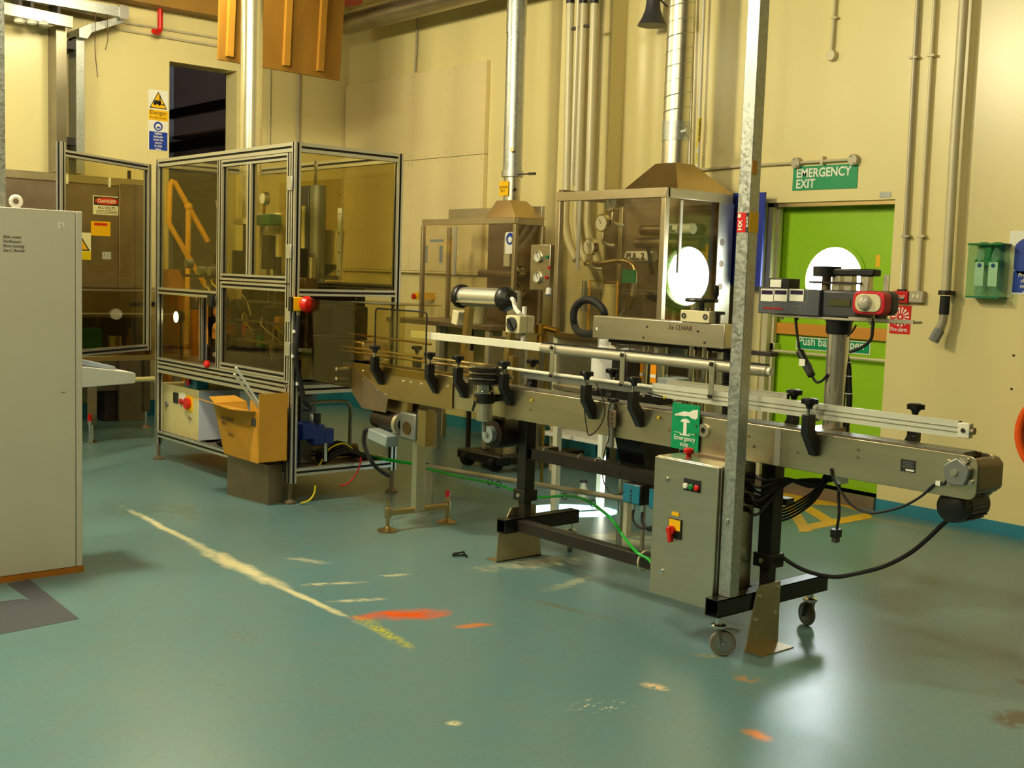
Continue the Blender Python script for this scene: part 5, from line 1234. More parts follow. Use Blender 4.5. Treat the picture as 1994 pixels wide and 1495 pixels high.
for k, (px0, px1) in enumerate((((459, 715), (502, 782)), ((456, 728), (497, 785)))):
    q0 = pt(*px0, 'X', 3.40); q1 = pt(*px1, 'X', 3.56)
    q2 = q1 + (q1 - q0) * 0.9
    b = B().bar(q0, q2, 0.013, 0.013)
    single('plastic_channel', ('upper' if k == 0 else 'lower') + ' white plastic strip poking out of the carton', 'strip', b, 'white_plastic' if k == 0 else 'white_bar', 'strips in the carton')

# ------------------------------------------------------------------ conveyor
CX0, CX1, CZ0, CZ1 = 3.95, 4.085, 0.795, 0.955
cv = thing('slat_conveyor', 'long narrow stainless slat conveyor across the foreground', 'conveyor', (4.05, 4.0, 0))
def side_plate(y0, y1, x, d, z0=CZ0, z1=CZ1, rounded=False, nm='side_plate', mat='steel_h'):
    if rounded:
        r = 0.035; poly = [(y1, z0), (y1, z1)]
        poly += [(y0 + r - r * math.sin(a * math.pi / 12), z1 - r + r * math.cos(a * math.pi / 12)) for a in range(7)]
        poly += [(y0 + r - r * math.cos(a * math.pi / 12), z0 + r - r * math.sin(a * math.pi / 12)) for a in range(7)]
        b = B().prism(poly, 'X', x, x + d)
    else: b = B().box(x, x + d, y0, y1, z0, z1)
    return part(nm, b, mat, cv, 0.002)
side_plate(2.03, 3.86, CX0, 0.004, rounded=True); side_plate(3.864, 5.16, CX0, 0.004)
side_plate(2.03, 5.16, CX1 - 0.004, 0.004, rounded=True)
side_plate(5.10, 6.12, CX0 - 0.01, 0.005, 0.785, 0.975, mat='steel_brown'); side_plate(5.10, 6.9, CX1 + 0.0, 0.005, 0.785, 0.975, mat='steel_brown')
part('side_plate', B().prism([(6.12, 0.955), (6.12, 0.79), (6.0, 0.70), (5.74, 0.70), (5.72, 0.79)], 'X', CX0 - 0.014, CX0 - 0.010), 'steel_dirty', cv)
part('end_cap', B().prism([(2.045, CZ0 + 0.02), (2.025, CZ0 + 0.035), (2.025, CZ1 - 0.035), (2.045, CZ1 - 0.012), (2.07, CZ1 - 0.01), (2.07, CZ0 + 0.02)], 'X', CX0 + 0.006, CX1 + 0.05), 'steel_dirty', cv, 0.008)
part('bed', B().box(CX0 + 0.005, CX1 - 0.005, 2.09, 6.9, CZ1 - 0.02, CZ1 - 0.008), 'steel_dirty', cv)
part('bottom_pan', B().box(CX0 + 0.004, CX1 - 0.004, 2.07, 5.16, CZ0 + 0.002, CZ0 + 0.006), 'steel_dirty', cv)
# slats of the chain, one by one
sl0 = None
for k in range(126):
    y = 2.10 + k * 0.0382
    if sl0 is None:
        sl0 = part('slat', B().box(CX0 + 0.022, CX1 - 0.018, y, y + 0.0362, CZ1 - 0.007, CZ1 + 0.006), 'grey_alu', cv)
    else:
        o = sl0.copy(); COL.objects.link(o); o.parent = cv; o.location.y = k * 0.0382
for x in (CX0 + 0.008, CX1 - 0.014): part('wear_strip', B().box(x, x + 0.010, 2.09, 5.9, CZ1 - 0.008, CZ1 + 0.002), 'steel_dirty', cv)
for (y, z) in ((2.52, 0.915), (2.52, 0.885), (2.72, 0.865), (2.80, 0.865), (3.05, 0.90), (3.02, 0.86), (4.45, 0.90), (4.45, 0.86), (4.95, 0.88), (5.05, 0.87), (3.5, 0.87)):
    part('bolt', B().cyl((CX0, y, z), (CX0 - 0.003, y, z), 0.006, n=8), 'steel_dirty', cv)
for (px) in ((785, 742), (800, 744), (820, 747), (706, 722), (706, 740), (735, 760), (750, 768), (872, 752)):
    q = pt(*px, 'X', CX0 - 0.012); part('bolt', B().cyl((CX0 - 0.008, q.y, q.z), (CX0 - 0.016, q.y, q.z), 0.008, n=8), 'chrome', cv)
q = pt(1370, 838, 'X', CX0 - 0.006)
part('round_collar', B().ring((CX0, q.y, q.z), (CX0 - 0.010, q.y, q.z), 0.030, 0.013, 24), 'steel', cv)
part('collar_hole', B().cyl((CX0, q.y, q.z), (CX0 - 0.002, q.y, q.z), 0.0135, n=16), 'ink', cv)
a = pt(1755, 893, 'X', CX0); c = pt(1782, 921, 'X', CX0)
npl = part('name_plate', B().box(CX0 - 0.002, CX0, c.y, a.y, c.z, a.z), 'ink', cv)
for k in range(5):
    z = a.z - 0.006 - k * 0.0055; part('print_line', B().box(CX0 - 0.0026, CX0 - 0.002, c.y + 0.006 + 0.004 * (k % 3), a.y - 0.006 - 0.004 * (k % 2), z - 0.0016, z), 'grey_alu', npl)
part('serial_field', B().box(CX0 - 0.0026, CX0 - 0.002, c.y + 0.004, a.y - 0.022, c.z + 0.004, c.z + 0.011), 'sign_white', npl)
part('reflective_strip', B().box(CX0 - 0.0015, CX0, 2.885, 2.915, CZ0 + 0.002, CZ1 - 0.002), 'alu', cv)
# bearing housing at the near end
q = pt(1863, 920, 'X', CX0 - 0.02)
bh = part('bearing_housing', B().prism([(q.y + r * math.cos(t), q.z + r * math.sin(t)) for t, r in [(k * math.pi / 5 + 0.3, 0.047 if k % 2 else 0.054) for k in range(10)]], 'X', CX0 - 0.028, CX0), 'grey_alu', cv, 0.004)
part('shaft_end', B().cyl((CX0 - 0.034, q.y + 0.005, q.z), (CX0 - 0.028, q.y + 0.005, q.z), 0.013, n=14), 'steel', bh)
for an in (0.6, 2.1, 3.7, 5.3): part('ear_bolt', B().cyl((CX0 - 0.012, q.y + 0.055 * math.cos(an), q.z + 0.055 * math.sin(an)), (CX0, q.y + 0.055 * math.cos(an), q.z + 0.055 * math.sin(an)), 0.010, n=10), 'steel', bh)
# drive motor under the near end
q = pt(1852, 990, 'X', 3.985)
dm = part('drive_motor', B().cyl((4.01, q.y, q.z + 0.005), (4.17, q.y - 0.0, q.z + 0.005), 0.056, n=24), 'dark_grey', cv)
part('fan_cover', B().lathe([(0.0, 0), (0.042, 0.0), (0.058, 0.010), (0.062, 0.04)], (3.975, q.y, q.z + 0.005), (1, 0, 0), 28), 'black_plastic', dm)
for k in range(20):
    an = 2 * math.pi * k / 20; u = Vector((0, math.cos(an), math.sin(an)))
    cc = Vector((4.03, q.y, q.z + 0.005))
    part('fin', B().bar(cc + u * 0.058, cc + u * 0.058 + Vector((0.13, 0, 0)), 0.012 if abs(u.z) > .5 else 0.004, 0.004 if abs(u.z) > .5 else 0.012), 'dark_grey', dm)
part('motor_mount', B().box(4.09, 4.22, q.y - 0.05, q.y + 0.05, q.z + 0.05, CZ0 + 0.03), 'steel_dirty', cv)
part('sensor_plug', B().box(CX0 - 0.012, CX0, *sorted((pt(1825, 936, 'X', CX0).y, pt(1834, 940, 'X', CX0).y)), pt(1830, 945, 'X', CX0).z, pt(1830, 936, 'X', CX0).z), 'sign_white', cv)

# frame: legs, feet, stretchers
def leg(y, x, ztop):
    part('leg', B().box(x, x + 0.07, y - 0.035, y + 0.035, 0.36, ztop), 'black_paint', cv, 0.004)
    part('leg_insert', B().box(x + 0.01, x + 0.06, y - 0.025, y + 0.025, 0.22, 0.36), 'rust_black', cv, 0.003)
    c_ = part('leg_clamp', B().box(x - 0.012, x + 0.082, y - 0.047, y + 0.047, 0.335, 0.395), 'black_paint', cv, 0.003)
    part('clamp_bolt', B().cyl((x - 0.02, y, 0.365), (x - 0.012, y, 0.365), 0.012, n=6), 'steel', c_)
leg(3.0, 4.03, CZ0); leg(4.66, 4.085, CZ0)
def foot_bar(x0, x1, y):
    b = B(); t_ = 0.004
    for z in (0.172, 0.241): b.box(x0, x1, y - 0.034, y + 0.034, z, z + t_)
    for yy in (y - 0.034, y + 0.030): b.box(x0, x1, yy, yy + t_, 0.172, 0.245)
    return part('foot_bar', b, 'black_paint', cv)
fb = foot_bar(3.70, 4.47, 3.0); foot_bar(3.955, 4.50, 4.66)
part('stretcher', B().box(4.04, 4.10, 3.03, 4.63, 0.176, 0.236), 'rust_black', cv, 0.003)
part('stretcher', B().box(4.10, 4.17, 3.05, 4.63, 0.565, 0.625), 'rust_black', cv, 0.003)
part('stretcher', B().box(4.24, 4.30, 3.05, 4.63, 0.57, 0.60), 'black_paint', cv, 0.003)
part('cross_tie', B().box(4.10, 4.30, 4.60, 4.66, 0.57, 0.62), 'black_paint', cv)
for px in ((1062, 876), (1130, 893), (1163, 905)):
    q = pt(*px, 'X', 4.13); part('cable_tie', B().torus((4.13, q.y, 0.625), (0, 1, 0.3), 0.02, 0.003, 12, 5), 'cream_box', cv)
q = pt(1250, 1090, 'X', 4.05); part('cable_tie', B().torus((4.07, q.y, 0.205), (0, 1, 0.1), 0.048, 0.005, 16, 6), 'cream_box', cv)
# casters
def caster(x, y, ang, braked, zt=0.172):
    d = Vector((math.cos(ang), math.sin(ang), 0)); n_ = Vector((-d.y, d.x, 0)); c = Vector((x, y, 0)) + d * 0.02
    w_ = part('caster', B().lathe([(0.022, 0.135), (0.034, 0.13), (0.034, 0.12), (0.02, 0.115)], (x, y, 0.0), n=18).cyl((x, y, 0.13), (x, y, zt), 0.014, n=12), 'chrome', cv)
    for s_ in (-1, 1):
        part('fork', B().bar(Vector((x, y, 0.122)) + n_ * (0.02 * s_), c + n_ * (0.02 * s_) + Vector((0, 0, 0.045)), 0.004, 0.03), 'grey_alu', w_)
    cw = c + Vector((0, 0, 0.054))
    part('wheel', B().lathe([(0.034, -0.014), (0.050, -0.013), (0.054, -0.006), (0.054, 0.006), (0.050, 0.013), (0.034, 0.014)], cw, n_, 24), 'wheel_rubber', w_)
    part('hub', B().cyl(cw - n_ * 0.015, cw + n_ * 0.015, 0.034, n=20), 'grey_alu', w_)
    part('axle', B().cyl(cw - n_ * 0.024, cw + n_ * 0.024, 0.006, n=8), 'chrome', w_)
    if braked: part('brake_pedal', B().bar(Vector((x, y, 0.118)), Vector((x, y, 0.108)) + d * 0.085, 0.03, 0.006), 'grey_alu', w_)
caster(3.75, 3.0, -0.9, True); caster(4.42, 3.02, 1.2, False); caster(4.47, 4.66, 0.9, False)
# floor plates
def floor_plate(y, x0, x1, fy, zt, nm='floor_plate'):
    poly = [(x0, 0.0), (x1, 0.0), (x1 - 0.005, zt), (x0 + 0.09, zt), (x0 + 0.06, zt - 0.03)]
    p_ = part(nm, B().prism(poly, 'Y', y - 0.003, y + 0.003), 'plate_steel', cv)
    part('flange', B().box(x0, x1, min(y, y + fy), max(y, y + fy), 0, 0.005), 'plate_steel', p_)
    for x, z in ((x0 + 0.06, 0.13), (x1 - 0.03, 0.14), (x0 + 0.08, 0.23), (x1 - 0.02, 0.25)): part('bolt', B().cyl((x, y - 0.010, z), (x, y, z), 0.008, n=6), 'steel', p_)
floor_plate(2.955, 3.875, 4.10, -0.085, 0.275); 
pl = part('floor_plate', B().prism([(3.965, 0), (4.29, 0), (4.26, 0.165), (3.975, 0.165)], 'Y', 4.70, 4.706), 'plate_steel', cv)
part('flange', B().box(3.965, 4.29, 4.70, 4.79, 0, 0.005), 'plate_steel', pl)
part('floor_plate', B().prism([(4.03, 0.24), (4.24, 0.24), (4.24, 0.285), (4.22, 0.295), (4.06, 0.29)], 'Y', 4.70, 4.706), 'plate_steel', cv)
# far support stand
part('support_column', B().box(4.08, 4.15, 5.61, 5.66, 0.10, 0.785), 'steel', cv, 0.003)
part('support_gusset', B().box(4.05, 4.20, 5.56, 5.70, 0.70, 0.785), 'steel_dirty', cv, 0.003)
part('support_foot_bar', B().box(3.91, 4.335, 5.62, 5.66, 0.095, 0.125), 'steel_brown', cv, 0.003)
for k, x in enumerate((3.90, 4.345)):
    f_ = part('levelling_foot', B().lathe([(0.062, 0), (0.062, 0.010), (0.018, 0.025), (0.012, 0.03), (0.012, 0.08), (0.020, 0.08), (0.020, 0.14), (0.010, 0.145), (0.010, 0.19)], (x, 5.64, 0), n=18), 'steel_brown', cv)
    if k: part('cap', B().cyl((x, 5.64, 0.165), (x, 5.64, 0.205), 0.015, n=12), 'red', f_)

# guide rails
ra = part('upper_guide_rail', B().box(3.955, 3.985, 4.395, 5.53, 1.165, 1.205), 'white_bar', cv, 0.002)
part('upper_guide_tube', B().tube([(3.97, 4.395, 1.182), (3.97, 2.985, 1.182)], 0.024, 16), 'pipe_grey', cv)
part('tube_top_strip', B().box(3.962, 3.978, 2.985, 4.395, 1.206, 1.212), 'black_rubber', cv)
part('tube_end', B().cyl((3.97, 2.985, 1.182), (3.97, 2.965, 1.182), 0.018, n=12), 'white_bar', cv)
part('lower_guide_rod', B().tube([(3.97, 4.80, 1.055), (3.97, 3.35, 1.055)], 0.009, 10), 'white_bar', cv)
part('lower_guide_angle', B().box(3.975, 3.985, 3.40, 4.55, 1.015, 1.045), 'grey_alu', cv)
def ext_rail(x, y0, y1, z):
    b = B()
    for dz, hh in ((-0.024, 0.016), (-0.004, 0.012), (0.018, 0.022)): b.box(x - 0.012, x + 0.012, y0, y1, z + dz - hh / 2, z + dz + hh / 2)
    b.box(x - 0.006, x + 0.010, y0, y1, z - 0.03, z + 0.028)
    part('extruded_rail', b, 'alu_pale', cv)
ext_rail(3.97, 2.12, 3.62, 1.045); ext_rail(4.10, 2.97, 3.65, 1.055)
e_ = part('rail_end', B().box(3.955, 3.985, 2.075, 2.12, 1.015, 1.07), 'white_bar', cv, 0.003)
part('rail_screw', B().cyl((3.955, 2.098, 1.043), (3.95, 2.098, 1.043), 0.008, n=10), 'dark_steel', e_)
part('rail_tip', B().cyl((3.97, 2.075, 1.043), (3.97, 2.062, 1.043), 0.013, n=10), 'steel_dirty', e_)
for y in (4.29, 3.80, 3.26):
    t_ = part('rail_hanger', B().box(3.938, 3.944, y - 0.014, y + 0.014, 1.035, 1.205), 'steel', cv, 0.002)
    for z in (1.05, 1.19): part('bolt', B().cyl((3.938, y, z), (3.928, y, z), 0.009, n=8), 'dark_steel', t_)
part('far_guide_rod', B().tube([(4.08, 6.4, 1.135), (4.08, 5.5, 1.125)], 0.007, 8), 'brass', cv)
for z in (1.035, 1.06): part('near_guide_rod', B().tube([(3.96, 6.3, z), (3.96, 4.75, z)], 0.008, 8), 'steel_brown', cv)

# clamp brackets with star knobs
def bracket(label, x, y, mirror=1):
    t_ = thing('rail_clamp', label, 'clamp', (0, 0, 0), 'rail clamps along the conveyor')
    prof = [(0.0, 0.865), (0.0, 0.935), (-0.035, 0.975), (-0.035, 1.035), (-0.082, 1.035), (-0.082, 0.955), (-0.02, 0.865)]
    part('arm', B().prism([(p_[0] * mirror, p_[1]) for p_ in prof], 'Y', -0.018, 0.018), 'black_plastic', t_, 0.003)
    part('stem', B().cyl((-0.058 * mirror, 0, 1.03), (-0.058 * mirror, 0, 1.075), 0.010, n=10), 'chrome', t_)
    kn = part('knob', B().lathe([(0.012, 0), (0.015, 0.012), (0.026, 0.022), (0.028, 0.034), (0.020, 0.042), (0, 0.044)], (-0.058 * mirror, 0, 1.058), n=18), 'black_plastic', t_)
    for k in range(5):
        an = 2 * math.pi * k / 5; part('lobe', B().cyl((-0.058 * mirror + 0.026 * math.cos(an), 0.026 * math.sin(an), 1.078), (-0.058 * mirror + 0.026 * math.cos(an), 0.026 * math.sin(an), 1.098), 0.009, n=8), 'black_plastic', kn)
    part('bolt', B().cyl((-0.012 * mirror, 0, 0.895), (-0.026 * mirror, 0, 0.887), 0.009, n=8), 'steel', t_)
    part('clamp_pin', B().cyl((-0.02 * mirror, -0.026, 1.015), (-0.02 * mirror, 0.026, 1.015), 0.008, n=8), 'steel', t_)
    return t_
NEAR = [(5.79, 'black knob clamp nearest the machine guard'), (5.25, 'black knob clamp left of the disc unit, second from it'), (4.99, 'black knob clamp just left of the stacked disc unit'), (4.60, 'black knob clamp just right of the stacked disc unit'),
        (3.985, 'black knob clamp above the dangling thin cable'), (3.672, 'black knob clamp left of the green emergency stop sign'), (2.715, 'black knob clamp on the beam right of the galvanised post')]
br = bracket(NEAR[0][1], CX0, NEAR[0][0]); br.location = (CX0 - 0.008, NEAR[0][0], 0.0)
for y, lab in NEAR[1:]: dup(br, (CX0, y, 0), lab)
FAR = [(5.72, 'far-side black knob clamp behind the clear screen'), (4.66, 'far-side black knob clamp right of the disc unit'), (4.06, 'far-side tilted black knob in front of the white jug'), (2.97, 'far-side black knob clamp next to the galvanised post'), (2.40, 'far-side black knob clamp near the conveyor end')]
fbk = bracket(FAR[0][1], CX1, FAR[0][0], -1); fbk.location = (CX1, FAR[0][0], 0)
for y, lab in FAR[1:]: dup(fbk, (CX1, y, 0), lab)

# clear tunnel and screen at the guard
tn = thing('clear_tunnel', 'smoky clear tunnel over the conveyor at the machine guard', 'guard', (4.05, 6.3, 0.85))
part('side_sheet', B().box(3.872, 3.877, 6.0, 6.66, 0.83, 1.345), 'acrylic_smoke', tn)
part('side_sheet', B().box(4.24, 4.245, 6.0, 6.6, 0.95, 1.345), 'acrylic', tn)
part('top_sheet', B().box(3.872, 4.245, 5.62, 6.66, 1.345, 1.351), 'acrylic_smoke', tn)
for z in (0.93, 0.87): part('standoff', B().cyl((3.86, 6.18, z), (3.95, 6.18, z), 0.012, n=10), 'chrome', tn)
part('inner_block', B().box(3.90, 4.1, 6.28, 6.55, 0.83, 1.12), 'machine_dark', tn, 0.008)
part('inner_block', B().box(4.0, 4.2, 6.1, 6.3, 0.98, 1.10), 'steel_brown', tn, 0.008)
sc = thing('clear_screen', 'small clear screen with black edging above the conveyor', 'screen', (3.95, 5.6, 0.97))
part('sheet', B().box(3.93, 3.934, 5.345, 5.865, 0.93, 1.318), 'acrylic', sc)
ed = [(3.932, 5.865, 0.95), (3.932, 5.865, 1.30), (3.932, 5.86, 1.314), (3.932, 5.845, 1.32), (3.932, 5.365, 1.32), (3.932, 5.35, 1.314), (3.932, 5.345, 1.30), (3.932, 5.345, 1.02)]
part('edging', B().tube(ed, 0.005, 6), 'black_rubber', sc)

# stacked disc unit clipped on the beam
dc = thing('disc_unit', 'stacked polished disc unit on a black clamp at the conveyor side', 'disc unit', (3.87, 4.72, 0.72))
cx, cy = 3.865, 4.72
for k, (z, mt) in enumerate(((1.068, 'chrome'), (1.052, 'black_plastic'), (1.036, 'chrome'), (1.020, 'black_plastic'), (1.006, 'chrome'), (0.992, 'black_plastic'))):
    part('disc', B().cyl((cx, cy, z - (0.007 if mt == 'chrome' else 0.012)), (cx, cy, z), 0.093 if mt == 'chrome' else 0.088, n=32), mt, dc)
part('rim_base', B().lathe([(0.05, 0.0), (0.09, 0.012), (0.09, 0.022)], (cx, cy, 0.966), n=32), 'machine_dark', dc)
part('neck', B().lathe([(0.058, 0), (0.058, 0.012), (0.046, 0.014), (0.046, 0.045)], (cx, cy, 0.922), n=28), 'chrome', dc)
part('clamp', B().lathe([(0.05, 0), (0.056, 0.008), (0.056, 0.045), (0.05, 0.052)], (cx, cy, 0.87), n=28), 'black_plastic', dc)
part('clamp_arm', B().box(cx, CX0, cy - 0.03, cy + 0.03, 0.878, 0.915), 'black_plastic', dc)
part('screw', B().cyl((cx - 0.055, cy, 0.893), (cx - 0.062, cy, 0.893), 0.011, n=12), 'brass', dc)
part('lever', B().cyl((cx - 0.02, cy + 0.075, 0.82), (cx - 0.01, cy + 0.06, 0.89), 0.006, 0.010, 8), 'black_plastic', dc)
part('barrel', B().lathe([(0.0, 0), (0.038, 0), (0.042, 0.005), (0.040, 0.095)], (cx, cy, 0.775), n=28), 'steel', dc)
part('pin', B().cyl((cx, cy, 0.715), (cx, cy, 0.775), 0.012, n=12), 'grey_alu', dc)
# gear motor below
gm = thing('gear_motor', 'round gear motor with grey end cap under the conveyor', 'motor', (4.0, 4.73, 0.6))
q = pt(961, 845, 'X', 4.0)
part('body', B().lathe([(0.05, 0.0), (0.075, 0.01), (0.078, 0.04), (0.078, 0.15), (0.06, 0.16)], (3.985, q.y, q.z), (1, 0, 0), 28), 'machine_dark', gm)
part('end_cap', B().cyl((3.955, q.y, q.z), (3.99, q.y, q.z), 0.045, n=24), 'motor_grey', gm)
part('hub', B().cyl((3.948, q.y, q.z), (3.956, q.y, q.z), 0.012, n=12), 'grey_alu', gm)
part('hanger', B().box(4.03, 4.06, q.y - 0.03, q.y + 0.03, q.z + 0.06, CZ0 + 0.005), 'steel_dirty', gm)
part('cap_label', B().box(4.0, 4.05, q.y + 0.02, q.y + 0.06, q.z + 0.068, q.z + 0.082), 'cream_box', gm)

# left drive motor under the far section
lm = thing('drive_motor', 'dark ribbed drive motor with grey terminal box under the far conveyor end', 'motor', (4.0, 5.85, 0.55))
q = pt(765, 822, 'X', 4.0)
part('body', B().cyl((4.0, q.y + 0.16, q.z + 0.01), (4.0, q.y - 0.10, q.z), 0.062, n=24), 'machine_dark', lm)
part('end_ring', B().ring((4.0, q.y - 0.08, q.z), (4.0, q.y - 0.11, q.z), 0.07, 0.04, 24), 'steel', lm)
part('terminal_box', B().bar((3.93, q.y + 0.10, q.z - 0.075), (3.93, q.y - 0.10, q.z - 0.10), 0.09, 0.07), 'motor_grey', lm, 0.008)
part('gear_case', B().box(3.97, 4.06, q.y - 0.27, q.y - 0.11, q.z - 0.08, q.z + 0.08), 'grey_alu', lm, 0.01)
part('seal', B().cyl((3.965, q.y - 0.19, q.z - 0.01), (3.97, q.y - 0.19, q.z - 0.01), 0.04, n=20), 'machine_brown', lm)
part('flange_plate', B().box(3.98, 4.05, q.y - 0.36, q.y - 0.28, q.z - 0.10, q.z + 0.11), 'steel_brown', lm)
part('hanger', B().box(3.99, 4.03, q.y - 0.16, q.y + 0.10, q.z + 0.06, 0.79), 'steel_brown', lm)
part('cable', B().tube([(3.93, q.y + 0.11, q.z - 0.06), (3.93, q.y + 0.19, q.z - 0.07), (3.93, q.y + 0.20, q.z - 0.16), (3.97, q.y + 0.15, q.z - 0.28), (4.15, q.y + 0.25, q.z - 0.38)], 0.013, 8, sub=5), 'black_rubber', lm)

# emergency stop sign on the beam
a = pt(1310, 783, 'X', CX0 - 0.012); c = pt(1359, 880, 'X', CX0 - 0.012)
o = single('stop_sign', 'green Emergency stop sign with hand symbol on the conveyor beam', 'sign', B().box(CX0 - 0.012, CX0 - 0.009, c.y, a.y, c.z, a.z).box(CX0 - 0.009, CX0, c.y + 0.05, a.y - 0.05, c.z + 0.05, CZ1 - 0.03), 'green_sign')
xx = CX0 - 0.0135; w = a.y - c.y; h = a.z - c.z; yc = (a.y + c.y) / 2
text('Emergency\nstop', h * 0.15, (xx, yc, c.z + h * 0.20), '-X', 'sign_white', o, 'CENTER', bold=0.008, squeeze=0.92, space=0.85)
def yz(u, v): return (a.y - u * w, a.z - v * h)
hand = [(0.10, 0.25), (0.30, 0.20), (0.45, 0.16), (0.62, 0.17), (0.76, 0.11), (0.94, 0.09), (0.94, 0.26), (0.86, 0.31), (0.72, 0.29), (0.60, 0.25), (0.48, 0.27), (0.30, 0.27), (0.12, 0.285)]
part('hand_symbol', B().prism([yz(*p_) for p_ in hand], 'X', xx, xx + 0.0015), 'sign_white', o)
cap = [(0.33 + 0.0, 0.40)] + [(0.50 - 0.17 * math.cos(k * math.pi / 10), 0.40 - 0.08 * math.sin(k * math.pi / 10)) for k in range(11)]
part('button_symbol', B().prism([yz(*p_) for p_ in cap] , 'X', xx, xx + 0.0015), 'sign_white', o)
part('stem_symbol', B().box(xx, xx + 0.0015, yz(0.56, 0)[0], yz(0.44, 0)[0], yz(0, 0.66)[1], yz(0, 0.40)[1]), 'sign_white', o)
part('foot_symbol', B().box(xx, xx + 0.0015, yz(0.68, 0)[0], yz(0.32, 0)[0], yz(0, 0.69)[1], yz(0, 0.66)[1]), 'sign_white', o)
for u0, u1 in ((0.12, 0.36), (0.64, 0.86)): part('line_symbol', B().box(xx, xx + 0.0015, yz(u1, 0)[0], yz(u0, 0)[0], yz(0, 0.645)[1], yz(0, 0.633)[1]), 'sign_white', o)
for v in (0.44, 0.63): part('screw', B().cyl((xx, yz(0.90, 0)[0], yz(0, v)[1]), (xx - 0.002, yz(0.90, 0)[0], yz(0, v)[1]), 0.005, n=8), 'brass', o)

# control cabinet, post
kc = thing('control_cabinet', 'stainless control cabinet hung under the conveyor with push buttons', 'control cabinet', (3.88, 3.21, 0.17))
part('body', B().box(3.772, 4.0, 3.04, 3.40, 0.175, 0.785), 'steel', kc, 0.004)
part('door', B().box(3.755, 3.774, 3.043, 3.40, 0.175, 0.782), 'steel', kc, 0.003)
for px in ((1298, 933), (1289, 1112)):
    q = pt(*px, 'X', 3.755); part('lock', B().cyl((3.755, q.y, q.z), (3.748, q.y, q.z), 0.012, n=14), 'chrome', kc)
q = pt(1348, 945, 'X', 3.755)
bp_ = part('button_plate', B().box(3.752, 3.755, q.y - 0.046, q.y + 0.046, q.z - 0.026, q.z + 0.026), 'ink', kc)
for dy, mt in ((0.030, 'sign_white'), (0.0, 'green_box'), (-0.030, 'red')): part('push_button', B().lathe([(0.013, 0), (0.013, 0.008), (0.009, 0.012), (0, 0.012)], (3.752, q.y + dy, q.z - 0.006), (-1, 0, 0), 18), mt, bp_)
q = pt(1315, 1030, 'X', 3.755)
sw = part('isolator', B().box(3.75, 3.755, q.y - 0.036, q.y + 0.036, q.z - 0.04, q.z + 0.045), 'ink', kc)
part('isolator_face', B().box(3.748, 3.75, q.y - 0.032, q.y + 0.032, q.z - 0.004, q.z + 0.042), 'yellow', sw)
part('isolator_knob', B().cyl((3.75, q.y + 0.01, q.z - 0.005), (3.728, q.y + 0.01, q.z - 0.005), 0.020, n=16), 'red', sw)
part('isolator_handle', B().bar((3.732, q.y + 0.014, q.z + 0.012), (3.732, q.y + 0.004, q.z - 0.055), 0.02, 0.022), 'red', sw, 0.004)
part('isolator_label', B().box(3.752, 3.755, q.y - 0.018, q.y + 0.022, q.z + 0.058, q.z + 0.074), 'yellow', kc)
q = pt(1341, 884, 'X', 3.85)
part('emergency_mushroom', B().lathe([(0.012, 0), (0.012, 0.014), (0.022, 0.018), (0.024, 0.034), (0.018, 0.040), (0, 0.041)], (3.85, q.y, 0.785), n=20), 'red', kc)
part('hanger', B().box(3.90, 3.96, 3.1, 3.34, 0.785, 0.797), 'steel_dirty', kc)
part('side_bracket', B().box(3.83, 3.93, 3.02, 3.04, 0.40, 0.43), 'steel', kc)
for k in range(6):
    part('cable_gland', B().cyl((3.95 - 0.03 * (k % 2), 3.04, 0.735 - 0.028 * k), (3.95 - 0.03 * (k % 2), 3.012, 0.735 - 0.028 * k), 0.013, n=10), 'black_plastic', kc)
gp = thing('galvanised_post', 'galvanised steel post from floor frame to ceiling in the foreground', 'post', (3.80, 3.0, 0.245))
part('section', B().box(3.772, 3.832, 2.967, 3.029, 0.245, CEIL), 'galvanised', gp, 0.003)
a = pt(1449, 414, 'X', 3.771); c = pt(1469, 452, 'X', 3.771)
st = part('sticker', B().box(3.7705, 3.772, 2.968, 3.026, c.z, a.z), 'red_sign', gp)
part('sticker_black', B().box(3.770, 3.7705, 2.968, 2.982, c.z, a.z), 'ink', st)
text('HX', 0.028, (3.7695, 3.000, c.z + 0.008), '-X', 'sign_white', st, bold=0.03, spin=math.pi / 2)
text('BLACK', 0.014, (3.7695, 2.970, c.z + 0.02), '-X', 'sign_white', st, bold=0.02, spin=math.pi / 2)
part('sticker_logo', B().box(3.7695, 3.7705, 3.008, 3.023, a.z - 0.02, a.z - 0.005), 'sign_white', st)
part('yellow_sticker', B().box(3.773, 3.831, 2.9655, 2.967, c.z, a.z + 0.003), 'yellow', gp)
part('rust_patch', B().box(3.775, 3.805, 2.966, 2.967, 1.98, 2.035), 'wood_orange', gp)
q = pt(1430, 1018, 'X', 3.77); part('bolt', B().cyl((3.772, 3.0, q.z), (3.764, 3.0, q.z), 0.010, n=8), 'steel', gp)

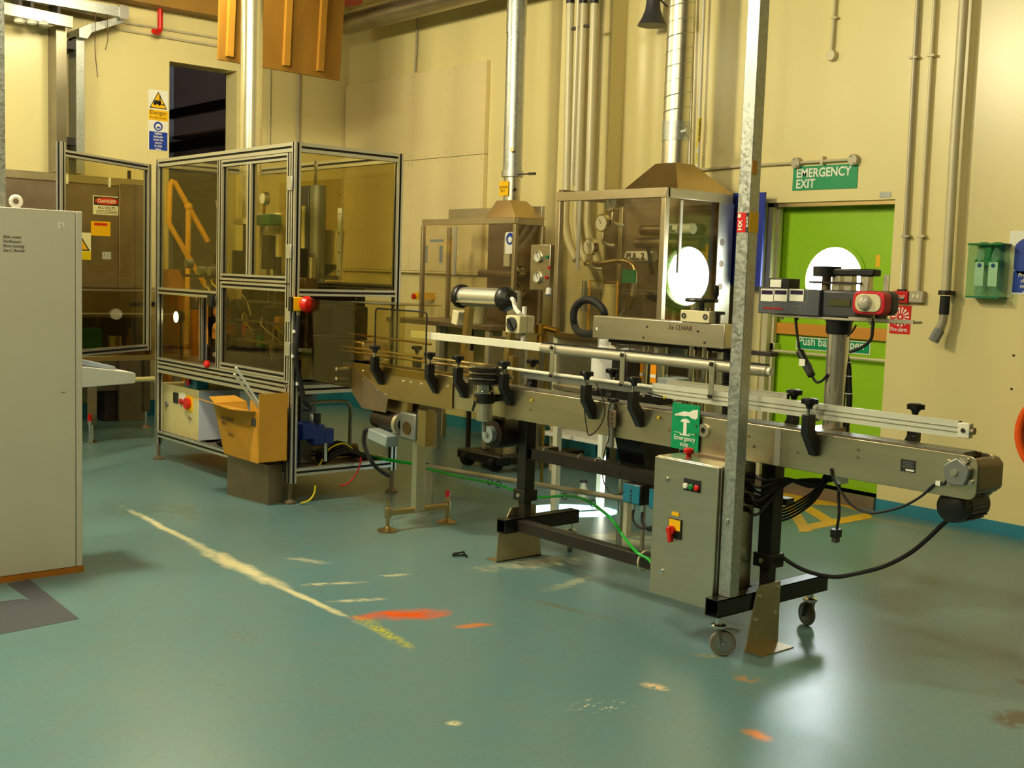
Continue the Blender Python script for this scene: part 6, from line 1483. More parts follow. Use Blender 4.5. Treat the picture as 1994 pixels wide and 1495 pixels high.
# ------------------------------------------------------------------ capping head behind the conveyor
MX0, MX1 = 4.50, 4.60
cm = thing('capping_machine', 'capping machine with long beige head box and handwheel behind the conveyor', 'machine', (4.6, 3.9, 0))
yl = pt(1155, 612, 'X', MX0).y; yr = pt(1412, 634, 'X', MX0).y
hb = part('head_box', B().box(MX0, MX1, yr, yl, 1.218, 1.34), 'steel', cm, 0.004)
text('5x 1234AB', 0.035, (MX0 - 0.001, yr + 0.37, 1.296), '-X', 'ink_brown', hb, shear=0.2)
for px in ((1260, 636), (1359, 645), (1372, 667), (1253, 657)):
    q = pt(*px, 'X', MX0); part('screw', B().cyl((MX0, q.y, q.z), (MX0 - 0.003, q.y, q.z), 0.006, n=8), 'dark_steel', hb)
q = pt(1162, 640, 'X', MX0); part('paint_chip', B().cyl((MX0, q.y, q.z), (MX0 - 0.001, q.y, q.z), 0.008, n=8), 'sign_white', hb)
for px in ((1346, 720), (1371, 720)):
    q = pt(*px, 'X', 4.55); part('guide_column', B().cyl((4.55, q.y, 0.77), (4.55, q.y, 1.22), 0.016, n=18), 'chrome', cm)
q = pt(1358, 720, 'X', 4.58); part('lead_screw', B().cyl((4.58, q.y, 0.77), (4.58, q.y, 1.22), 0.010, n=12), 'steel_dirty', cm)
q = pt(1418, 720, 'X', 4.55)
prof_ = []
for k in range(24): prof_ += [(0.024, 0.945 + k * 0.0115), (0.036, 0.951 + k * 0.0115)]
part('bellows', B().lathe(prof_ + [(0.024, 1.222)], (4.55, q.y, 0), n=20), 'black_rubber', cm)
part('screw_housing', B().cyl((4.55, q.y, 0.77), (4.55, q.y, 0.945), 0.022, n=14), 'black_plastic', cm)
# handwheel and clamp block on the head box
q = pt(1360, 620, 'X', 4.52)
cb2 = part('clamp_block', B().box(4.49, 4.58, q.y - 0.095, q.y + 0.095, 1.34, 1.40), 'cream_box', cm, 0.004)
for dy in (-0.07, 0.07):
    part('block_bolt', B().ring((4.49, q.y + dy, 1.372), (4.485, q.y + dy, 1.372), 0.014, 0.007, 16), 'dark_grey', cb2)
    part('column_top', B().cyl((4.54, q.y + dy * 0.55, 1.40), (4.54, q.y + dy * 0.55, 1.415), 0.016, n=14), 'chrome', cb2)
hw = part('handwheel', B().torus((4.54, q.y, 1.452), (0, 0, 1), 0.075, 0.010, 28, 8).cyl((4.54, q.y, 1.40), (4.54, q.y, 1.455), 0.016, n=14), 'black_plastic', cm)
for k in range(3):
    an = k * 2.094 + 0.3; part('spoke', B().bar((4.54, q.y, 1.45), (4.54 + 0.07 * math.cos(an), q.y + 0.07 * math.sin(an), 1.452), 0.012, 0.010), 'black_plastic', hw)
part('handle', B().lathe([(0.008, 0), (0.010, 0.02), (0.016, 0.03), (0.014, 0.075), (0.0, 0.08)], (4.56, q.y - 0.072, 1.452), n=14), 'black_plastic', hw)
q = pt(1397, 618, 'X', 4.55)
part('tee_knob', B().box(4.535, 4.565, q.y - 0.035, q.y + 0.035, 1.385, 1.40).cyl((4.55, q.y, 1.34), (4.55, q.y, 1.39), 0.012, n=10), 'black_plastic', cm)
# pneumatic cylinders, base and stand
for px, r, lw in (((1254, 730), 0.018, 'label_orange'), ((1281, 730), 0.034, 'label_orange')):
    q = pt(*px, 'X', 4.62)
    c_ = part('air_cylinder', B().cyl((4.62, q.y, 0.77), (4.62, q.y, 1.19), r, n=20), 'steel', cm)
    part('cylinder_label', B().box(4.62 - r - 0.004, 4.62 - r + 0.002, q.y - r * 0.6, q.y + r * 0.6, 1.0, 1.10), lw, c_)
    part('cylinder_label', B().box(4.62 - r - 0.0045, 4.62 - r + 0.002, q.y - r * 0.6, q.y + r * 0.6, 1.028, 1.045), 'sign_white', c_)
q = pt(1254, 755, 'X', 4.6); part('red_fitting', B().cyl((4.59, q.y, q.z - 0.01), (4.59, q.y, q.z + 0.02), 0.014, n=10), 'red', cm)
q = pt(1298, 720, 'X', 4.62); part('tie_rod', B().cyl((4.62, q.y, 0.77), (4.62, q.y, 1.2), 0.006, n=10), 'chrome', cm)
part('base_plate', B().box(4.42, 4.75, 3.45, 4.55, 0.74, 0.77), 'machine_dark', cm, 0.004)
part('dark_block', B().box(4.50, 4.68, 4.30, 4.42, 0.77, 1.16), 'black_plastic', cm, 0.004)
part('dark_block', B().box(4.36, 4.48, 3.95, 4.45, 0.915, 0.985), 'black_plastic', cm, 0.004)
part('mid_block', B().box(4.52, 4.68, 3.98, 4.10, 0.95, 1.04), 'motor_grey', cm, 0.004)
part('cream_block', B().box(4.48, 4.56, 3.93, 4.0, 0.93, 1.02), 'cream_box', cm, 0.006)
part('hood_can', B().cyl((4.66, 4.22, 1.13), (4.66, 4.22, 1.215), 0.032, n=18), 'alu', cm)
part('hood_can', B().cyl((4.70, 4.12, 1.15), (4.70, 4.12, 1.20), 0.045, n=18), 'motor_grey', cm)
part('red_line', B().tube([(4.6, 3.80, 1.14), (4.62, 3.70, 1.08), (4.63, 3.64, 1.02)], 0.006, 6), 'red_hose', cm)
part('cross_frame', B().box(4.60, 4.66, 3.45, 4.55, 1.195, 1.215), 'dark_steel', cm)
part('wire_frame', B().tube([(4.62, 4.50, 1.13), (4.62, 4.50, 1.19), (4.62, 4.40, 1.19), (4.62, 4.40, 1.13)], 0.005, 6), 'pipe_grey', cm)
part('stand_box', B().prism([(4.34, 0.56), (4.58, 0.56), (4.58, 0.74), (4.28, 0.74)], 'Y', 3.98, 4.16), 'black_paint', cm)
for x, y in ((4.5, 3.85), (4.7, 3.7), (4.7, 4.5)): part('stand_leg', B().cyl((x, y, 0.0), (x, y, 0.74), 0.018, n=14), 'chrome', cm)

# drums and jug behind the conveyor on a low steel stand
sd_ = thing('steel_stand', 'steel stand behind the conveyor carrying the white jug', 'stand', (5.2, 5.1, 0))
part('top', B().box(5.02, 5.5, 4.75, 5.45, 0.83, 0.86), 'steel', sd_, 0.003)
for x, y in ((5.05, 4.78), (5.05, 5.42), (5.46, 4.78), (5.46, 5.42)): part('leg', B().box(x - 0.02, x + 0.02, y - 0.02, y + 0.02, 0, 0.83), 'white_bar', sd_)
q = pt(1180, 700, 'X', 5.2)
jg = thing('white_jug', 'white plastic jug with cap behind the guide rails', 'jug', (5.2, q.y, 0.86))
part('body', B().lathe([(0.08, 0), (0.092, 0.012), (0.092, 0.20), (0.075, 0.24), (0.045, 0.265)], (5.2, q.y, 0.86), n=24), 'white_plastic', jg)
part('cap', B().cyl((5.2, q.y + 0.02, 1.12), (5.2, q.y + 0.02, 1.165), 0.042, n=20), 'white_plastic', jg)
q = pt(1221, 720, 'X', 5.2)
single('grey_canister', 'pale grey canister right of the white jug', 'canister', B().lathe([(0.07, 0), (0.078, 0.01), (0.078, 0.22), (0.06, 0.25), (0.03, 0.26)], (5.2, q.y, 0.86), n=24), 'blue_grey')
single('black_hose', 'thick black hose arching behind the beige head box', 'hose', B().tube([Vector((4.61, 4.52, 1.26))] + PX(4.85, (1140, 650)) + PX(5.0, (1122, 640), (1117, 618), (1120, 600), (1132, 587), (1148, 584), (1165, 592), (1176, 606), (1182, 622)) + [Vector((4.80, 4.60, 1.27)), Vector((4.61, 4.40, 1.27))], 0.024, 12, sub=5), 'black_rubber')
q = pt(1065, 640, 'X', 5.8)
single('brass_valve', 'brass valve fitting right of the cream switch box', 'valve', B().cyl((5.8, q.y + 0.06, q.z - 0.04), (5.8, q.y + 0.06, q.z + 0.03), 0.05, n=14).cyl((5.8, q.y + 0.04, q.z + 0.01), (5.8, q.y - 0.12, q.z - 0.01), 0.022, n=10).cyl((5.8, q.y + 0.06, q.z - 0.11), (5.8, q.y + 0.06, q.z - 0.05), 0.034, n=10).cyl((5.8, q.y + 0.0, q.z - 0.01), (5.8, q.y + 0.0, 0.9), 0.008, n=8).cyl((5.8, q.y, 0.9), (5.8, q.y, 0.0), 0.012, n=8), 'brass')
single('steel_trough', 'grey steel trough panel between the booths below the brass valve', 'panel', B().box(6.0, 6.03, 6.85, 7.25, 0.55, 1.05).box(6.0, 6.2, 6.85, 6.88, 0.0, 0.55).box(6.0, 6.2, 7.22, 7.25, 0.0, 0.55), 'steel')
q = pt(1050, 600, 'X', 6.2)
single('white_downpipe', 'pale vertical pipe behind the cream switch box', 'pipe', B().cyl((6.16, 7.18, 0), (6.16, 7.18, 1.42), 0.06, n=18), 'pipe_paint')

# tubular lamp over the conveyor with its bracket and switch box
tl = thing('tube_lamp', 'bright metal tubular lamp with black end caps above the conveyor', 'lamp', (4.2, 5.15, 1.35))
A_ = pt(903, 577, 'X', 4.2); C_ = pt(980, 581, 'X', 4.2); dirv = (C_ - A_).normalized()
part('barrel', B().cyl(A_, C_, 0.055, n=28), 'alu', tl)
part('flat_rib', B().bar(A_ + Vector((-0.05, 0, -0.03)), C_ + Vector((-0.05, 0, -0.03)), 0.012, 0.008), 'steel', tl)
for P0, sgn in ((A_, -1), (C_, 1)):
    e_ = part('end_cap', B().lathe([(0.066, 0), (0.070, 0.008), (0.070, 0.03), (0.062, 0.045), (0.045, 0.07 if sgn > 0 else 0.05), (0.0, 0.075 if sgn > 0 else 0.052)], P0, dirv * sgn, 28), 'black_plastic', tl)
    for k in range(4):
        u_, v_ = frame(dirv); an = k * math.pi / 2 + 0.5
        part('cap_screw', B().cyl(P0 + dirv * (sgn * 0.03) + u_ * (0.056 * math.cos(an)) + v_ * (0.056 * math.sin(an)), P0 + dirv * (sgn * 0.055) + u_ * (0.056 * math.cos(an)) + v_ * (0.056 * math.sin(an)), 0.007, n=8), 'black_plastic', e_)
E_ = C_ + dirv * 0.07
part('gland', B().tube([E_, E_ + dirv * 0.04 + Vector((-0.02, 0, -0.005)), E_ + dirv * 0.06 + Vector((-0.02, 0, -0.05)), pt(1013, 612, 'X', 4.12)], 0.012, 10, sub=4), 'white_plastic', tl)
part('support_arm', B().add([v for p_, ww in ((pt(915, 597, 'X', 4.2), 0.02), (pt(902, 715, 'X', 4.2), 0.02)) for v in (p_ + Vector((-0.02, -ww, 0)), p_ + Vector((0.02, -ww, 0)), p_ + Vector((0.02, ww, 0)), p_ + Vector((-0.02, ww, 0)))],
     [(0, 1, 2, 3), (7, 6, 5, 4), (0, 4, 5, 1), (1, 5, 6, 2), (2, 6, 7, 3), (3, 7, 4, 0)]), 'steel_brown', tl)
part('support_arm', B().add([v for p_, ww in ((pt(996, 640, 'X', 4.2), 0.02), (pt(985, 735, 'X', 4.2), 0.02)) for v in (p_ + Vector((-0.02, -ww, 0)), p_ + Vector((0.02, -ww, 0)), p_ + Vector((0.02, ww, 0)), p_ + Vector((-0.02, ww, 0)))],
     [(0, 1, 2, 3), (7, 6, 5, 4), (0, 4, 5, 1), (1, 5, 6, 2), (2, 6, 7, 3), (3, 7, 4, 0)]), 'steel_brown', tl)
part('foot_plate', B().box(4.085, 4.24, 4.85, 5.35, 0.925, 0.94), 'steel_brown', tl)
part('upright', B().box(4.18, 4.22, 5.27, 5.31, 0.94, 1.1), 'steel_brown', tl)
part('upright', B().box(4.18, 4.22, 4.87, 4.91, 0.94, 1.1), 'steel_brown', tl)
part('cream_case', B().bar(pt(897, 605, 'X', 4.28), pt(893, 632, 'X', 4.28), 0.06, 0.075), 'cream_box', tl, 0.006)
sb = thing('switch_box', 'cream switch box with round black rotary knob above the conveyor', 'switch box', (4.12, 4.77, 1.21))
a = pt(985, 613, 'X', 4.10); c = pt(1011, 646, 'X', 4.10)
part('box', B().box(4.10, 4.21, c.y, a.y, c.z - 0.01, a.z), 'cream_box', sb, 0.005)
part('seam', B().box(4.155, 4.157, c.y - 0.001, a.y + 0.001, c.z - 0.011, a.z + 0.001), 'grey_plastic', sb)
yc, zc = (a.y + c.y) / 2, (a.z + c.z) / 2
kn = part('rotary_knob', B().cyl((4.10, yc, zc - 0.005), (4.088, yc, zc - 0.005), 0.038, n=28), 'dark_grey', sb)
part('knob_bar', B().bar((4.084, yc + 0.02, zc + 0.022), (4.084, yc - 0.02, zc - 0.032), 0.014, 0.012), 'black_plastic', kn)
for dy in (-1, 1):
    for dz_ in (-1, 1): part('corner_screw', B().cyl((4.10, yc + dy * 0.047, zc - 0.005 + dz_ * 0.052), (4.097, yc + dy * 0.047, zc - 0.005 + dz_ * 0.052), 0.004, n=6), 'dark_steel', sb)
part('inlet', B().cyl((4.15, c.y + 0.02, a.z), (4.15, c.y + 0.02, a.z + 0.05), 0.013, n=10), 'white_plastic', sb)
part('outlet', B().cyl((4.15, c.y + 0.025, c.z - 0.06), (4.15, c.y + 0.025, c.z - 0.01), 0.013, n=10), 'white_plastic', sb)

# inspection head on a polished column
ih = thing('inspection_head', 'dark grey electronic inspection head with three displays on a polished column', 'inspection head', (4.32, 2.87, 0.955))
part('column', B().cyl((4.33, 2.893, 0.94), (4.33, 2.893, 1.35), 0.046, n=32), 'column_steel', ih)
part('column_cap', B().lathe([(0.05, 0), (0.055, 0.01), (0.055, 0.05), (0.062, 0.06)], (4.33, 2.893, 1.34), n=28), 'black_plastic', ih)
part('column_foot', B().box(4.09, 4.38, 2.84, 2.95, 0.90, 0.94), 'steel_dirty', ih, 0.004)
shf = part('shelf_bar', B().box(4.26, 4.42, 2.555, 3.20, 1.402, 1.412), 'pipe_grey', ih, 0.002)
for y in (3.2, 3.12, 2.75): part('bolt', B().cyl((4.30, y - 0.03, 1.39), (4.30, y - 0.03, 1.402), 0.008, n=8), 'steel', shf)
X_ = 4.25
y3 = pt(1478, 560, 'X', X_).y; y2 = pt(1597, 560, 'X', X_).y; y1 = pt(1668, 570, 'X', X_).y
cs = part('console', B().box(X_, 4.40, y2, y3, 1.414, 1.528), 'console_grey', ih, 0.004)
for (x0, x1) in ((1483, 1506), (1509, 1533), (1539, 1565)):
    a = pt(x0, 562, 'X', X_); c = pt(x1, 587, 'X', X_)
    d_ = part('display', B().box(X_ - 0.003, X_, c.y, a.y, c.z, a.z), 'sign_white', cs)
    part('lcd', B().box(X_ - 0.004, X_ - 0.003, c.y + 0.004, a.y - 0.004, a.z - 0.024, a.z - 0.006), 'lcd', d_)
text('IN SET BOTTLE SECTION', 0.010, (X_ - 0.002, y3 - 0.03, 1.434), '-X', 'red_sign', cs, bold=0.03, squeeze=0.95)
def frame_mark(x0, y0, x1, y1):
    a = pt(x0, y0, 'X', X_); c = pt(x1, y1, 'X', X_); b = B(); t_ = 0.0016
    b.box(X_ - 0.001, X_, c.y, a.y, a.z - t_, a.z).box(X_ - 0.001, X_, c.y, a.y, c.z, c.z + t_).box(X_ - 0.001, X_, c.y, c.y + t_, c.z, a.z).box(X_ - 0.001, X_, a.y - t_, a.y, c.z, a.z)
    part('frame_print', b, 'grey_alu', cs)
frame_mark(1538, 596, 1563, 604); frame_mark(1566, 565, 1573, 590)
text('EXIT', 0.011, (X_ - 0.001, pt(1543, 600, 'X', X_).y, 1.437), '-X', 'grey_alu', cs)
bk = part('rear_case', B().prism([(4.262, 1.412), (4.40, 1.412), (4.40, 1.53), (4.262, 1.53)], 'Y', y1, y2 - 0.003), 'dark_grey', ih, 0.012)
a = pt(1615, 581, 'X', 4.26); c = pt(1655, 597, 'X', 4.26)
part('window_plate', B().box(4.258, 4.262, c.y, a.y, c.z, a.z), 'lcd_green', bk)
part('relay', B().box(4.28, 4.36, y3 - 0.14, y3 - 0.03, 1.528, 1.572), 'black_plastic', ih, 0.002)
part('relay_label', B().box(4.276, 4.28, y3 - 0.10, y3 - 0.04, 1.532, 1.566), 'sign_white', ih)
# pulley assembly on top
pa = part('pulley', B().cyl((4.36, 2.99, 1.585), (4.36, 2.99, 1.63), 0.06, n=28), 'black_plastic', ih)
part('belt_cover', B().box(4.33, 4.39, 2.74, 2.96, 1.592, 1.622), 'black_plastic', ih, 0.006)
part('pulley_post', B().cyl((4.36, 2.99, 1.528), (4.36, 2.99, 1.585), 0.02, n=12), 'steel_dirty', ih)
for y in (2.93, 2.87, 2.79): part('support_block', B().box(4.34, 4.38, y - 0.02, y + 0.02, 1.528, 1.592), 'steel', ih, 0.002)
part('bridge_plate', B().box(4.33, 4.39, 2.80, 3.06, 1.555, 1.565), 'dark_steel', ih)
part('upright_plate', B().box(4.36, 4.365, 2.685, 2.71, 1.412, 1.60), 'pipe_grey', ih)
# siren beacon
br_ = part('bracket_arm', B().box(4.255, 4.265, 2.50, 2.80, 1.405, 1.42), 'pipe_grey', ih)
bc = thing('beacon', 'red beacon lamp with ribbed lens beside the inspection head', 'beacon', (4.24, 2.67, 1.42))
yb, zb_ = 2.678, 1.482
rr = lambda w_, h_, r_: [(yb + sx * (w_ - r_) + r_ * math.cos(t), zb_ + sz * (h_ - r_) + r_ * math.sin(t)) for sx, sz, t0 in ((1, 1, 0), (-1, 1, math.pi / 2), (-1, -1, math.pi), (1, -1, 1.5 * math.pi)) for t in (t0, t0 + math.pi / 8, t0 + math.pi / 4, t0 + 3 * math.pi / 8, t0 + math.pi / 2)]
part('housing', B().prism(rr(0.075, 0.048, 0.028), 'X', 4.205, 4.26), 'siren_red', bc, 0.006)
part('back_case', B().prism(rr(0.077, 0.050, 0.028), 'X', 4.26, 4.31), 'dark_grey', bc, 0.006)
part('bezel', B().prism(rr(0.060, 0.037, 0.030), 'X', 4.200, 4.206), 'cream_box', bc, 0.003)
part('lens', B().lathe([(0.0, 0.022), (0.018, 0.020), (0.030, 0.010), (0.033, 0.0)], (4.200, yb + 0.012, zb_), (-1, 0, 0), 24), 'lens', bc)
part('mount', B().box(4.24, 4.27, yb - 0.03, yb - 0.01, 1.42, zb_ - 0.045), 'black_plastic', bc)
part('cable', B().tube(PX(4.26, (1701, 620), (1699, 640), (1696, 660), (1680, 675), (1655, 685)), 0.007, 8, sub=4), 'black_rubber', bc)
# cables on the inspection column
cc = thing('column_cable', 'black cable bundle with white ties down the polished column', 'cable', (4.36, 2.80, 1.0))
part('bundle', B().tube(PX(4.36, (1650, 655), (1647, 690), (1652, 715), (1653, 745), (1654, 775), (1652, 805), (1646, 840)), 0.013, 8, sub=4), 'black_rubber', cc)
for px in ((1651, 705), (1653, 732), (1653, 766)):
    q = pt(*px, 'X', 4.36); part('cable_tie', B().ring(q + Vector((0, 0, -0.002)), q + Vector((0, 0, 0.002)), 0.016, 0.012, 14), 'white_plastic', cc)
part('lead', B().tube(PX(4.30, (1667, 633), (1660, 645), (1650, 655)), 0.004, 6, sub=4), 'black_rubber', cc)
ic = thing('inline_connector', 'black inline mains connector hanging in front of the door', 'connector', (4.28, 3.03, 1.2))
part('cable', B().tube(PX(4.28, (1549, 613), (1551, 640), (1557, 683)), 0.006, 8, sub=4), 'black_rubber', ic)
A_ = pt(1557, 683, 'X', 4.28); C_ = pt(1581, 732, 'X', 4.28)
part('plug_body', B().tube([A_, A_ + (C_ - A_) * 0.15, A_ + (C_ - A_) * 0.3, A_ + (C_ - A_) * 0.85, C_], 0.018, 10), 'black_plastic', ic, 0.002)
part('plug_half', B().cyl(A_ + (C_ - A_) * 0.55, C_, 0.021, 0.017, 10), 'dark_grey', ic)
m_ = A_ + (C_ - A_) * 0.45
part('plug_label', B().box(4.255, 4.26, m_.y - 0.016, m_.y + 0.014, m_.z - 0.016, m_.z + 0.014), 'sign_white', ic)
part('cable', B().tube(PX(4.28, (1581, 732), (1590, 744), (1602, 740), (1612, 728)), 0.006, 8, sub=4), 'black_rubber', ic)

# ------------------------------------------------------------------ cables, modules and pipes under the conveyor
for k, px in enumerate(((1230, 958), (1282, 965))):
    q = pt(*px, 'X', 4.05)
    m_ = thing('sensor_module', ('left' if k == 0 else 'right') + ' blue-green sensor module hung on the lower black beam', 'module', (4.1, q.y, 0.46), 'sensor modules')
    part('case', B().box(4.05, 4.16, q.y - 0.06, q.y + 0.06, 0.467, 0.566), 'black_plastic', m_, 0.008)
    f_ = part('front', B().box(4.046, 4.05, q.y - 0.055, q.y + 0.055, 0.472, 0.562), 'teal_box', m_, 0.002)
    for dz_ in (0.545, 0.53, 0.51, 0.495, 0.48): part('indicator', B().cyl((4.044, q.y, dz_), (4.046, q.y, dz_), 0.005, n=8), 'dark_steel' if dz_ < 0.54 else 'grey_alu', f_)
    for dy in (-0.03, 0.03):
        part('gland', B().cyl((4.10, q.y + dy, 0.43), (4.10, q.y + dy, 0.467), 0.011, n=10), 'chrome', m_)
        part('lead', B().tube([(4.10, q.y + dy, 0.43), (4.08, q.y + dy - 0.02, 0.38), (4.06, q.y + dy - 0.09, 0.36), (4.0, q.y - 0.2, 0.40)], 0.007, 6, sub=4), 'black_rubber', m_)
sp = thing('sensor_post', 'small grey sensor post bracket on the conveyor side', 'sensor', (3.93, 3.88, 0.74))
q = pt(1196, 810, 'X', CX0)
part('rod', B().box(CX0 - 0.022, CX0 - 0.004, q.y - 0.012, q.y + 0.012, 0.745, 0.965), 'grey_alu', sp, 0.002)
pl = part('plate', B().box(CX0 - 0.026, CX0 - 0.020, q.y - 0.035, q.y + 0.02, 0.845, 0.925), 'steel_dirty', sp, 0.002)
for k in range(3): part('hole', B().cyl((CX0 - 0.027, q.y - 0.015, 0.862 + 0.022 * k), (CX0 - 0.026, q.y - 0.015, 0.862 + 0.022 * k), 0.004, n=8), 'ink', pl)
part('sensor_eye', B().box(CX0 - 0.03, CX0 + 0.0, q.y - 0.03, q.y + 0.02, 0.965, 0.982), 'black_plastic', sp, 0.002)
def wire(name, label, px, X, r, mat='black_rubber', cat='cable', sub=5): return single(name, label, cat, B().tube(PX(X, *px), r, 7, sub=sub), mat)
wire('sensor_cable', 'thin black cable looping in front of the conveyor beam', [(1160, 745), (1172, 770), (1178, 800), (1168, 830), (1148, 848), (1142, 830), (1138, 795), (1137, 770)], CX0 - 0.05, 0.003)
wire('sensor_cable', 'thin black cable from the sensor post down to the teal module', [(1190, 780), (1184, 810), (1186, 850), (1176, 885), (1174, 930), (1185, 955), (1200, 963), (1215, 958)], CX0 - 0.035, 0.003)
wire('jumper_lead', 'short lead with yellow tip left of the galvanised post', [(1262, 764), (1275, 768), (1290, 772)], CX0 - 0.06, 0.004)
for px in ((1035, 778), (1282, 812), (1294, 772)):
    q = pt(*px, 'X', CX0 - 0.006)
    part('yellow_tip', B().cyl(q + Vector((0.004, 0, 0)), q + Vector((-0.012, -0.008, -0.004)), 0.006, n=8), 'yellow_hose', cv)
# bundle of cables behind the right leg
for k in range(6):
    q0 = Vector((3.95 - 0.03 * (k % 2), 3.012, 0.735 - 0.028 * k))
    mid = pt(1530, 933 + 2 * k, 'X', 4.08); mid2 = pt(1580, 948 - 3 * k, 'X', 4.15); e0 = pt(1608 + 6 * k, 910, 'X', 4.12)
    single('control_cable', ('topmost', 'second', 'third', 'fourth', 'fifth', 'lowest')[k] + ' black cable from the cabinet side glands, counted from the top', 'cable',
           B().tube([q0, q0 + Vector((0.01, -0.05, -0.01)), mid, mid2, pt(1605 + 4 * k, 935, 'X', 4.14), Vector((e0.x, e0.y, CZ0 + 0.004))], 0.006, 7, sub=5), 'black_rubber', 'cables on the cabinet side')
for k in range(5):
    single('return_cable', ('first', 'second', 'third', 'fourth', 'fifth')[k] + ' black cable of the sagging bundle behind the right leg, counted from above', 'cable',
           B().tube(PX(4.2, (1612 + 3 * k, 912), (1590, 950 + 5 * k), (1555, 975 + 6 * k), (1520, 990 + 6 * k), (1480, 985 + 8 * k)), 0.005, 7, sub=5), 'black_rubber', 'sagging cable bundle')
pk = thing('hanging_plug', 'black plug dangling on its lead under the conveyor', 'plug', pt(1629, 1055, 'X', 4.05))
part('lead', B().tube(PX(4.05, (1636, 935), (1633, 960), (1634, 1000), (1629, 1032)), 0.006, 8, sub=4), 'black_rubber', pk)
part('plug', B().box(4.03, 4.07, pt(1635, 1030, 'X', 4.05).y, pt(1622, 1030, 'X', 4.05).y, pt(1629, 1046, 'X', 4.05).z, pt(1629, 1030, 'X', 4.05).z), 'black_plastic', pk, 0.003)
part('plug_nose', B().box(4.035, 4.065, pt(1633, 1030, 'X', 4.05).y, pt(1624, 1030, 'X', 4.05).y, pt(1629, 1056, 'X', 4.05).z, pt(1629, 1046, 'X', 4.05).z), 'dark_grey', pk, 0.002)
part('socket', B().box(4.02, 4.08, pt(1645, 930, 'X', 4.05).y, pt(1630, 930, 'X', 4.05).y, pt(1637, 941, 'X', 4.05).z, 0.797), 'sign_white', pk, 0.003)
wire('sensor_lead', 'grey lead sagging from the bearing housing under the beam', [(1845, 932), (1838, 942), (1828, 941), (1815, 946), (1795, 965), (1760, 985), (1720, 996), (1690, 998), (1660, 985), (1640, 960), (1622, 930), (1618, 912)], CX0 - 0.006, 0.005)
q = PX(4.12, (1515, 1078), (1550, 1102), (1585, 1116), (1625, 1123), (1665, 1117), (1720, 1103), (1770, 1078), (1805, 1050), (1830, 1026), (1850, 1008), (1858, 1000))
single('motor_cable', 'dark cable hanging in a long sag from the drive motor to the right leg', 'cable', B().tube([Vector((4.09, 3.0, q[0].z + 0.03))] + q, 0.009, 8, sub=5), 'black_rubber')
# low pipe on the floor side and the green cable tied to it
lp = thing('low_pipe', 'grey pipe running low behind the conveyor legs', 'pipe', (4.6, 5.0, 0.0))
q0 = pt(832, 908, 'X', 4.6); q1 = pt(1270, 980, 'X', 4.6)
part('pipe', B().tube([q0, q1], 0.016, 10), 'pipe_grey', lp)
part('pipe_end', B().cyl(q0 + Vector((0, 0.03, 0)), q0, 0.024, n=12), 'dark_steel', lp)
part('support', B().cyl((4.6, q0.y - 0.06, 0), (4.6, q0.y - 0.06, q0.z), 0.012, n=8), 'pipe_grey', lp)
part('support', B().cyl((4.6, q1.y + 0.06, 0), (4.6, q1.y + 0.06, q1.z), 0.012, n=8), 'pipe_grey', lp)
for px in ((954, 938), (970, 943), (1100, 966), (1155, 980)):
    c_ = pt(*px, 'X', 4.6); part('cable_tie', B().torus(c_, (0, 1, 0), 0.020, 0.003, 12, 5), 'black_plastic', lp)
single('green_cable', 'bright green cable sagging behind and over the lower frame', 'cable',
       B().tube(PX(4.56, (832, 912), (900, 929), (965, 942)) + PX(4.5, (1005, 956), (1045, 967), (1085, 966), (1105, 965)) + PX(4.4, (1135, 971), (1160, 985)) + PX(4.2, (1190, 1010), (1215, 1045)) + PX(4.03, (1240, 1075), (1262, 1088)) + [(3.99, 3.60, 0.225)], 0.008, 8, sub=5), 'green_cable')
single('green_cable', 'short green cable from the guard corner to the support column', 'cable', B().tube(PX(4.55, (690, 878), (730, 890), (775, 898), (812, 903)), 0.012, 8, sub=5), 'green_cable')
v_ = thing('pale_valve', 'pale plastic valve with black cap standing on the floor by the sun patch', 'valve', pt(1135, 975, 'Z', 0))
q = pt(1135, 975, 'Z', 0)
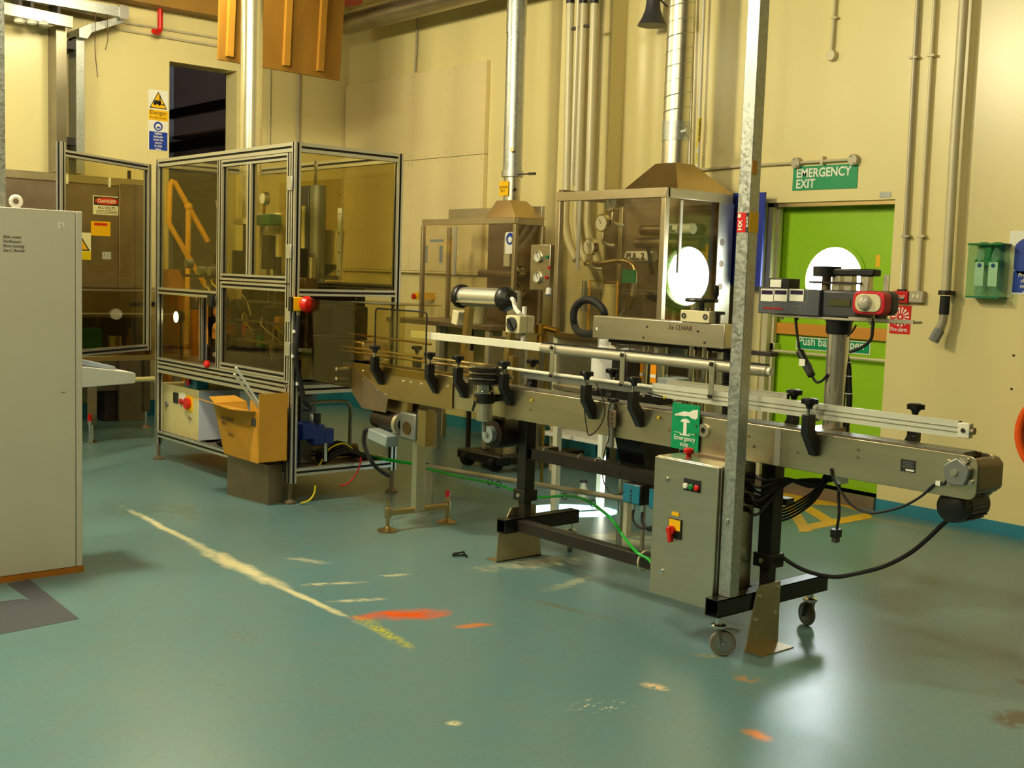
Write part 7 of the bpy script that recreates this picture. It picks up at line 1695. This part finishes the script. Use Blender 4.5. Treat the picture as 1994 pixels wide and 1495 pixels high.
part('body', B().lathe([(0.03, 0), (0.04, 0.02), (0.04, 0.07), (0.022, 0.10), (0.022, 0.13)], q, n=16), 'pipe_grey', v_)
part('cap', B().cyl(q + Vector((0, 0, 0.13)), q + Vector((0, 0, 0.145)), 0.026, n=14), 'black_plastic', v_)
# scraps on the floor
q = pt(893, 1083, 'Z', 0.004)
single('black_scrap', 'small twisted black plastic scrap on the floor', 'scrap', B().bar(q + Vector((-0.03, 0.02, 0.006)), q + Vector((0.03, -0.01, 0.006)), 0.012, 0.008).bar(q + Vector((0.0, 0.05, 0.004)), q + Vector((0.04, 0.0, 0.02)), 0.012, 0.008).bar(q + Vector((0.02, -0.02, 0.02)), q + Vector((0.03, -0.04, 0.0)), 0.012, 0.008), 'black_plastic')
# dark pallet-like clutter behind the conveyor
pj = thing('pallet_jack', 'dark low pallet truck under the far benches', 'pallet truck', (6.2, 7.1, 0))
for y in (6.35, 6.75): part('fork', B().box(5.9, 6.7, y + 0.5, y + 0.65, 0.06, 0.12), 'rust_black', pj, 0.01)
part('head', B().box(5.78, 5.9, 6.85, 7.4, 0.05, 0.13), 'black_paint', pj, 0.015)
for y in (6.45, 6.8): part('wheel', B().cyl((5.82, y + 0.47, 0.06), (5.82, y + 0.53, 0.06), 0.06, n=18), 'black_rubber', pj)

# ------------------------------------------------------------------ ceiling lamp fixtures
for k, (x, y, e, sz) in enumerate(LAMPS):
    h_ = sz / 2 + 0.03
    f_ = thing('ceiling_lamp', 'square high-bay ceiling lamp with white diffuser', 'lamp', (x, y, LAMP_Z - 0.07), 'ceiling lamps')
    part('housing', B().box(x - h_, x + h_, y - h_, y + h_, LAMP_Z - 0.06, LAMP_Z + 0.1), 'grey_alu', f_, 0.01)
    part('diffuser', B().box(x - h_ + 0.04, x + h_ - 0.04, y - h_ + 0.04, y + h_ - 0.04, LAMP_Z - 0.07, LAMP_Z - 0.06), 'lamp_white', f_)
    part('hanger', B().cyl((x, y, LAMP_Z + 0.1), (x, y, CEIL), 0.012, n=8), 'dark_steel', f_)
